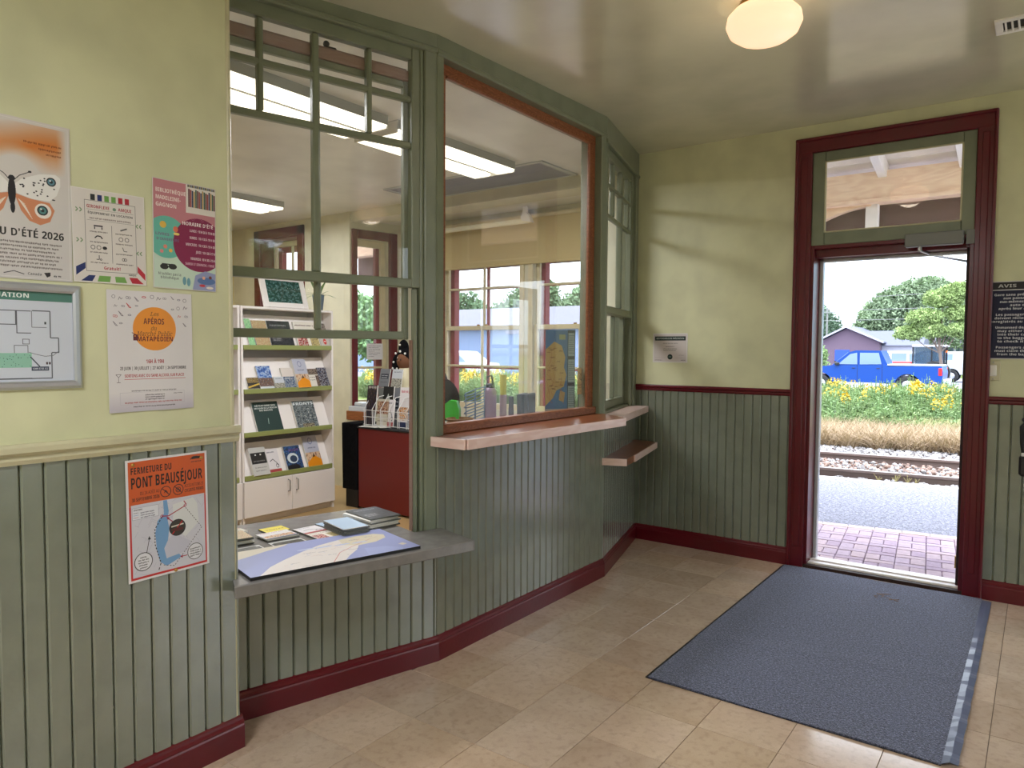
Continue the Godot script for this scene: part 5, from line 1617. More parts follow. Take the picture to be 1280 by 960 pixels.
func outside() -> void:
	var asphalt := tex(mat("asphalt", C(196, 196, 204), 0.9), blend(512, 0.16, 0.5, 91, C(120, 120, 130), C(214, 214, 226), C(160, 160, 170), 0.3), 0.3)
	mat("paver_joint", C(70, 56, 60), 0.9)
	for k in 3:
		relief(tex(mat("paver_%d" % k, [C(190, 168, 188), C(180, 156, 178), C(198, 174, 186)][k], 0.85), M.wall_paint.albedo_texture, 5.0), gray(128, 0.1, 95, 0.2, 0.8, 3), 0.3)
	mat("paver_edge_sunlit", C(220, 196, 192), 0.85)  # pinkish edge row, sunlight beyond the eave painted into its lighter colour
	tex(mat("ballast_ground", C(190, 176, 168), 0.95), blend(512, 0.2, 0.03, 97, C(110, 92, 86), C(176, 168, 166), C(150, 110, 96), 0.2), 0.8)
	tex(mat("field", C(150, 168, 96), 0.95), blend(512, 0.08, 0.02, 98, C(110, 130, 70), C(170, 180, 110), C(160, 140, 90), 0.15), 0.5)
	mat("rail_steel", C(112, 96, 92), 0.55)
	mat("rail_head", C(168, 164, 166), 0.3).metallic = 0.7
	mat("line_paint", C(232, 230, 226), 0.7)
	mat("stone", Color.WHITE, 0.9).vertex_color_use_as_albedo = true
	for it in [["dry_blade", C(210, 180, 140)], ["green_blade", C(150, 190, 80)], ["yellow_bloom", C(235, 205, 60)], ["tree_leaf", Color.WHITE]]:
		var m := mat(it[0], Color.WHITE, 0.7, 0.3)
		m.vertex_color_use_as_albedo = true
		m.backlight_enabled = true
		m.backlight = C(110, 120, 70)
	# platform
	var s := Shape.new()
	s.flat(PackedVector2Array([Vector2(-9.0, -5.2), Vector2(2.6, -5.2), Vector2(2.6, -7.05), Vector2(-9.0, -5.8)]), -0.3, -0.075)
	var pf := struct("platform", s, M.paver_joint, "brick paved strip of platform outside the door", "platform")
	var tall := Shape.new()
	tall.box(Vector3(0.0925, 0.05, 0.153), Vector3.ZERO, 0.006)
	var long := Shape.new()
	long.box(Vector3(0.1885, 0.05, 0.076), Vector3.ZERO, 0.006)
	var end := Shape.new()
	end.box(Vector3(0.2, 0.05, 0.1), Vector3.ZERO, 0.006)
	var mt := tall.mesh()
	var ml := long.mesh()
	var me := end.mesh()
	var turn := Basis(Vector3.UP, SKEW)
	var pl := Transform3D(turn, Vector3(-1.2, 0, -6.69))
	var far_pavers := Shape.new()
	for i in range(-24, 13):
		var ex := i * 0.203
		var o := pl * Vector3(ex, -0.06, 0.06)
		if absf(ex - 0.15) < 0.9:
			inst("paver", me, M.paver_edge_sunlit, pf, o + Vector3(0, rng.randf_range(-0.002, 0.002), 0), turn)
		else:
			far_pavers.box(Vector3(0.2, 0.05, 0.1), o, 0.006, turn)
	for i in range(-20, 14):
		for j in 7:
			var x := i * 0.192
			var z := 0.115 + j * 0.236
			for k in 3:
				var o := Vector3(x + [-0.048, 0.048, 0.0][k], -0.06, z + [0.118, 0.118, 0.0][k] + 0.04)
				var p := pl * o
				if p.z > -5.24:
					continue
				p.y += rng.randf_range(-0.002, 0.002)
				if absf(x - 0.25) < 0.85:
					inst("paver", ml if k == 2 else mt, M["paver_%d" % rng.randi_range(0, 2)], pf, p, turn * Basis(Vector3.UP, rng.randf_range(-0.01, 0.01)))
				else:
					far_pavers.box(Vector3(0.1885, 0.05, 0.076) if k == 2 else Vector3(0.0925, 0.05, 0.153), p, 0.005, turn)
	stuff(part("pavers", far_pavers, M.paver_0, pf))
	s = Shape.new()
	var tr := Transform3D(turn, Vector3(-1.2, 0, 0))
	s.flat(PackedVector2Array([Vector2(-30, -9.25), Vector2(20, -9.25), Vector2(20, -6.68), Vector2(-30, -6.68)]), -0.3, -0.05)
	struct("asphalt_strip", s, asphalt, "grey asphalt strip between pavers and rails", "pavement", tr)
	s = Shape.new()
	s.span(-30, 20, -0.05, -0.046, -9.22, -9.1)
	struct("edge_line", s, M.line_paint, "white line painted along the platform edge", "line", tr)
	s = Shape.new()
	s.flat(PackedVector2Array([Vector2(-60, -13.0), Vector2(40, -13.0), Vector2(40, -9.24), Vector2(-60, -9.24)]), -0.4, -0.085)
	var bed := struct("track_bed", s, M.ballast_ground, "stony track bed under the rails", "track bed", tr)
	var prof := PackedVector2Array([Vector2(-0.07, -0.155), Vector2(0.07, -0.155), Vector2(0.07, -0.14), Vector2(0.012, -0.12), Vector2(0.01, -0.04), Vector2(0.034, -0.03), Vector2(0.034, -0.004), Vector2(0.028, 0.0), Vector2(-0.028, 0.0), Vector2(-0.034, -0.004), Vector2(-0.034, -0.03), Vector2(-0.01, -0.04), Vector2(-0.012, -0.12), Vector2(-0.07, -0.14)])
	for k in 2:
		s = Shape.new()
		s.sweep(prof, Vector3(-40, 0.03, 0), Vector3(30, 0.03, 0), Vector3.UP, Vector3(0, 0, 1))
		var rail := solo("rail", s.mesh(), M.rail_steel, ["rusty railway rail nearest the platform", "rusty railway rail on the far side of the track"][k], "rail", tr * put(0, 0, -9.42 - k * 1.505), "rails of the track")
		s = Shape.new()
		s.span(-40, 30, 0.0295, 0.0312, -0.024, 0.024)
		part("running_surface", s, M.rail_head, rail)
	for k in 13:
		s = Shape.new()
		s.box(Vector3(0.2, 0.14, 2.5), Vector3.ZERO, 0.01)
		part("sleeper", s, M.worn_jamb, bed, Vector3(-3.6 + k * 0.55, -0.16, -10.2))
	# stones
	s = Shape.new()
	var r := RandomNumberGenerator.new()
	r.seed = 3
	var st := PackedVector3Array()
	s.ball(Vector3(1, 0.7, 0.85), Vector3.ZERO, 6, 4)
	var rock := s.mesh()
	var where := []
	var cols := []
	for k in 6500:
		var x := r.randf_range(-3.0, 1.6)
		var z := r.randf_range(-12.9, -9.28)
		if absf(z + 9.42) < 0.06 or absf(z + 10.925) < 0.06:
			continue
		var inner := z > -10.9 and z < -9.45
		if inner and r.randf() < 0.3:
			continue
		var b := Basis.from_euler(Vector3(r.randf() * 6, r.randf() * 6, r.randf() * 6)).scaled(Vector3.ONE * r.randf_range(0.014, 0.034))
		where.append(Transform3D(b, Vector3(x, -0.065, z)))
		var v := r.randf_range(0.1, 0.4)
		cols.append(Color(v * 1.05, v, v * 1.02) if not inner or r.randf() < 0.5 else Color(v * 1.1, v * 0.75, v * 0.62))
	copies_of("ballast_stones", rock, M.stone, where, bed, cols)
	# the land beyond
	s = Shape.new()
	var zs := [-12.7, -16.0, -20.0, -25.0, -30.0, -36.0, -60.0, -120.0, -260.0]
	for k in zs.size() - 1:
		var a: float = zs[k]
		var b: float = zs[k + 1]
		s.face(Vector3(-200, ground_at(a) - 0.01, a), Vector3(120, ground_at(a) - 0.01, a), Vector3(120, ground_at(b) - 0.01, b), Vector3(-200, ground_at(b) - 0.01, b), Vector3.UP)
	struct("ground", s, M.field, "green field beyond the railway track", "ground")
	s = Shape.new()
	s.flat(PackedVector2Array([Vector2(-70, -33), Vector2(20, -29), Vector2(20, -60), Vector2(-70, -60)]), ground_at(-40) - 0.05, ground_at(-40) + 0.004)
	struct("parking_lot", s, asphalt, "grey parking area behind the weeds", "pavement")
	weeds()
	eaves()
	trees()
	vehicles()
	houses()

func in_view(x: float, z: float, margin := 0.6) -> bool:
	var k := x / z
	var m := margin / absf(z)
	return (k > -0.1 - m and k < 0.32 + m) or (k > 0.52 - m and k < 1.08 + m)

func weeds() -> void:
	var r := RandomNumberGenerator.new()
	r.seed = 17
	# tuft of thin blades
	var s := Shape.new()
	for k in 16:
		var a := r.randf() * TAU
		var o := Vector3(r.randf_range(-0.07, 0.07), 0, r.randf_range(-0.07, 0.07))
		var side := Vector3(cos(a), 0, sin(a)) * 0.005
		var lean := Vector3(r.randf_range(-0.2, 0.2), r.randf_range(0.5, 1.0), r.randf_range(-0.2, 0.2))
		s.face(o - side, o + side, o + lean * 0.6 + side * 0.8, o + lean * 0.6 - side * 0.8)
		s.face(o + lean * 0.6 - side * 0.8, o + lean * 0.6 + side * 0.8, o + lean + Vector3(lean.x * 0.4, -0.04, lean.z * 0.4), o + lean + Vector3(lean.x * 0.4, -0.04, lean.z * 0.4))
	var tuft := s.mesh()
	var where := []
	var cols := []
	for k in 6400:
		var z := r.randf_range(-15.2, -12.5)
		var x := r.randf_range(-5.6, 1.8)
		if not in_view(x, z):
			continue
		var zz := z - SKEW * (x + 1.2)
		var h := r.randf_range(0.25, 0.5)
		where.append(Transform3D(Basis(Vector3.UP, r.randf() * TAU).scaled(Vector3(1.3, h, 1.3)), Vector3(x, ground_at(zz) - 0.02, zz)))
		var v := r.randf_range(0.65, 1.0)
		var green := smoothstep(-13.4, -15.2, z) * r.randf()
		cols.append((Color(0.50, 0.38, 0.27) * v).lerp(Color(0.36, 0.46, 0.14) * v, green))
	var o1 := copies_of("dry_grass_bank", tuft, M.dry_blade, where, self, cols)
	tag(o1, "dry tan grass in front of the green weeds across the track", "grass")
	# leafy stem
	s = Shape.new()
	for k in 5:
		var base := Vector3(r.randf_range(-0.12, 0.12), 0, r.randf_range(-0.12, 0.12))
		var top := base + Vector3(r.randf_range(-0.14, 0.14), r.randf_range(0.75, 1.0), r.randf_range(-0.14, 0.14))
		s.tube([base, base.lerp(top, 0.5), top], 0.006, 4)
		for i in 12:
			var p := base.lerp(top, 0.12 + 0.86 * i / 12.0)
			var a := r.randf() * TAU
			var d := Vector3(cos(a), r.randf_range(-0.1, 0.5), sin(a)) * r.randf_range(0.09, 0.16)
			var w := Vector3(-sin(a), 0, cos(a)) * 0.016
			s.face(p - w * 0.4, p + w * 0.4, p + d * 0.5 + w, p + d * 0.5 - w)
			s.face(p + d * 0.5 - w, p + d * 0.5 + w, p + d + w * 0.1, p + d - w * 0.1)
	var stem := s.mesh()
	s = Shape.new()
	for k in 26:
		var a := r.randf() * TAU
		var h := r.randf()
		var p := Vector3(cos(a) * 0.11 * (1.0 - h * 0.7), h * 0.2, sin(a) * 0.11 * (1.0 - h * 0.7))
		var u := Vector3(r.randf_range(-1, 1), r.randf_range(-1, 1), r.randf_range(-1, 1)).normalized() * 0.02
		var v := u.cross(Vector3(r.randf_range(-1, 1), 1, r.randf_range(-1, 1))).normalized() * 0.017
		s.face(p - u - v, p + u - v, p + u + v, p - u + v)
	var plume := s.mesh()
	where = []
	cols = []
	var bloom := []
	var bcol := []
	for k in 28500:
		var z := r.randf_range(-25.5, -14.2)
		var x := r.randf_range(-27.0, 2.6)
		if not in_view(x, z, 0.5):
			continue
		var wide := x / z > 0.4
		if wide and (z > -16.0 or r.randf() < 0.35):
			continue
		var zz := z - SKEW * (x + 1.2) * (0.0 if wide else 1.0)
		var h := (0.4 + 0.3 * smoothstep(-14.2, -18.0, z)) * r.randf_range(0.7, 1.12)
		if not wide:
			h *= 1.0 + 0.12 * sin(x * 2.1 + 1.0)
		if r.randf() < 0.06:
			h *= 1.35
		var y := ground_at(zz) - 0.02
		where.append(Transform3D(Basis(Vector3.UP, r.randf() * TAU).scaled(Vector3(1.1, h, 1.1)), Vector3(x, y, zz)))
		var v := r.randf_range(0.6, 1.05)
		cols.append(Color(0.22, 0.31, 0.12).lerp(Color(0.15, 0.26, 0.10), r.randf()) * v)
		if r.randf() < 0.03 + 0.05 * maxf(0.0, sin(x * 1.7 + 0.6)) * sin(z * 1.1) and z < -16.5:
			for i in 2:
				var sc := r.randf_range(0.7, 1.3)
				bloom.append(Transform3D(Basis(Vector3.UP, r.randf() * TAU).scaled(Vector3.ONE * sc), Vector3(x + r.randf_range(-0.15, 0.15), y + h * r.randf_range(0.82, 0.98), zz + r.randf_range(-0.15, 0.15))))
				bcol.append(Color(0.62, 0.42, 0.05) * r.randf_range(0.7, 1.1) if r.randf() < 0.93 else Color(0.8, 0.8, 0.75))
	var o2 := copies_of("goldenrod", stem, M.green_blade, where, self, cols)
	tag(o2, "tall green weeds with yellow goldenrod blooms across the track", "weeds")
	var o3 := copies_of("goldenrod_bloom", plume, M.yellow_bloom, bloom, o2, bcol)
	var p2 := Shape.new()
	for k in 5:
		var o := Vector3(r.randf_range(-0.3, 0.3), 0, r.randf_range(-0.05, 0.05))
		for i in 4:
			p2.tube([o, o + Vector3(r.randf_range(-0.05, 0.05), r.randf_range(0.04, 0.1), r.randf_range(-0.03, 0.03))], 0.0025, 4)
	stuff(tag(inst("crack_weeds", p2.mesh(), mat("crack_weed", C(150, 140, 90), 0.8), self, Vector3(-1.3, -0.05, -9.28)), "few pale weeds in the crack beside the white line", "weeds"))

func eaves() -> void:
	var e := setting("roof_eaves", "wooden eaves of the platform roof seen through the transom", "roof")
	tex(mat("eaves_wood", C(255, 240, 214), 0.6), M.raw_wood.albedo_texture, 1.0)
	tex(mat("soffit_white", C(250, 244, 242), 0.6), M.wall_paint.albedo_texture, 1.0)
	var board := Shape.new()
	board.box(Vector3(9.6, 0.02, 0.135), Vector3.ZERO, 0.003)
	var mb := board.mesh()
	var a := 0.2
	for k in 22:
		var d := k * 0.14
		inst("soffit_board", mb, M.soffit_white, e, Vector3(-3.2, 3.42 - d * sin(a), -5.35 - d * cos(a)), Basis(Vector3.RIGHT, -a))
	for k in 9:
		var s := Shape.new()
		s.box(Vector3(0.07, 0.13, 2.9), Vector3(0, -0.075, -1.45), 0.004)
		part("rafter", s, M.soffit_white, e, Vector3(-4.3 + k * 0.6 + 0.14, 3.41, -5.35), Basis(Vector3.RIGHT, -a))
	var s := Shape.new()
	s.box(Vector3(9.6, 0.26, 0.12), Vector3(-3.2, 2.875, -6.99), 0.006)
	s.box(Vector3(9.6, 0.035, 0.16), Vector3(-3.2, 2.75, -6.98), 0.004)
	part("beam", s, M.eaves_wood, e)
	s = Shape.new()
	s.box(Vector3(9.6, 0.3, 0.04), Vector3(-3.2, 2.61, -7.14), 0.003)
	note(part("valance", s, mat("brown_boards", C(92, 62, 62), 0.7), e), "dark brown board below the beam")
	for x in [-1.245, 1.2, -3.9]:
		s = Shape.new()
		s.box(Vector3(0.1, 0.5, 0.08), Vector3(x, 2.57, -7.02), 0.004)
		part("hanger", s, M.soffit_white, e)
	s = Shape.new()
	var arc := PackedVector2Array()
	for k in 13:
		var f := PI / 2.0 * k / 12.0
		arc.append(Vector2(-1.72 + 0.52 * sin(f), 2.66 + 0.08 * cos(f) - 0.08))
	arc.append(Vector2(-1.2, 2.74)); arc.append(Vector2(-1.72, 2.74))
	var arch := PackedVector2Array([Vector2(-1.95, 2.74), Vector2(-1.95, 2.5)])
	for k in 11:
		var u := k / 10.0
		arch.append(Vector2(-1.9 + 0.65 * u, 2.5 + 0.22 * sin(u * PI / 2.0)))
	arch.append(Vector2(-1.25, 2.74))
	s.prism(arch, -7.05, -6.97)
	part("bracket", s, M.eaves_wood, e)

func crown(parent: Node, blobs: Array, n: int, size: float, base: Color, s: int) -> void:
	var r := RandomNumberGenerator.new()
	r.seed = s
	var sh := Shape.new()
	for k in 14:
		var p := Vector3(r.randf_range(-1, 1), r.randf_range(-0.8, 0.8), r.randf_range(-1, 1)) * 0.8
		var u := Vector3(r.randf_range(-1, 1), r.randf_range(-0.6, 0.6), r.randf_range(-1, 1)).normalized()
		var v := u.cross(Vector3(r.randf_range(-1, 1), r.randf_range(0.2, 1), r.randf_range(-1, 1))).normalized()
		sh.face(p - u * 0.42, p + v * 0.2, p + u * 0.42, p - v * 0.2)
	var m := sh.mesh()
	var where := []
	var cols := []
	for k in n:
		var b: Array = blobs[r.randi_range(0, blobs.size() - 1)]
		var d := Vector3(r.randfn(), r.randfn(), r.randfn()).normalized() * pow(r.randf(), 0.35)
		var p: Vector3 = Vector3(b[0], b[1], b[2]) + d * Vector3(b[3], b[4], b[3] * 0.8)
		where.append(Transform3D(Basis.from_euler(Vector3(r.randf() * 6, r.randf() * 6, r.randf() * 6)).scaled(Vector3.ONE * size * r.randf_range(0.6, 1.3)), p))
		cols.append(base * r.randf_range(0.65, 1.25))
	copies_of("foliage", m, M.tree_leaf, where, parent, cols)

func trees() -> void:
	mat("bark", C(110, 96, 88), 0.9)
	var g := ground_at(-60)
	# [name, label, x, z, blobs, count, leaf size, colour, trunk height, trunk radius]
	var list := [
		["broadleaf_tree", "big rounded tree towering behind the blue pickup, distance haze painted into its pale green", -9.1, -68.0, [[-2.2, 4.0, 0, 1.9, 2.2], [0.2, 4.6, 0, 2.2, 2.7], [1.8, 5.2, 0, 2.2, 2.3], [0.6, 6.4, 0, 2.2, 1.4], [3.2, 4.6, 0, 1.6, 2.2], [-1.0, 5.6, 0, 1.8, 1.5], [1.6, 6.7, 0, 1.6, 1.2]], 6000, 0.36, Color(0.24, 0.32, 0.20), 3.0, 0.3],  # leaf colour lightened to stand for distance haze
		["broadleaf_tree", "dark green tree at the left edge of the doorway view", -16.6, -70.0, [[0, 3.6, 0, 2.0, 2.0], [-0.6, 4.9, 0, 1.4, 1.2], [1.0, 2.6, 0, 1.3, 1.6]], 2600, 0.34, Color(0.13, 0.20, 0.14), 2.0, 0.25],
		["pine_tree", "bright green tree with bent bare branches at the right of the doorway view", -4.4, -44.0, [[-1.4, 2.9, 0, 0.75, 0.34], [-0.7, 3.7, 0.2, 0.9, 0.42], [0.1, 4.7, 0, 0.95, 0.45], [0.9, 3.9, -0.2, 0.8, 0.4], [0.8, 5.1, 0, 0.7, 0.35], [-0.3, 3.0, 0.3, 0.6, 0.3], [0.9, 3.0, 0.2, 0.6, 0.3]], 2200, 0.17, Color(0.30, 0.40, 0.16), 2.6, 0.1],
		["broadleaf_tree", "small green shrub tree in front of the brick garage", -12.4, -52.0, [[0, 1.2, 0, 0.7, 0.7], [0.1, 1.7, 0, 0.45, 0.5]], 420, 0.2, Color(0.22, 0.33, 0.14), 0.8, 0.06],
		["broadleaf_tree", "leafy tree above the grey roof, left in the office window", -49.0, -58.0, [[0, 5.0, 0, 2.6, 2.6], [2.2, 4.2, 0, 2.0, 2.0], [-2.4, 4.4, 0, 2.0, 2.2]], 1800, 0.5, Color(0.13, 0.22, 0.12), 3.0, 0.3],
		["broadleaf_tree", "leafy tree above the grey roof, left of the middle mullion", -42.0, -57.0, [[0, 4.4, 0, 2.6, 2.2], [2.0, 5.8, 0, 2.2, 2.2], [-2.0, 4.0, 0, 1.8, 1.8], [3.4, 6.8, 0, 1.8, 1.8]], 1800, 0.5, Color(0.16, 0.25, 0.13), 3.0, 0.3],
		["broadleaf_tree", "leafy tree above the grey roof, right in the office window", -34.0, -57.0, [[0, 4.8, 0, 3.0, 2.4], [3.2, 4.4, 0, 2.4, 2.4], [1.0, 6.2, 0, 2.0, 1.6]], 2000, 0.5, Color(0.16, 0.25, 0.14), 3.0, 0.3],
		["broadleaf_tree", "leafy tree seen through the narrow office window", -33.0, -31.0, [[0, 3.0, 0, 2.0, 1.8], [-2.0, 3.4, 0, 1.8, 1.8], [2.0, 2.6, 0, 1.6, 1.6]], 1500, 0.4, Color(0.15, 0.26, 0.12), 2.0, 0.2],
		["shrub", "leafy shrub outside the windows across the room, nearer the platform", 5.4, -2.7, [[0, 1.5, 0, 0.9, 0.9], [0.3, 2.4, 0.5, 0.9, 0.8], [-0.2, 2.9, -0.5, 0.8, 0.8]], 1100, 0.2, Color(0.16, 0.28, 0.10), 1.4, 0.06],
		["shrub", "leafy shrub outside the windows across the room, farther from the platform", 5.8, -0.6, [[0, 1.4, 0, 0.9, 1.0], [0.2, 2.3, 0.3, 0.9, 0.8]], 800, 0.2, Color(0.16, 0.28, 0.10), 1.4, 0.06],
	]
	for it in list:
		var gy := ground_at(it[3]) if it[3] < -10 else -0.3
		var t := thing(it[0], it[1], "tree" if it[0] != "shrub" else "shrub", put(it[2], gy, it[3]), "")
		var s := Shape.new()
		var h: float = it[8]
		s.tube([Vector3(0, -0.05, 0), Vector3(0.1, h * 0.5, 0), Vector3(-0.05, h, 0.05), Vector3(0.1, h * 1.5, 0)], it[9], 9, 0.5)
		for b in it[4]:
			s.tube([Vector3(0, h * 0.7, 0), Vector3(b[0] * 0.5, lerpf(h * 0.7, b[1], 0.45) - 0.1, 0.1), Vector3(b[0], b[1], b[2])], it[9] * 0.4, 6, 0.4)
		part("trunk", s, M.bark, t)
		crown(t, it[4], it[5], it[6], it[7], int(absf(it[2] * 13.0)) + 5)

func wheel(parent: Node, x: float, y: float, z: float, r: float) -> void:
	var s := Shape.new()
	s.lathe([Vector2(r * 0.55, -0.11), Vector2(r * 0.93, -0.12), Vector2(r, -0.08), Vector2(r, 0.08), Vector2(r * 0.93, 0.12), Vector2(r * 0.55, 0.11)], Vector3.ZERO, 24, Basis(Vector3.RIGHT, PI / 2))
	var w := part("wheel", s, M.black_plastic, parent, Vector3(x, y, z))
	s = Shape.new()
	s.lathe([Vector2(0.0, -0.09), Vector2(r * 0.56, -0.1), Vector2(r * 0.56, 0.1), Vector2(0.0, 0.09)], Vector3.ZERO, 20, Basis(Vector3.RIGHT, PI / 2))
	for k in 5:
		var a := TAU * k / 5.0
		s.box(Vector3(r * 0.5, 0.05, 0.22), Vector3(cos(a) * r * 0.28, sin(a) * r * 0.28, 0), 0.01, Basis(Vector3.BACK, a))
	part("rim", s, M.aluminium, w)

func car_body(t: Node, body: Array, glass: Array, half: float, paint: Material, arches: Array, r: float) -> void:
	# body outline without the arches from the front foot over the top to the rear foot; arches cut from below
	var p := PackedVector2Array()
	for q in body:
		p.append(Vector2(q[0], q[1]))
	var foot: float = body[0][1]
	var ar := arches.duplicate()
	ar.reverse()
	for x in ar:
		for k in 13:
			var a := PI * k / 12.0
			p.append(Vector2(x + cos(a) * r * 1.2, maxf(foot, r + sin(a) * r * 1.2)) if k > 0 and k < 12 else Vector2(x + cos(a) * r * 1.2, foot))
	var s := Shape.new()
	s.prism(p, -half, half)
	part("body", s, paint, t)
	for x in arches:
		for z in [-half + 0.14, half - 0.14]:
			wheel(t, x, r, z, r)
	var g := PackedVector2Array()
	for q in glass:
		g.append(Vector2(q[0], q[1]))
	s = Shape.new()
	s.prism(g, -half * 0.8, half * 0.8)
	part("cabin", s, paint, t)

func vehicles() -> void:
	var blue := mat("truck_blue", C(3, 58, 138), 0.35, 0.4)
	blue.clearcoat_enabled = true
	blue.clearcoat = 0.12
	var white := mat("car_white", C(224, 228, 232), 0.3)
	var silver := mat("car_silver", C(190, 200, 210), 0.3)
	mat("tail_red", C(210, 30, 40), 0.3)
	mat("orange_lamp", C(240, 110, 30), 0.4)
	var g := ground_at(-36)
	var t := thing("pickup_truck", "bright blue crew cab pickup parked behind the weeds", "truck", put(-9.2, g, -36.0, 0.0))
	car_body(t, [[0.1, 0.5], [0.0, 0.7], [0.03, 1.02], [0.25, 1.14], [1.5, 1.24], [3.72, 1.30], [3.76, 1.24], [5.8, 1.28], [5.86, 1.0], [5.82, 0.55]], [[1.42, 1.22], [2.15, 1.84], [2.45, 1.93], [3.45, 1.92], [3.74, 1.28]], 0.98, blue, [1.0, 4.55], 0.42)
	var s := Shape.new()
	mat("dark_side_glass", C(120, 140, 165), 0.08)
	for z in [-0.8, 0.8]:
		s = Shape.new()
		s.prism(PackedVector2Array([Vector2(1.72, 1.3), Vector2(2.22, 1.76), Vector2(2.5, 1.82), Vector2(2.52, 1.3)]), z - 0.012, z + 0.012)
		part("side_glass", s, M.dark_side_glass, t)
		s = Shape.new()
		s.prism(PackedVector2Array([Vector2(2.62, 1.3), Vector2(2.62, 1.82), Vector2(3.38, 1.82), Vector2(3.5, 1.32)]), z - 0.012, z + 0.012)
		part("side_glass", s, M.dark_side_glass, t)
	for z in [-0.95, 0.95]:
		s = Shape.new()
		s.box(Vector3(0.14, 0.32, 0.1), Vector3(5.76, 1.03, z), 0.02)
		part("tail_lamp", s, M.tail_red, t)
	for x in [-0.02, 5.92]:
		s = Shape.new()
		s.box(Vector3(0.2, 0.2, 1.9), Vector3(x, 0.62, 0), 0.04)
		part("bumper", s, M.aluminium, t)
	s = Shape.new()
	s.box(Vector3(2.06, 0.07, 1.9), Vector3(4.78, 1.3, 0), 0.02)
	note(part("bed_cover", s, M.clear_plastic, t), "pale grey bed cover")
	s = Shape.new()
	s.box(Vector3(0.2, 0.14, 0.12), Vector3(1.72, 1.32, 1.04), 0.03)
	part("mirror", s, M.black_plastic, t)
	for x in [2.4, 3.4]:
		s = Shape.new()
		s.box(Vector3(0.14, 0.03, 0.03), Vector3(x, 1.14, 0.99), 0.008)
		part("door_handle", s, M.black_plastic, t)
		s = Shape.new()
		s.box(Vector3(0.012, 0.72, 0.01), Vector3(x + 0.16, 0.94, 0.982))
		part("door_gap", s, M.black_plastic, t)
	s = Shape.new()
	s.prism(PackedVector2Array([Vector2(1.5, 1.26), Vector2(2.14, 1.83), Vector2(2.1, 1.83), Vector2(1.44, 1.26)]), -0.72, 0.72)
	part("windscreen", s, M.dark_side_glass, t)
	# tractor
	var gt := ground_at(-48)
	t = thing("tractor", "small tractor with a glass cab and orange beacon behind the pickup bed", "tractor", put(-6.1, gt, -48.0))
	s = Shape.new()
	s.span(0.0, 1.75, 2.16, 2.28, -0.75, 0.75, 0.04)
	part("roof", s, white, t)
	s = Shape.new()
	for x in [0.05, 1.0, 1.62]:
		for z in [-0.68, 0.68]:
			s.box(Vector3(0.07, 1.1, 0.07), Vector3(x, 1.62, z), 0.01)
	s.span(0.0, 1.7, 1.0, 1.12, -0.72, 0.72, 0.02)
	part("cab_frame", s, M.black_plastic, t)
	for z in [-0.68, 0.68]:
		for x in [[0.08, 0.97], [1.03, 1.6]]:
			s = Shape.new()
			s.span(x[0], x[1], 1.12, 2.15, z - 0.005, z + 0.005)
			part("cab_glass", s, M.car_glass, t)
	s = Shape.new()
	s.span(-1.6, 0.0, 0.7, 1.3, -0.4, 0.4, 0.08)
	s.span(0.0, 1.7, 0.55, 1.02, -0.5, 0.5, 0.04)
	part("hood", s, M.tail_red, t)
	for x in [[-1.2, 0.42], [1.15, 0.68]]:
		for z in [-0.75, 0.75]:
			wheel(t, x[0], x[1], z, x[1])
	s = Shape.new()
	s.lathe([Vector2(0, 0), Vector2(0.08, 0), Vector2(0.07, 0.14), Vector2(0, 0.17)], Vector3(1.3, 2.28, 0.2), 12)
	s.box(Vector3(0.1, 0.12, 0.06), Vector3(1.72, 1.9, 0.6), 0.01)
	note(part("beacon", s, M.orange_lamp, t), "orange beacon")
	var vans := [["van", "white van behind the cab of the pickup", -10.2, -52.0, 0.0, white], ["pickup_truck", "pale pickup at the right edge of the doorway view", -5.45, -53.0, 0.0, silver], ["car", "pale car parked before the grey building, left office window pane", -29.6, -31.0, 0.0, silver]]
	for it in vans:
		var gv := ground_at(it[3])
		t = thing(it[0], it[1], "truck" if it[0] == "pickup_truck" else it[0], put(it[2], gv, it[3], it[4]).scaled_local(Vector3.ONE * (1.2 if it[0] == "car" else 1.0)))
		if it[0] == "car":
			car_body(t, [[0.05, 0.3], [0.0, 0.6], [0.2, 0.8], [1.1, 0.92], [3.7, 0.95], [4.3, 0.9], [4.4, 0.6], [4.35, 0.3]], [[0.95, 0.9], [1.7, 1.42], [2.1, 1.48], [3.1, 1.45], [3.9, 0.94]], 0.86, it[5], [0.85, 3.5], 0.33)
		elif it[0] == "van":
			car_body(t, [[0.05, 0.4], [0.0, 0.8], [0.9, 1.1], [4.6, 1.2], [4.75, 0.8], [4.7, 0.4]], [[0.8, 1.08], [1.4, 1.84], [1.8, 1.92], [4.4, 1.9], [4.65, 1.18]], 0.92, it[5], [0.9, 3.8], 0.36)
		else:
			car_body(t, [[0.1, 0.5], [0.0, 0.7], [0.0, 1.25], [2.0, 1.3], [2.1, 1.24], [3.6, 1.2], [4.6, 1.1], [4.65, 0.6], [4.6, 0.5]], [[0.05, 1.22], [0.1, 1.9], [1.5, 1.92], [2.1, 1.25]], 0.95, it[5], [0.9, 3.7], 0.4)
		var hh: float = 0.8 * [0.92, 0.95, 0.86][0 if it[0] == "van" else (1 if it[0] == "pickup_truck" else 2)]
		var panes := []
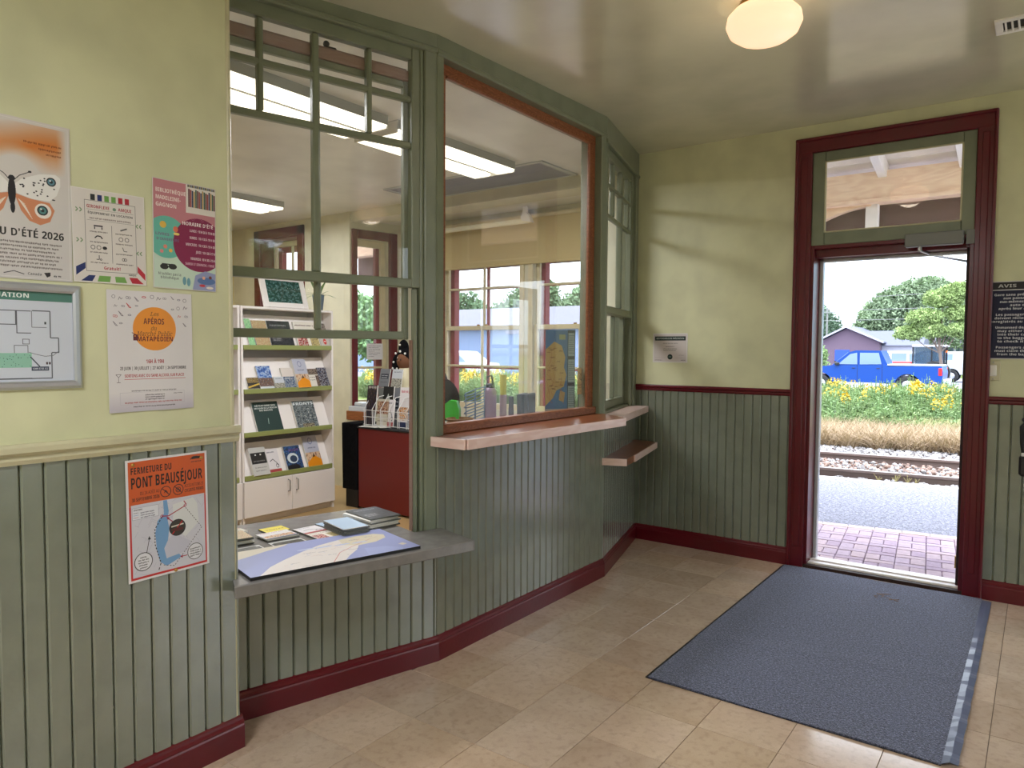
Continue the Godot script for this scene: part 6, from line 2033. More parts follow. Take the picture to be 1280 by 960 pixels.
		if it[0] == "car":
			panes = [[[1.2, 0.95], [1.78, 1.37], [2.3, 1.4], [2.3, 0.95]], [[2.4, 0.95], [2.4, 1.4], [3.05, 1.38], [3.6, 0.97]]]
		elif it[0] == "van":
			panes = [[[1.1, 1.2], [1.55, 1.78], [2.3, 1.8], [2.3, 1.22]], [[2.45, 1.25], [2.45, 1.78], [3.3, 1.78], [3.3, 1.25]], [[3.45, 1.27], [3.45, 1.76], [4.25, 1.76], [4.25, 1.27]]]
		else:
			panes = [[[0.25, 1.38], [0.25, 1.75], [0.95, 1.75], [0.95, 1.38]]]
		for z in [-hh, hh]:
			for q in panes:
				var outline := PackedVector2Array()
				for v in q:
					outline.append(Vector2(v[0], v[1]))
				s = Shape.new()
				s.prism(outline, z - 0.012, z + 0.012)
				part("side_glass", s, M.dark_side_glass, t)

func houses() -> void:
	tex(mat("brick_wall", C(150, 126, 140), 0.85), M.asphalt.albedo_texture, 0.7)
	mat("slate_roof", C(92, 96, 116), 0.7)
	mat("blue_door", C(30, 70, 180), 0.5)
	mat("siding_white", C(160, 160, 176), 0.6)
	mat("grey_siding", C(112, 132, 164), 0.6)
	mat("grey_metal_roof", C(86, 88, 110), 0.65)
	var g := ground_at(-60)
	var t := thing("garage", "brick garage with a gabled slate roof and a blue door, left of the doorway view", "building", put(-13.9, g, -60.0))
	var s := Shape.new()
	s.prism(PackedVector2Array([Vector2(0, 0), Vector2(4.0, 0), Vector2(4.0, 2.6), Vector2(1.7, 3.65), Vector2(0, 2.75)]), -6.0, 0.0)
	part("wall", s, M.brick_wall, t)
	s = Shape.new()
	s.prism(PackedVector2Array([Vector2(-0.4, 2.62), Vector2(1.7, 3.72), Vector2(4.3, 2.52), Vector2(4.3, 2.62), Vector2(1.7, 3.86), Vector2(-0.4, 2.76)]), -6.2, 0.3)
	part("roof", s, M.slate_roof, t)
	s = Shape.new()
	s.prism(PackedVector2Array([Vector2(-0.42, 2.6), Vector2(1.7, 3.7), Vector2(4.32, 2.5), Vector2(4.32, 2.62), Vector2(1.7, 3.84), Vector2(-0.42, 2.74)]), 0.3, 0.36)
	part("barge_board", s, M.siding_white, t)
	s = Shape.new()
	s.span(0.9, 1.95, 1.15, 2.0, -0.02, 0.04, 0.01)
	part("blue_panel", s, M.blue_door, t)
	s = Shape.new()
	s.span(0.9, 1.95, 0.2, 1.12, -0.02, 0.04, 0.01)
	part("dark_door", s, M.black_plastic, t)
	s = Shape.new()
	s.prism(PackedVector2Array([Vector2(0, 0), Vector2(2.6, 0), Vector2(2.6, 2.4), Vector2(0, 2.4)]), -4.0, -1.0, put(4.0, 0, 0))
	part("annex", s, M.siding_white, t)
	s = Shape.new()
	s.prism(PackedVector2Array([Vector2(-4.3, 2.35), Vector2(-0.7, 2.35), Vector2(-2.5, 3.5)]), 1.9, 6.8, Transform3D(Basis(Vector3.UP, PI / 2), Vector3(0, 0.0, -5.0)))
	part("annex_roof", s, M.slate_roof, t)
	t = thing("house", "pale house with porch columns behind the tractor", "building", put(-9.4, g, -73.0))
	s = Shape.new()
	s.span(0, 8.5, 0, 3.4, -6, 0)
	part("wall", s, M.siding_white, t)
	s = Shape.new()
	s.prism(PackedVector2Array([Vector2(-0.4, 3.4), Vector2(8.9, 3.4), Vector2(7.4, 5.4), Vector2(1.0, 5.4)]), -6.2, -0.2)
	part("roof", s, M.slate_roof, t)
	s = Shape.new()
	s.span(-0.2, 8.7, 2.55, 2.8, 0, 1.8, 0.03)
	part("porch_roof", s, M.siding_white, t)
	for k in 6:
		s = Shape.new()
		s.span(0.1 + k * 1.6, 0.26 + k * 1.6, 0, 2.55, 1.55, 1.7, 0.02)
		part("column", s, M.siding_white, t)
	for k in 4:
		s = Shape.new()
		s.span(0.9 + k * 1.9, 1.7 + k * 1.9, 0.9, 2.2, -0.02, 0.03)
		part("window", s, M.dark_side_glass, t)
	t = thing("warehouse", "long grey building with a low mauve grey roof seen from the office windows", "building", put(-40.0, ground_at(-40), -40.0, 0.02))
	s = Shape.new()
	s.span(-14, 20, 0, 3.55, -9, 0)
	part("wall", s, M.grey_siding, t)
	s = Shape.new()
	s.prism(PackedVector2Array([Vector2(-0.5, 3.45), Vector2(4.5, 5.05), Vector2(9.5, 3.45)]), -14.5, 20.5, Transform3D(Basis(Vector3(0, 0, -1), Vector3.UP, Vector3(1, 0, 0)), Vector3.ZERO))
	part("roof", s, M.grey_metal_roof, t)
	s = Shape.new()
	s.span(-14.5, 20.5, 3.35, 3.5, 0.4, 0.52)
	part("gutter", s, M.siding_white, t)
	s = Shape.new()
	s.span(9.9, 13.0, 2.95, 3.3, 0.0, 0.06, 0.01)
	part("sign_board", s, M.siding_white, t)
	# wires
	var pole := thing("utility_pole", "thin grey utility pole left of the big tree", "pole", put(-15.0, g, -66.0))
	s = Shape.new()
	s.tube([Vector3.ZERO, Vector3(0, 5.6, 0)], 0.08, 8)
	s.box(Vector3(1.4, 0.09, 0.09), Vector3(0, 5.2, 0.06), 0.01)
	part("post", s, M.grey_metal, pole)
	for k in 3:
		s = Shape.new()
		var pts := []
		for i in 13:
			var u := i / 12.0
			pts.append(Vector3(-30.0 + 40.0 * u, 4.2 + k * 0.75 + (0.9 if k == 2 else 0.25) * (u - 0.2) - 1.2 * u * (1.0 - u), -63.0 + k))
		s.tube(pts, 0.022, 5)
		solo("power_line", s.mesh(), M.grey_metal, ["lowest power line crossing the doorway view", "middle power line crossing the doorway view", "highest power line crossing the doorway view"][k], "wire", Transform3D.IDENTITY, "power lines")
	# far hillside
	s = Shape.new()
	var last := []
	for i in 41:
		var x := -330.0 + i * 11.0
		var h := 6.0 + 9.0 * (0.5 + 0.5 * sin(i * 0.37 + 1.0)) + 30.0 * smoothstep(-40.0, 20.0, x)
		var now := [Vector3(x, -1, -230), Vector3(x, h * 0.6, -245), Vector3(x, h, -262)]
		if i > 0:
			for k in 2:
				s.face(last[k], now[k], now[k + 1], last[k + 1], Vector3(0, 0.5, 1))
		last = now
	struct("hills", s, mat("haze_painted_hill", C(120, 148, 160), 0.9), "hillside far beyond the trees, blue haze painted into its colour", "hill")  # distance haze is painted into the blue hill colour

# ------------------------------------------------------------------ lamps and grilles
func ceiling_things() -> void:
	mat("globe_glass", C(240, 214, 190), 0.25)
	M.globe_glass.emission_enabled = true
	M.globe_glass.emission = C(255, 214, 176)
	M.globe_glass.emission_energy_multiplier = 1.05
	var spots := [[-0.965, -3.04, "opal globe lamp on the ceiling in front of the door"], [1.7, -3.04, "opal globe lamp on the ceiling near the windows across the room"], [0.4, 1.6, "unseen opal globe lamp out of view at the back of the room, lighting it"]]  # the last globe is out of view and lights the back of the room
	for it in spots:
		var y := ceiling_at(it[1])
		var o := thing("globe_lamp", it[2], "lamp", put(it[0], y, it[1]), "globe lamps of the waiting room")
		var s := Shape.new()
		s.lathe([Vector2(0.0, -0.165), Vector2(0.05, -0.163), Vector2(0.1, -0.15), Vector2(0.135, -0.125), Vector2(0.15, -0.09), Vector2(0.145, -0.06), Vector2(0.12, -0.033), Vector2(0.085, -0.02), Vector2(0.0, -0.018)], Vector3.ZERO, 36)
		part("globe", s, M.globe_glass, o)
		s = Shape.new()
		s.lathe([Vector2(0.0, -0.022), Vector2(0.085, -0.022), Vector2(0.095, -0.012), Vector2(0.095, 0.006), Vector2(0.0, 0.006)], Vector3.ZERO, 28)
		note(part("base", s, M.brass, o), "brass fitting")
		var l := OmniLight3D.new()
		l.name = "globe_light"
		l.light_color = C(255, 236, 214)
		l.light_energy = 0.1
		l.light_size = 0.1
		l.omni_range = 12.0
		l.omni_attenuation = 2.0
		l.shadow_enabled = true
		l.position = Vector3(0, -0.09, 0)
		o.add_child(l)
	# fluorescent fittings
	mat("tube_lens", C(245, 240, 225), 0.3)
	M.tube_lens.emission_enabled = true
	M.tube_lens.emission = C(255, 246, 222)
	M.tube_lens.emission_energy_multiplier = 2.6
	var fl := [[-3.42, -3.8, 2.85, 3.4, "fluorescent ceiling light nearest the large pane in the office"], [-3.42, -2.5, 2.85, 3.4, "fluorescent ceiling light over the open sash window in the office"], [-6.1, -3.72, 2.85, 3.4, "fluorescent ceiling light at the far left of the office"],
		 [-1.0, 0.9, 0.0, 8.0, "added fluorescent fill light out of view behind the camera, lighting the poster wall"]]  # added fill lamp out of view behind the camera, lights the poster wall
	for it in fl:
		var y: float = it[2] if it[2] > 0.0 else ceiling_at(it[1])
		var o := thing("fluorescent_light", it[4], "lamp", put(it[0], y, it[1]), "long fluorescent ceiling fittings")
		var s := Shape.new()
		s.span(-0.2, 0.2, -0.056, 0.004, -0.61, 0.61, 0.003)
		part("tray", s, mat("tray_grey", C(170, 172, 166), 0.5), o)
		for k in 2:
			s = Shape.new()
			var x0 := -0.198 if k == 0 else 0.03
			s.prism(PackedVector2Array([Vector2(x0, -0.056), Vector2(x0 + 0.168, -0.056), Vector2(x0 + 0.158, -0.072), Vector2(x0 + 0.01, -0.072)]), -0.6, 0.6)
			part("lens", s, M.tube_lens, o)
		s = Shape.new()
		for z in [-0.607, 0.607]:
			s.prism(PackedVector2Array([Vector2(-0.2, -0.004), Vector2(0.2, -0.004), Vector2(0.19, -0.076), Vector2(-0.19, -0.076)]), z - 0.005, z + 0.005)
		part("end_cap", s, M.white_paper, o)
		var l := AreaLight3D.new()
		l.name = "tube_light"
		l.area_size = Vector2(0.38, 1.2)
		l.light_color = C(250, 252, 255)
		l.light_energy = it[3]
		l.area_range = 14.0
		l.shadow_enabled = true
		l.transform = Transform3D(Basis(Vector3.RIGHT, -PI / 2), Vector3(0, -0.08, 0))
		o.add_child(l)
	var o := thing("tube_lamp", "bare cream tube lamp fitting above the alcove blinds", "lamp", put(-4.6, 2.64, -5.5))
	var s := Shape.new()
	s.box(Vector3(1.3, 0.045, 0.045), Vector3(0.1, 0.0, 0), 0.01)
	part("batten", s, mat("lamp_cream", C(244, 240, 214), 0.35), o)
	s = Shape.new()
	s.prism(PackedVector2Array([Vector2(0.68, 0.0), Vector2(0.78, -0.02), Vector2(0.75, 0.05), Vector2(0.72, 0.075), Vector2(0.68, 0.07), Vector2(0.66, 0.03)]), -0.025, 0.025)
	s.box(Vector3(0.05, 0.08, 0.04), Vector3(0.7, 0.09, 0), 0.01)
	part("end_bracket", s, M.white_paper, o)
	# perforated return air grille
	var g := thing("air_grille", "large dark perforated ceiling grille in the office", "grille", put(-3.87, 2.85, -4.74))
	s = Shape.new()
	for x in [-0.82, 0.82]:
		s.span(x - 0.02, x + 0.02, -0.012, 0.002, -0.25, 0.25, 0.003)
	for z in [-0.245, 0.245]:
		s.span(-0.84, 0.84, -0.012, 0.002, z - 0.014, z + 0.014, 0.003)
	part("frame", s, M.clear_plastic, g)
	var im := Image.create(64, 64, false, Image.FORMAT_RGB8)
	im.fill(C(176, 176, 190))
	for i in 4:
		for j in 4:
			im.fill_rect(Rect2i(i * 16 + (8 if j % 2 else 0) - (16 if i == 3 and j % 2 else 0) + 2, j * 16 + 3, 9, 9), C(50, 50, 60))
	s = Shape.new()
	s.span(-0.8, 0.8, -0.008, -0.002, -0.232, 0.232)
	part("perforated_sheet", s, tex(mat("perforated", C(190, 190, 200), 0.5), ImageTexture.create_from_image(im), 24.0), g)
	var v := thing("air_vent", "white ceiling vent with dark slots at the upper right", "vent", put(-0.06, ceiling_at(-3.93), -3.925))
	s = Shape.new()
	s.span(-0.16, 0.16, -0.012, 0.004, -0.085, -0.055, 0.003)
	s.span(-0.16, 0.16, -0.012, 0.004, 0.055, 0.085, 0.003)
	s.span(-0.16, -0.13, -0.012, 0.004, -0.055, 0.055, 0.003)
	s.span(0.13, 0.16, -0.012, 0.004, -0.055, 0.055, 0.003)
	part("frame", s, M.white_paper, v)
	s = Shape.new()
	s.span(-0.13, 0.13, -0.002, 0.002, -0.055, 0.055)
	part("dark_back", s, M.black_plastic, v)
	for k in 11:
		s = Shape.new()
		s.box(Vector3(0.007, 0.012, 0.11), Vector3(-0.12 + k * 0.024, -0.007, 0), 0.001, Basis(Vector3.BACK, 0.3))
		part("louver", s, M.white_paper, v)

# ------------------------------------------------------------------ printed sheets
func leaf_marks(c: Canvas, x: float, y: float, s: float, k: int, col: Color) -> void:
	match k % 5:
		0: c.ring(x, y, s, s * 0.25, col, 12)
		1: c.path([Vector2(x - s, y + s * 0.5), Vector2(x - s * 0.4, y - s), Vector2(x + s * 0.3, y + s * 0.2), Vector2(x + s, y - s * 0.6)], s * 0.25, col)
		2:
			c.ring(x - s * 0.5, y, s * 0.55, s * 0.22, col, 10); c.ring(x + s * 0.5, y + s * 0.1, s * 0.55, s * 0.22, col, 10)
		3: c.path([Vector2(x - s, y - s), Vector2(x + s, y + s), Vector2(x + s * 0.2, y + s * 0.9), Vector2(x - s, y - s)], s * 0.25, col)
		4:
			c.oval(x, y, s * 0.9, s * 0.45, col); c.oval(x, y, s * 0.6, s * 0.2, C(226, 226, 236))

func wall_sheet(called: String, c: Canvas, label: String, category: String, z0: float, z1: float, y0: float, y1: float, tilt := 0.0, thick := 0.0012, curl := 0.0) -> MeshInstance3D:
	var m := printed(called + "_print_%d" % M.size(), c.im, 0.42)
	var t := along(Vector3(-2.315, 0, 0), Vector3(0, 0, -1)) * Transform3D(Basis(Vector3.BACK, tilt), Vector3(-(z0 + z1) / 2.0, (y0 + y1) / 2.0, thick / 2.0 + 0.0012))
	return solo(called, sheet_mesh(Vector3(absf(z1 - z0), y1 - y0, thick), m, M.white_paper, Rect2(0, 0, 1, 1), curl), null, label, category, t)

func posters() -> void:
	var r := RandomNumberGenerator.new()
	r.seed = 77
	var ink := C(40, 38, 44)
	# butterfly poster
	var c := Canvas.new(self, 480, 716, C(214, 208, 202))
	c.shade(C(214, 208, 202), C(206, 202, 202), 0, 0, 480, 716)
	for y in 300:
		for x in 446:
			var k := clampf(1.0 - absf(y - 110.0 - 30.0 * sin(x * 0.012)) / 130.0, 0.0, 1.0) * clampf((x - 10) / 60.0, 0, 1) * clampf((446 - x) / 40.0, 0, 1)
			var q := Vector2(x - 240, y - 240).length()
			k *= clampf((q - 90.0) / 60.0, 0.0, 1.0)
			if k > 0.02:
				c.im.set_pixel(x + 16, y + 20, C(214, 206, 200).lerp(C(206, 116, 46), k * 0.95))
	for k in [-1.0, 1.0]:
		var cx := 240.0
		var up := []
		var dn := []
		for q in [[8, 300], [40, 268], [110, 236], [176, 226], [196, 240], [196, 276], [180, 322], [150, 352], [80, 352], [20, 336]]:
			up.append(Vector2(cx + k * q[0], q[1]))
		for q in [[8, 336], [70, 352], [150, 360], [170, 392], [150, 446], [110, 466], [66, 452], [34, 410]]:
			dn.append(Vector2(cx + k * q[0], q[1]))
		c.poly(dn, C(206, 136, 100)); c.poly(up, C(232, 230, 228))
		for i in 30:
			var p := Vector2(r.randf_range(30, 176), r.randf_range(246, 344))
			if p.x > 120 or p.y > 262:
				c.oval(cx + k * p.x, p.y, 4, 3, ink)
		c.disc(cx + k * 158, 262, 20, ink); c.disc(cx + k * 158, 262, 15, C(88, 130, 146)); c.disc(cx + k * 158, 262, 7, C(30, 40, 50)); c.disc(cx + k * 154, 257, 4, C(230, 235, 240))
		c.disc(cx + k * 122, 400, 34, C(232, 226, 220)); c.disc(cx + k * 120, 398, 22, ink); c.disc(cx + k * 120, 398, 16, C(84, 134, 134)); c.disc(cx + k * 120, 398, 7, C(30, 40, 46)); c.disc(cx + k * 114, 392, 4, C(230, 235, 240))
		for i in 8:
			c.line(Vector2(cx + k * 24, 360), Vector2(cx + k * (50 + i * 4), 380 + i * 9), 2, C(232, 220, 208))
		c.path([Vector2(cx, 290), Vector2(cx + k * 30, 256), Vector2(cx + k * 70, 234)], 3, ink)
		c.oval(cx + k * 72, 232, 7, 5, ink)
	c.oval(240, 330, 15, 62, ink); c.disc(240, 272, 13, ink); c.oval(242, 400, 9, 26, ink)
	c.greek(290, 100, 150, 9, C(120, 60, 30), r); c.greek(350, 122, 90, 9, C(120, 60, 30), r); c.greek(380, 142, 60, 9, C(120, 60, 30), r)
	c.text("TABLEAU D'ÉTÉ 2026", 240, 510, 46, C(30, 28, 30), 0.5, true, 412)
	for k in 7:
		c.greek(44 + (k % 3) * 14, 552 + k * 18, 392 - (k % 3) * 28, 9, C(90, 80, 78), r)
	c.path([Vector2(200, 694), Vector2(240, 682), Vector2(280, 694)], 3, ink); c.text("Canada", 322, 690, 16, C(110, 110, 112)); c.poly([Vector2(360, 682), Vector2(386, 678), Vector2(386, 694), Vector2(372, 702)], ink); c.greek(400, 694, 30, 8, ink, r)
	c.box(8, 8, 464, 700, 2, C(226, 222, 220))
	wall_sheet("poster", c, "large butterfly poster with an orange wash, farthest left on the wall", "poster", -0.655, -0.956, 1.640, 2.086)
	# equipment poster
	c = Canvas.new(self, 430, 560, C(222, 216, 212))
	c.box(0, 0, 430, 560, 5, C(232, 228, 224))
	for k in 6:
		c.rect(108 + k * 40, 28, 26, 36, [C(30, 34, 40), C(34, 48, 110), C(110, 160, 80), C(110, 160, 80), C(176, 34, 52), C(176, 34, 52)][k])
	c.box(72, 66, 300, 426, 2, C(60, 60, 60))
	c.text("GIRONFLEXE", 150, 102, 26, C(160, 40, 56), 0.5, true, 130, "Droid Sans"); c.disc(244, 104, 10, C(110, 140, 120)); c.text("AMQUI", 306, 102, 26, C(160, 40, 56), 0.5, true, 80)
	c.text("ÉQUIPEMENT EN LOCATION", 222, 140, 18, C(60, 60, 60), 0.5, true, 262); c.rect(84, 120, 276, 1, ink)
	c.greek(100, 172, 240, 10, C(110, 90, 90), r); c.rect(84, 184, 276, 1, ink); c.rect(224, 206, 2, 230, ink)
	for k in 8:
		var x := 148.0 if k % 2 == 0 else 296.0
		var y := 222.0 + (k / 2) * 62.0
		match k:
			0: c.rect(x - 26, y - 10, 52, 8, ink); c.rect(x - 24, y, 6, 14, ink); c.rect(x + 18, y, 6, 14, ink)
			1: c.line(Vector2(x - 20, y + 8), Vector2(x + 20, y - 8), 8, C(90, 90, 90))
			2: c.path([Vector2(x - 22, y + 6), Vector2(x - 8, y - 8), Vector2(x + 12, y - 6), Vector2(x + 22, y + 8)], 7, ink)
			3: c.ring(x - 18, y, 12, 3, ink); c.ring(x + 18, y, 12, 3, ink)
			4: c.ring(x - 34, y, 12, 3, ink); c.ring(x, y, 12, 3, ink); c.oval(x + 34, y, 13, 10, ink)
			5: c.path([Vector2(x - 10, y - 14), Vector2(x - 2, y + 10), Vector2(x + 18, y + 10)], 4, C(90, 90, 90))
			6: c.path([Vector2(x, y - 16), Vector2(x, y + 10), Vector2(x - 16, y + 10)], 4, ink); c.ring(x + 10, y + 10, 5, 3, ink)
			7: c.ring(x - 6, y, 8, 3, ink); c.ring(x + 6, y, 8, 3, ink)
		c.greek(x - 50, y + 30, 100, 8, C(110, 100, 100), r)
	c.text("Gratuit!", 222, 468, 26, C(176, 40, 60))
	for k in 4:
		var y: float = [130.0, 190.0, 310.0, 360.0][k]
		var left: bool = k == 0 or k == 2
		for i in 2:
			var x: float = (22.0 + i * 22.0) if left else (386.0 + i * 20.0)
			var d := 12.0 if left else -12.0
			c.path([Vector2(x, y - 12), Vector2(x + d, y), Vector2(x, y + 12)], 6, C(120, 150, 110))
	c.poly([Vector2(14, 470), Vector2(68, 440), Vector2(68, 476), Vector2(14, 520)], C(30, 44, 104)); c.poly([Vector2(40, 552), Vector2(86, 516), Vector2(124, 516), Vector2(104, 552)], C(30, 44, 104))
	c.poly([Vector2(146, 516), Vector2(212, 516), Vector2(206, 552), Vector2(134, 552)], C(118, 168, 84)); c.poly([Vector2(236, 516), Vector2(294, 516), Vector2(308, 552), Vector2(240, 552)], C(118, 168, 84))
	c.poly([Vector2(322, 516), Vector2(372, 516), Vector2(412, 552), Vector2(340, 552)], C(186, 32, 52)); c.poly([Vector2(376, 440), Vector2(424, 490), Vector2(424, 530), Vector2(376, 480)], C(186, 32, 52))
	c.text("AMQUI", 342, 500, 14, C(60, 60, 60))
	wall_sheet("poster", c, "laminated white poster of equipment for rent with green chevrons", "poster", -0.957, -1.172, 1.645, 1.923, 0.012, 0.0015, 0.002)
	# library poster
	c = Canvas.new(self, 430, 700, C(196, 128, 138))
	c.rect(220, 0, 210, 190, C(226, 220, 214))
	for k in 16:
		c.rect(236 + k * 12, 30 + (k % 4) * 5, 10, 120 - (k % 4) * 5, [C(90, 30, 40), C(150, 60, 60), C(40, 50, 90), C(180, 150, 90), C(60, 90, 70)][k % 5])
	for k in 20:
		c.rect(232 + k * 10, 2, 8, 18, [C(60, 50, 50), C(120, 110, 60), C(70, 90, 110)][k % 3])
	c.rect(0, 480, 430, 220, C(202, 222, 206)); c.rect(0, 440, 200, 60, C(202, 222, 206))
	c.disc(90, 368, 136, C(104, 186, 170)); c.disc(312, 396, 178, C(134, 22, 74))
	c.poly([Vector2(260, 700), Vector2(280, 600), Vector2(350, 566), Vector2(430, 580), Vector2(430, 700)], C(150, 158, 200))
	for k in 3:
		c.text(["BIBLIOTHÈQUE", "MADELEINE-", "GAGNON"][k], 20, 72 + k * 46, 34, C(244, 232, 230), 0.0, true, [198, 166, 136][k])
	for k in 9:
		var a := PI + PI * (k + 1) / 10.0
		c.line(Vector2(300, 246) + Vector2(cos(a), sin(a)) * 26, Vector2(300, 246) + Vector2(cos(a), sin(a)) * 46, 2, C(190, 120, 150))
	c.text("HORAIRE D'ÉTÉ", 304, 262, 32, C(246, 236, 238), 0.5, true, 216)
	for k in 5:
		c.text(["LUNDI : 10 H 30 À 19 H 00", "MARDI : 10 H 30 À 19 H 00", "MERCREDI : 10 H 30 À 19 H 00", "JEUDI : 10 H 30 À 17 H", "VENDREDI : 10 H 30 À 15 H"][k], 424, 306 + k * 46, 24, C(236, 220, 226), 1.0, true, [180, 180, 206, 140, 176][k])
	c.text("SAMEDI ET DIMANCHE : FERMÉ", 316, 526, 22, C(226, 190, 204), 0.5, true, 206)
	c.text("LIVRES", 62, 352, 24, C(120, 90, 130), 0.5, true, 90); c.text("D'OUVERTURE", 98, 384, 24, C(120, 90, 130), 0.5, true, 150)
	c.disc(66, 290, 22, C(226, 186, 76)); c.oval(150, 310, 16, 20, C(226, 120, 90)); c.oval(156, 340, 20, 9, C(240, 210, 110)); c.disc(80, 430, 13, C(226, 140, 120)); c.disc(116, 452, 12, C(240, 190, 90)); c.disc(56, 462, 12, C(226, 140, 140))
	c.oval(72, 560, 28, 18, C(30, 28, 26)); c.oval(128, 556, 28, 18, C(30, 28, 26)); c.rect(56, 540, 90, 7, C(30, 28, 26))
	c.text("N'oubliez pas la", 108, 606, 24, C(70, 80, 76), 0.5, false, 150); c.text("bibliothèque", 108, 630, 24, C(70, 80, 76), 0.5, false, 120)
	for k in 2:
		c.oval(206 + k * 28, 642 + k * 6, 12, 28, C(110, 160, 176))
	c.oval(360, 632, 66, 24, C(90, 120, 176)); c.disc(340, 612, 11, C(226, 170, 140)); c.disc(388, 606, 11, C(120, 60, 50)); c.oval(330, 664, 22, 9, C(206, 60, 70)); c.oval(384, 676, 26, 9, C(236, 226, 220))
	c.box(0, 0, 430, 700, 4, C(214, 206, 208))
	wall_sheet("poster", c, "pink and teal summer library hours poster in a shiny sleeve, rightmost of the upper row", "poster", -1.196, -1.415, 1.643, 1.994, -0.006, 0.0015, 0.0025)
	# floor plan in an aluminium frame
	c = Canvas.new(self, 640, 440, C(206, 212, 226))
	c.rect(0, 0, 640, 48, C(84, 128, 118))
	c.text("PLAN D'ÉVACUATION", 446, 25, 30, C(232, 238, 236), 1.0, true, 372)
	for k in [[360, 96, 120, 70], [250, 96, 110, 260], [480, 96, 70, 110]]:
		c.box(k[0] - 90, k[1], k[2], k[3], 4, C(96, 98, 108))
	c.box(200, 96, 354, 328, 4, C(96, 98, 108))
	c.rect(452, 96, 110, 330, C(206, 212, 226))
	c.path([Vector2(458, 96), Vector2(536, 96), Vector2(536, 226), Vector2(572, 226), Vector2(572, 298), Vector2(540, 298), Vector2(540, 424), Vector2(200, 424)], 5, C(96, 98, 108))
	c.path([Vector2(572, 290), Vector2(546, 312), Vector2(510, 316), Vector2(470, 306), Vector2(440, 296)], 3, C(120, 122, 132))
	c.path([Vector2(456, 96), Vector2(456, 176), Vector2(520, 176)], 3, C(120, 122, 132)); c.box(414, 232, 30, 26, 3, C(110, 112, 122)); c.box(378, 262, 60, 60, 3, C(110, 112, 122))
	c.rect(300, 300, 152, 70, C(146, 196, 178))
	for k in 30:
		c.rect(304 + r.randf() * 140, 304 + r.randf() * 60, 3, 3, C(60, 90, 84))
	c.line(Vector2(446, 318), Vector2(486, 366), 5, C(70, 74, 90)); c.rect(450, 366, 76, 20, C(70, 76, 96)); c.text("VOUS ÊTES ICI", 488, 376, 11, C(220, 224, 236), 0.5, true, 66)
	c.rect(514, 344, 8, 12, C(80, 60, 70)); c.rect(526, 344, 8, 12, C(80, 60, 70)); c.rect(510, 148, 8, 12, C(60, 62, 72))
	var pf := thing("plan_frame", "evacuation floor plan in an aluminium snap frame", "frame", along(Vector3(-2.315, 0, 0), Vector3(0, 0, -1)) * put(0.765, 1.479, 0.0))
	var s := Shape.new()
	var prof := PackedVector2Array([Vector2(0.0, 0.0), Vector2(0.0, 0.006), Vector2(0.008, 0.014), Vector2(0.018, 0.016), Vector2(0.024, 0.012), Vector2(0.024, 0.0)])
	var hw := 0.21
	var hh := 0.151
	for k in 4:
		var horizontal := k < 2
		var sg := 1.0 if k % 2 == 0 else -1.0
		var len := hw if horizontal else hh
		var f := Shape.new()
		# mitred bar: each profile point is as far from the corner as it is from the outer edge
		var n := prof.size()
		for i in n - 1:
			var a := prof[i]
			var b := prof[i + 1]
			var q := []
			for e in [[a, -1.0], [a, 1.0], [b, 1.0], [b, -1.0]]:
				var along_: float = e[1] * (len - e[0].x)
				var out: float = sg * ((hh if horizontal else hw) - e[0].x)
				q.append(Vector3(along_, out, e[0].y) if horizontal else Vector3(out, along_, e[0].y))
			s.face(q[0], q[1], q[2], q[3], Vector3(0, 0, 1) if i > 0 else (Vector3(0, sg, 0) if horizontal else Vector3(sg, 0, 0)))
	part("frame", s, M.aluminium, pf)
	inst("plan", sheet_mesh(Vector3(0.376, 0.258, 0.004), printed("plan_print", c.im, 0.2), M.white_paper), null, pf, Vector3(0, 0, 0.004))
	# market poster
	c = Canvas.new(self, 550, 762, C(226, 222, 226))
	for k in 44:
		var x := 44.0 + (k % 11) * 46.0 + r.randf_range(-9, 9)
		var y := 44.0 + floorf(k / 11.0) * 54.0 + r.randf_range(-12, 12)
		if Vector2(x - 296, y - 236).length() < 162:
			continue
		leaf_marks(c, x, y, r.randf_range(9, 15), k, C(120, 112, 124) if k % 9 != 4 else C(190, 60, 60))
	c.disc(296, 236, 139, C(236, 150, 50))
	c.text("Les", 296, 142, 34, C(120, 70, 40), 0.5, false, 52, "Droid Serif", 0.25); c.text("APÉROS", 290, 190, 50, C(90, 34, 40), 0.5, true, 130); c.text("du", 290, 234, 36, C(120, 70, 40), 0.5, false, 36, "Droid Serif", 0.25)
	c.text("Marché Public", 296, 268, 40, C(110, 60, 40), 0.5, false, 226, "Droid Serif", 0.3); c.text("MATAPÉDIEN", 298, 302, 42, C(96, 26, 36), 0.5, true, 228)
	c.rect(158, 274, 30, 38, C(96, 26, 36)); c.line(Vector2(150, 262), Vector2(176, 276), 4, C(96, 26, 36)); c.rect(166, 280, 8, 8, C(226, 150, 60))
	c.text("16H À 19H", 292, 446, 34, C(160, 30, 40), 0.5, true, 112)
	c.text("23 JUIN | 30 JUILLET | 27 AOÛT | 24 SEPTEMBRE", 286, 488, 26, C(60, 50, 56), 0.5, true, 430)
	c.text("SORTONS AVEC OU SANS ALCOOL SUR PLACE!", 292, 536, 26, C(170, 40, 48), 0.5, true, 386); c.rect(96, 556, 400, 3, C(190, 70, 76))
	c.path([Vector2(44, 526), Vector2(60, 544), Vector2(76, 526), Vector2(44, 526)], 3, C(110, 100, 106)); c.line(Vector2(60, 544), Vector2(60, 576), 3, C(110, 100, 106)); c.line(Vector2(48, 576), Vector2(72, 576), 3, C(110, 100, 106))
	c.shade(C(226, 222, 226), C(196, 190, 204), 0, 640, 550, 122)
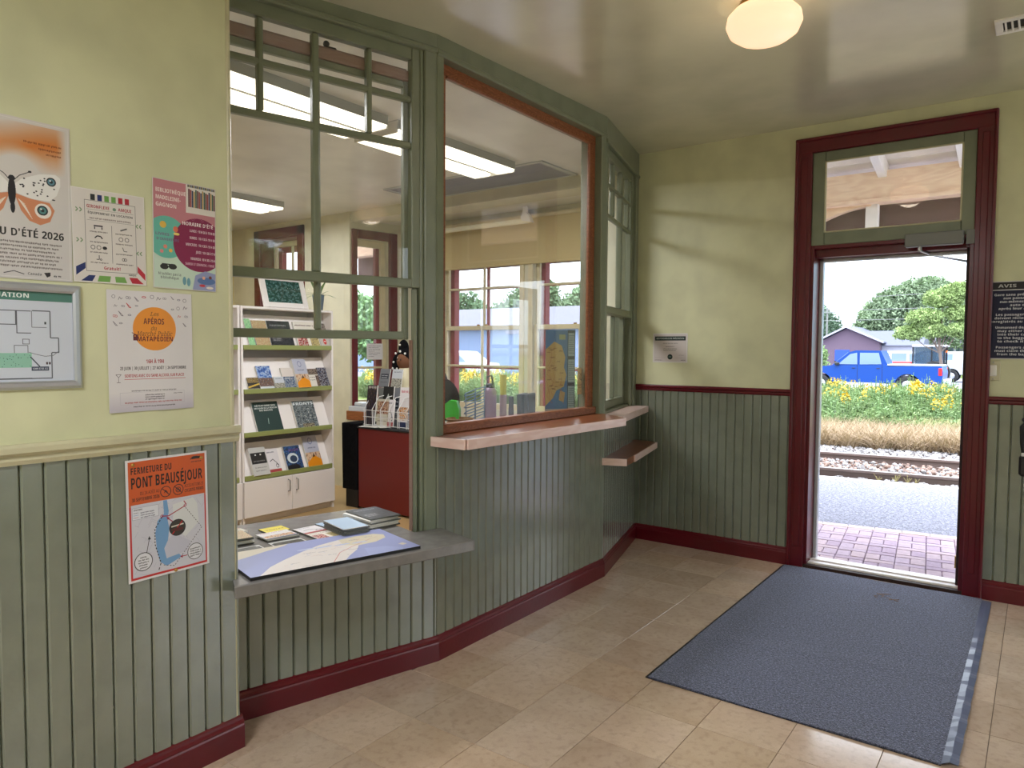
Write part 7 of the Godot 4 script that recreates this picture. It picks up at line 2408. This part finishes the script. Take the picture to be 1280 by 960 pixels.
	c.greek(140, 632, 290, 8, C(110, 104, 112), r); c.box(66, 640, 420, 78, 2, C(190, 186, 196))
	for k in 3:
		c.greek(226, 660 + k * 14, 120, 8, C(90, 84, 92), r)
	c.greek(410, 656, 60, 6, C(110, 104, 112), r); c.greek(96, 706, 370, 9, C(170, 60, 66), r); c.greek(150, 732, 270, 8, C(90, 84, 92), r)
	wall_sheet("poster", c, "white market poster with a big orange disc, right of the framed plan", "poster", -1.05, -1.325, 1.247, 1.628, 0.006, 0.001, 0.0035)
	# bridge closure poster
	c = Canvas.new(self, 550, 786, C(224, 222, 226))
	c.rect(16, 14, 518, 758, C(196, 46, 46)); c.rect(16, 14, 518, 286, C(206, 92, 40)); c.rect(28, 290, 496, 468, C(206, 206, 218))
	c.text("FERMETURE DU", 34, 74, 58, C(34, 24, 22), 0.0, true, 264); c.text("PONT BEAUSÉJOUR", 34, 152, 96, C(34, 24, 22), 0.0, true, 480)
	c.path([Vector2(430, 46), Vector2(450, 30), Vector2(480, 30), Vector2(500, 46)], 6, ink); c.rect(440, 30, 60, 16, C(40, 34, 34)); c.greek(436, 64, 70, 8, ink, r)
	c.text("DU 24 AOÛT AU", 214, 222, 30, C(60, 34, 26), 1.0, false, 124); c.text("30 SEPTEMBRE 2026", 214, 258, 30, C(60, 34, 26), 1.0, true, 178)
	for k in 2:
		c.ring(256 + k * 84, 236, 34, 5, ink); c.line(Vector2(234 + k * 84, 214), Vector2(278 + k * 84, 258), 5, ink); c.path([Vector2(246 + k * 84, 244), Vector2(256 + k * 84, 226), Vector2(268 + k * 84, 244)], 4, ink)
	c.ring(340, 236, 16, 4, ink)
	c.text("ACCÈS PIÉTONS ET", 520, 220, 28, C(60, 34, 26), 1.0, false, 136); c.text("CYCLISTES PERMIS", 520, 252, 28, C(60, 34, 26), 1.0, true, 136)
	for k in 90:
		var x := r.randf_range(34, 500)
		var y := r.randf_range(300, 740)
		var a := 0.55 if x < 260 else -0.6
		var d := Vector2(cos(a), sin(a)) * r.randf_range(20, 60)
		if k % 2:
			d = d.orthogonal()
		var p := Vector2(x, y)
		var q := (p + d).clamp(Vector2(30, 294), Vector2(520, 754))
		c.line(p, q, 2, C(178, 176, 194))
	c.poly([Vector2(300, 330), Vector2(440, 306), Vector2(470, 350), Vector2(480, 480), Vector2(380, 560), Vector2(300, 480)], C(218, 220, 222))
	c.poly([Vector2(236, 292), Vector2(262, 292), Vector2(272, 370), Vector2(262, 420), Vector2(272, 480), Vector2(262, 560), Vector2(236, 610), Vector2(250, 680), Vector2(330, 660), Vector2(350, 690), Vector2(250, 730), Vector2(204, 690), Vector2(186, 600), Vector2(180, 500), Vector2(196, 420), Vector2(240, 380)], C(116, 160, 206))
	c.poly([Vector2(262, 560), Vector2(300, 520), Vector2(420, 600), Vector2(380, 660), Vector2(330, 668), Vector2(250, 678), Vector2(238, 612)], C(196, 196, 212))
	c.dashes([Vector2(226, 400), Vector2(178, 470), Vector2(176, 570), Vector2(206, 680), Vector2(212, 700), Vector2(192, 756)], 6, 10, ink)
	c.dashes([Vector2(376, 350), Vector2(500, 520), Vector2(300, 740), Vector2(220, 716)], 4, 9, C(70, 60, 70))
	c.path([Vector2(226, 394), Vector2(270, 400), Vector2(384, 352)], 6, C(160, 30, 56)); c.ring(226, 394, 8, 4, C(160, 30, 56)); c.ring(384, 350, 8, 4, C(160, 30, 56)); c.line(Vector2(376, 318), Vector2(392, 344), 6, C(160, 30, 56))
	c.line(Vector2(304, 450), Vector2(262, 412), 6, C(160, 30, 56)); c.poly([Vector2(256, 404), Vector2(278, 412), Vector2(264, 426)], C(160, 30, 56))
	c.disc(328, 488, 56, ink); c.disc(328, 488, 50, C(54, 50, 44)); c.line(Vector2(286, 478), Vector2(370, 470), 9, C(214, 210, 200)); c.line(Vector2(292, 526), Vector2(362, 450), 6, C(200, 30, 40)); c.oval(328, 500, 40, 12, C(90, 40, 36))
	c.line(Vector2(120, 612), Vector2(140, 524), 4, ink); c.poly([Vector2(140, 506), Vector2(150, 530), Vector2(130, 528)], ink)
	c.disc(98, 664, 60, ink); c.disc(98, 664, 55, C(222, 222, 230))
	for k in 5:
		c.greek(98 - [20, 34, 34, 28, 24][k], 636 + k * 17, [40, 68, 68, 56, 48][k], 9, ink, r)
	c.disc(448, 676, 56, ink); c.disc(448, 676, 52, C(222, 222, 230))
	for k in 4:
		c.greek(448 - 38, 656 + k * 16, 74, 9, ink, r)
	c.line(Vector2(390, 690), Vector2(356, 690), 5, C(160, 30, 56)); c.poly([Vector2(340, 690), Vector2(358, 680), Vector2(358, 700)], C(160, 30, 56))
	c.rect(34, 310, 172, 76, C(220, 222, 232)); c.box(34, 310, 172, 76, 2, C(150, 150, 170)); c.text("LÉGENDE", 44, 324, 13, ink, 0.0)
	for k in 3:
		c.dashes([Vector2(44, 342 + k * 15), Vector2(76, 342 + k * 15)], 4, 4, [ink, C(90, 120, 190), C(160, 30, 56)][k]); c.greek(88, 346 + k * 15, 90, 8, C(110, 110, 130), r)
	var po := wall_sheet("poster", c, "orange bridge closure poster with a map, pinned on the green bead board", "poster", -1.093, -1.368, 0.703, 1.096, 0.012, 0.001, 0.002)
	po.position.x += 0.0085
	for p in [[-1.115, 1.078, 0], [-1.345, 1.075, 1], [-1.25, 0.71, 2]]:
		s = Shape.new()
		s.lathe([Vector2(0.006, 0.0), Vector2(0.0055, 0.003), Vector2(0.003, 0.005), Vector2(0, 0.0055)], Vector3.ZERO, 12)
		solo("thumb_tack", s.mesh(), M.brass, ["brass thumb tack at the upper left of the bridge poster", "brass thumb tack at the upper right of the bridge poster", "brass thumb tack at the foot of the bridge poster"][p[2]], "tack", Transform3D(Basis(Vector3.BACK, -PI / 2), Vector3(-2.315 + 0.011, p[1], p[0])), "thumb tacks on the bridge poster")
	# notices on the door wall
	var tz := along(Vector3(0, 0, -5.03), Vector3(1, 0, 0))
	c = Canvas.new(self, 440, 350, C(206, 198, 196))
	c.box(0, 0, 440, 350, 12, C(222, 220, 218)); c.rect(24, 36, 392, 50, C(24, 40, 40)); c.text("RESPONSABLES DE PRÉVENTION", 220, 61, 26, C(206, 214, 210), 0.5, true, 350)
	for k in 4:
		c.greek([130, 164, 134, 134][k], [120, 160, 186, 206][k], [186, 112, 172, 160][k], 9, C(100, 96, 96), r)
	c.disc(222, 282, 32, C(24, 48, 46)); c.text("CSST", 222, 282, 16, C(150, 180, 170))
	c.rect(30, 292, 140, 1, C(120, 116, 116)); c.rect(276, 292, 130, 1, C(120, 116, 116)); c.greek(30, 322, 90, 8, C(100, 96, 96), r); c.greek(360, 322, 54, 10, C(70, 66, 70), r); c.greek(336, 262, 60, 7, C(110, 106, 106), r)
	solo("notice", sheet_mesh(Vector3(0.274, 0.216, 0.002), printed("notice_print", c.im, 0.4), M.white_paper), null, "white laminated notice with a dark heading on the wall left of the door", "notice", tz * put(-2.237, 1.469, 0.002))
	c = Canvas.new(self, 520, 620, C(14, 22, 58))
	c.box(0, 0, 520, 620, 8, C(206, 204, 206)); c.rect(8, 8, 504, 58, C(34, 32, 38)); c.rect(8, 66, 504, 8, C(206, 204, 206))
	c.text("AVIS   NOTICE", 236, 38, 34, C(196, 194, 196), 0.5, true, 370)
	var lines := ["Gare sans préposé, chaque train", "aux passagers de porter", "eux-mêmes leurs bagages en", "auto ou au train,", "après leur arrivée en gare.", "", "Les passagers venant de train", "doivent réclamer leurs bagages", "enregistrés au personnel du train.", "", "Unmanned departing passengers", "may either carry their bags", "into their car or take them", "to the baggage car in order", "to check it to their train.", "", "Passengers arriving by train", "must claim their checked bags", "from the baggage car staff."]
	var y := 108.0
	for k in lines.size():
		if lines[k] == "":
			y += 20.0
			continue
		c.text(lines[k], 260, y, 26, C(222, 222, 228), 0.5, true, 15.0 * lines[k].length())
		y += 27.5
	solo("notice", sheet_mesh(Vector3(0.375, 0.447, 0.004), printed("baggage_print", c.im, 0.6), M.white_paper), null, "dark blue bilingual baggage notice with white lettering right of the door", "notice", tz * put(-0.069, 1.635, 0.003))
	var sw := thing("light_switch", "white rocker light switch below the dark blue notice", "switch", tz * put(-0.229, 1.345, 0.0))
	s = Shape.new()
	s.box(Vector3(0.07, 0.116, 0.007), Vector3(0, 0, 0.0035), 0.003)
	part("plate", s, M.rail_paint, sw)
	s = Shape.new()
	s.box(Vector3(0.034, 0.066, 0.008), Vector3(0, 0, 0.009), 0.003, Basis(Vector3.RIGHT, 0.07))
	note(part("rocker", s, M.white_paper, sw), "white rocker")
	s = Shape.new()
	for yy in [-0.048, 0.048]:
		s.lathe([Vector2(0.004, 0.0), Vector2(0.003, 0.002), Vector2(0, 0.002)], Vector3(0, yy, 0.007), 10, Basis(Vector3.RIGHT, PI / 2))
	part("screw", s, M.steel, sw)
	# payphone edge at the right of the frame
	var ph := thing("wall_phone", "black wall phone handset with a hanging cord at the right edge", "phone", tz * put(0.03, 1.0, 0.0))
	s = Shape.new()
	s.box(Vector3(0.16, 0.3, 0.06), Vector3(0.03, 0.05, 0.037), 0.01)
	part("case", s, M.black_plastic, ph)
	s = Shape.new()
	s.box(Vector3(0.05, 0.12, 0.05), Vector3(-0.095, -0.19, 0.04), 0.012)
	s.box(Vector3(0.036, 0.03, 0.04), Vector3(-0.095, 0.07, 0.04), 0.01)
	part("handset", s, M.black_plastic, ph)
	s = Shape.new()
	s.tube([Vector3(-0.03, 0.09, 0.04), Vector3(-0.085, 0.085, 0.045), Vector3(-0.112, 0.03, 0.045), Vector3(-0.108, -0.06, 0.045), Vector3(-0.098, -0.13, 0.04)], 0.011, 10)
	part("cord", s, M.black_plastic, ph)
	s = Shape.new()
	s.box(Vector3(0.02, 0.02, 0.012), Vector3(-0.1, -0.125, 0.062), 0.003)
	note(part("clip", s, M.white_paper, ph), "small white clip")

# ------------------------------------------------------------------ papers on the counter
func counter_things() -> void:
	var ta := along(AB, DA)
	var r := RandomNumberGenerator.new()
	r.seed = 123
	var c := Canvas.new(self, 840, 430, C(140, 148, 196))
	c.poly([Vector2(0, 0), Vector2(330, 0), Vector2(300, 26), Vector2(190, 70), Vector2(80, 120), Vector2(0, 150)], C(206, 196, 176))
	var land := [Vector2(40, 430), Vector2(120, 330), Vector2(210, 260), Vector2(330, 180), Vector2(440, 120), Vector2(560, 84), Vector2(660, 70), Vector2(760, 80), Vector2(800, 120), Vector2(780, 180), Vector2(700, 226), Vector2(600, 236), Vector2(560, 300), Vector2(480, 380), Vector2(440, 430)]
	c.poly(land, C(216, 208, 204))
	c.poly([Vector2(560, 84), Vector2(660, 70), Vector2(760, 80), Vector2(800, 120), Vector2(780, 180), Vector2(700, 226), Vector2(600, 236), Vector2(540, 190)], C(206, 196, 172))
	c.poly([Vector2(600, 300), Vector2(700, 330), Vector2(760, 400), Vector2(740, 430), Vector2(560, 430)], C(150, 160, 206)); c.poly([Vector2(770, 330), Vector2(800, 318), Vector2(810, 350), Vector2(780, 362)], C(206, 196, 176))
	for k in 70:
		var a := Vector2(r.randf_range(150, 740), r.randf_range(90, 410))
		if Geometry2D.is_point_in_polygon(a, PackedVector2Array(land)):
			var b := a + Vector2(r.randf_range(-60, 60), r.randf_range(-30, 30))
			c.path([a, a.lerp(b, 0.5) + Vector2(r.randf_range(-12, 12), r.randf_range(-12, 12)), b], 2, [C(170, 176, 210), C(200, 150, 140), C(170, 164, 168)][k % 3])
			if k % 3 == 0:
				c.greek(a.x, a.y, 44, 6, C(120, 116, 126), r)
	c.path([Vector2(380, 430), Vector2(470, 300), Vector2(560, 240), Vector2(700, 160)], 4, C(196, 120, 110))
	for k in 4:
		c.oval(360 + k * 90, 150 + k * 12, 44, 10, C(176, 186, 216))
	solo("map_board", sheet_mesh(Vector3(0.70, 0.36, 0.012), printed("region_print", c.im, 0.4), M.black_plastic), null, "large pale regional map mounted on a board lying on the counter", "map", ta * Transform3D(Basis(Vector3.RIGHT, -PI / 2), Vector3(-0.585, 0.6265, 0.072)))
	# [name, label, along, out, width, depth, height, layers, turn, print]
	var rows := [
		["leaflet_stack", "short stack of leaflets under a pale blue sheet on the counter", -0.359, -0.19, 0.12, 0.205, 0.042, 12, 0.05, 2],
		["magazine_stack", "uneven stack of grey magazines at the right end of the counter", -0.19, -0.27, 0.16, 0.225, 0.05, 7, 0.12, 15],
		["card", "small yellow card at the back of the counter", -0.604, -0.404, 0.11, 0.09, 0.006, 1, 0.1, 23],
		["booklet", "white booklet with a red edge behind the photo cards", -0.637, -0.285, 0.145, 0.115, 0.012, 2, 0.08, 21],
		["photo_card", "white bordered landscape photo card in front of the red edged booklet", -0.636, -0.15, 0.145, 0.11, 0.002, 1, 0.06, 9],
		["photo_card", "white bordered dark photo card beside the left edge of the window", -0.825, -0.15, 0.15, 0.105, 0.002, 1, 0.05, 9],
		["booklet_stack", "stack of olive green booklets at the left end of the counter", -0.815, -0.31, 0.115, 0.14, 0.03, 5, 0.0, 13],
		["booklet_stack", "small pile of whitish booklets behind the olive green ones", -0.8, -0.45, 0.11, 0.12, 0.02, 4, 0.2, 20],
		["leaflet", "folded leaflet with a red top in the middle of the counter", -0.485, -0.295, 0.115, 0.115, 0.008, 1, 0.15, 10],
		["leaflet", "folded white and brown leaflet overlapping the red topped one", -0.47, -0.175, 0.12, 0.125, 0.008, 1, 0.1, 16],
		["paper_sheet", "pale blue sheet lying behind the leaflet stack", -0.34, -0.34, 0.13, 0.16, 0.003, 1, 0.2, 2],
	]
	mat("pale_blue_print", C(176, 200, 226), 0.3)
	for it in rows:
		var o := thing(it[0], it[1], String(it[0]).replace("_", " "), ta * put(it[2], 0.62, it[3], it[8]))
		var n: int = it[7]
		var hh: float = it[6] / n
		for k in n:
			var top := k == n - 1
			var jx := r.randf_range(-0.006, 0.006) * (2.5 if it[0] == "magazine_stack" else 1.0)
			var jz := r.randf_range(-0.004, 0.004)
			var tilt := Basis(Vector3.UP, r.randf_range(-0.06, 0.06) if n > 1 else 0.0)
			var pos := Vector3(jx, hh * (k + 0.5) + 0.0003, jz)
			if top:
				inst("cover", sheet_mesh(Vector3(it[4], it[5], hh * 0.96), M.pale_blue_print if it[0] == "leaflet_stack" or it[0] == "paper_sheet" else M.covers, M.white_paper if k % 2 else M.grey_metal, cover_rect(it[9])), null, o, pos, tilt * Basis(Vector3.RIGHT, -PI / 2))
			else:
				var s := Shape.new()
				s.box(Vector3(it[4], hh * 0.92, it[5]), Vector3.ZERO, 0.001)
				part("layer", s, M.grey_metal if (k % 3 == 0 or it[0] == "leaflet_stack") else M.white_paper, o, pos, tilt)
		if it[0] == "photo_card":
			var s := Shape.new()
			s.box(Vector3(it[4] * 0.78, 0.0006, it[5] * 0.7), Vector3(0, 0.0026, 0))
			note(part("picture", s, M["photo_dark"] if M.has("photo_dark") else tex(mat("photo_dark", C(150, 146, 130), 0.3), M.wall_far_photo if M.has("wall_far_photo") else blend(128, 0.05, 0.1, 140, C(60, 60, 54), C(120, 118, 104), C(190, 188, 176)), 6.0), o), "dark photograph")
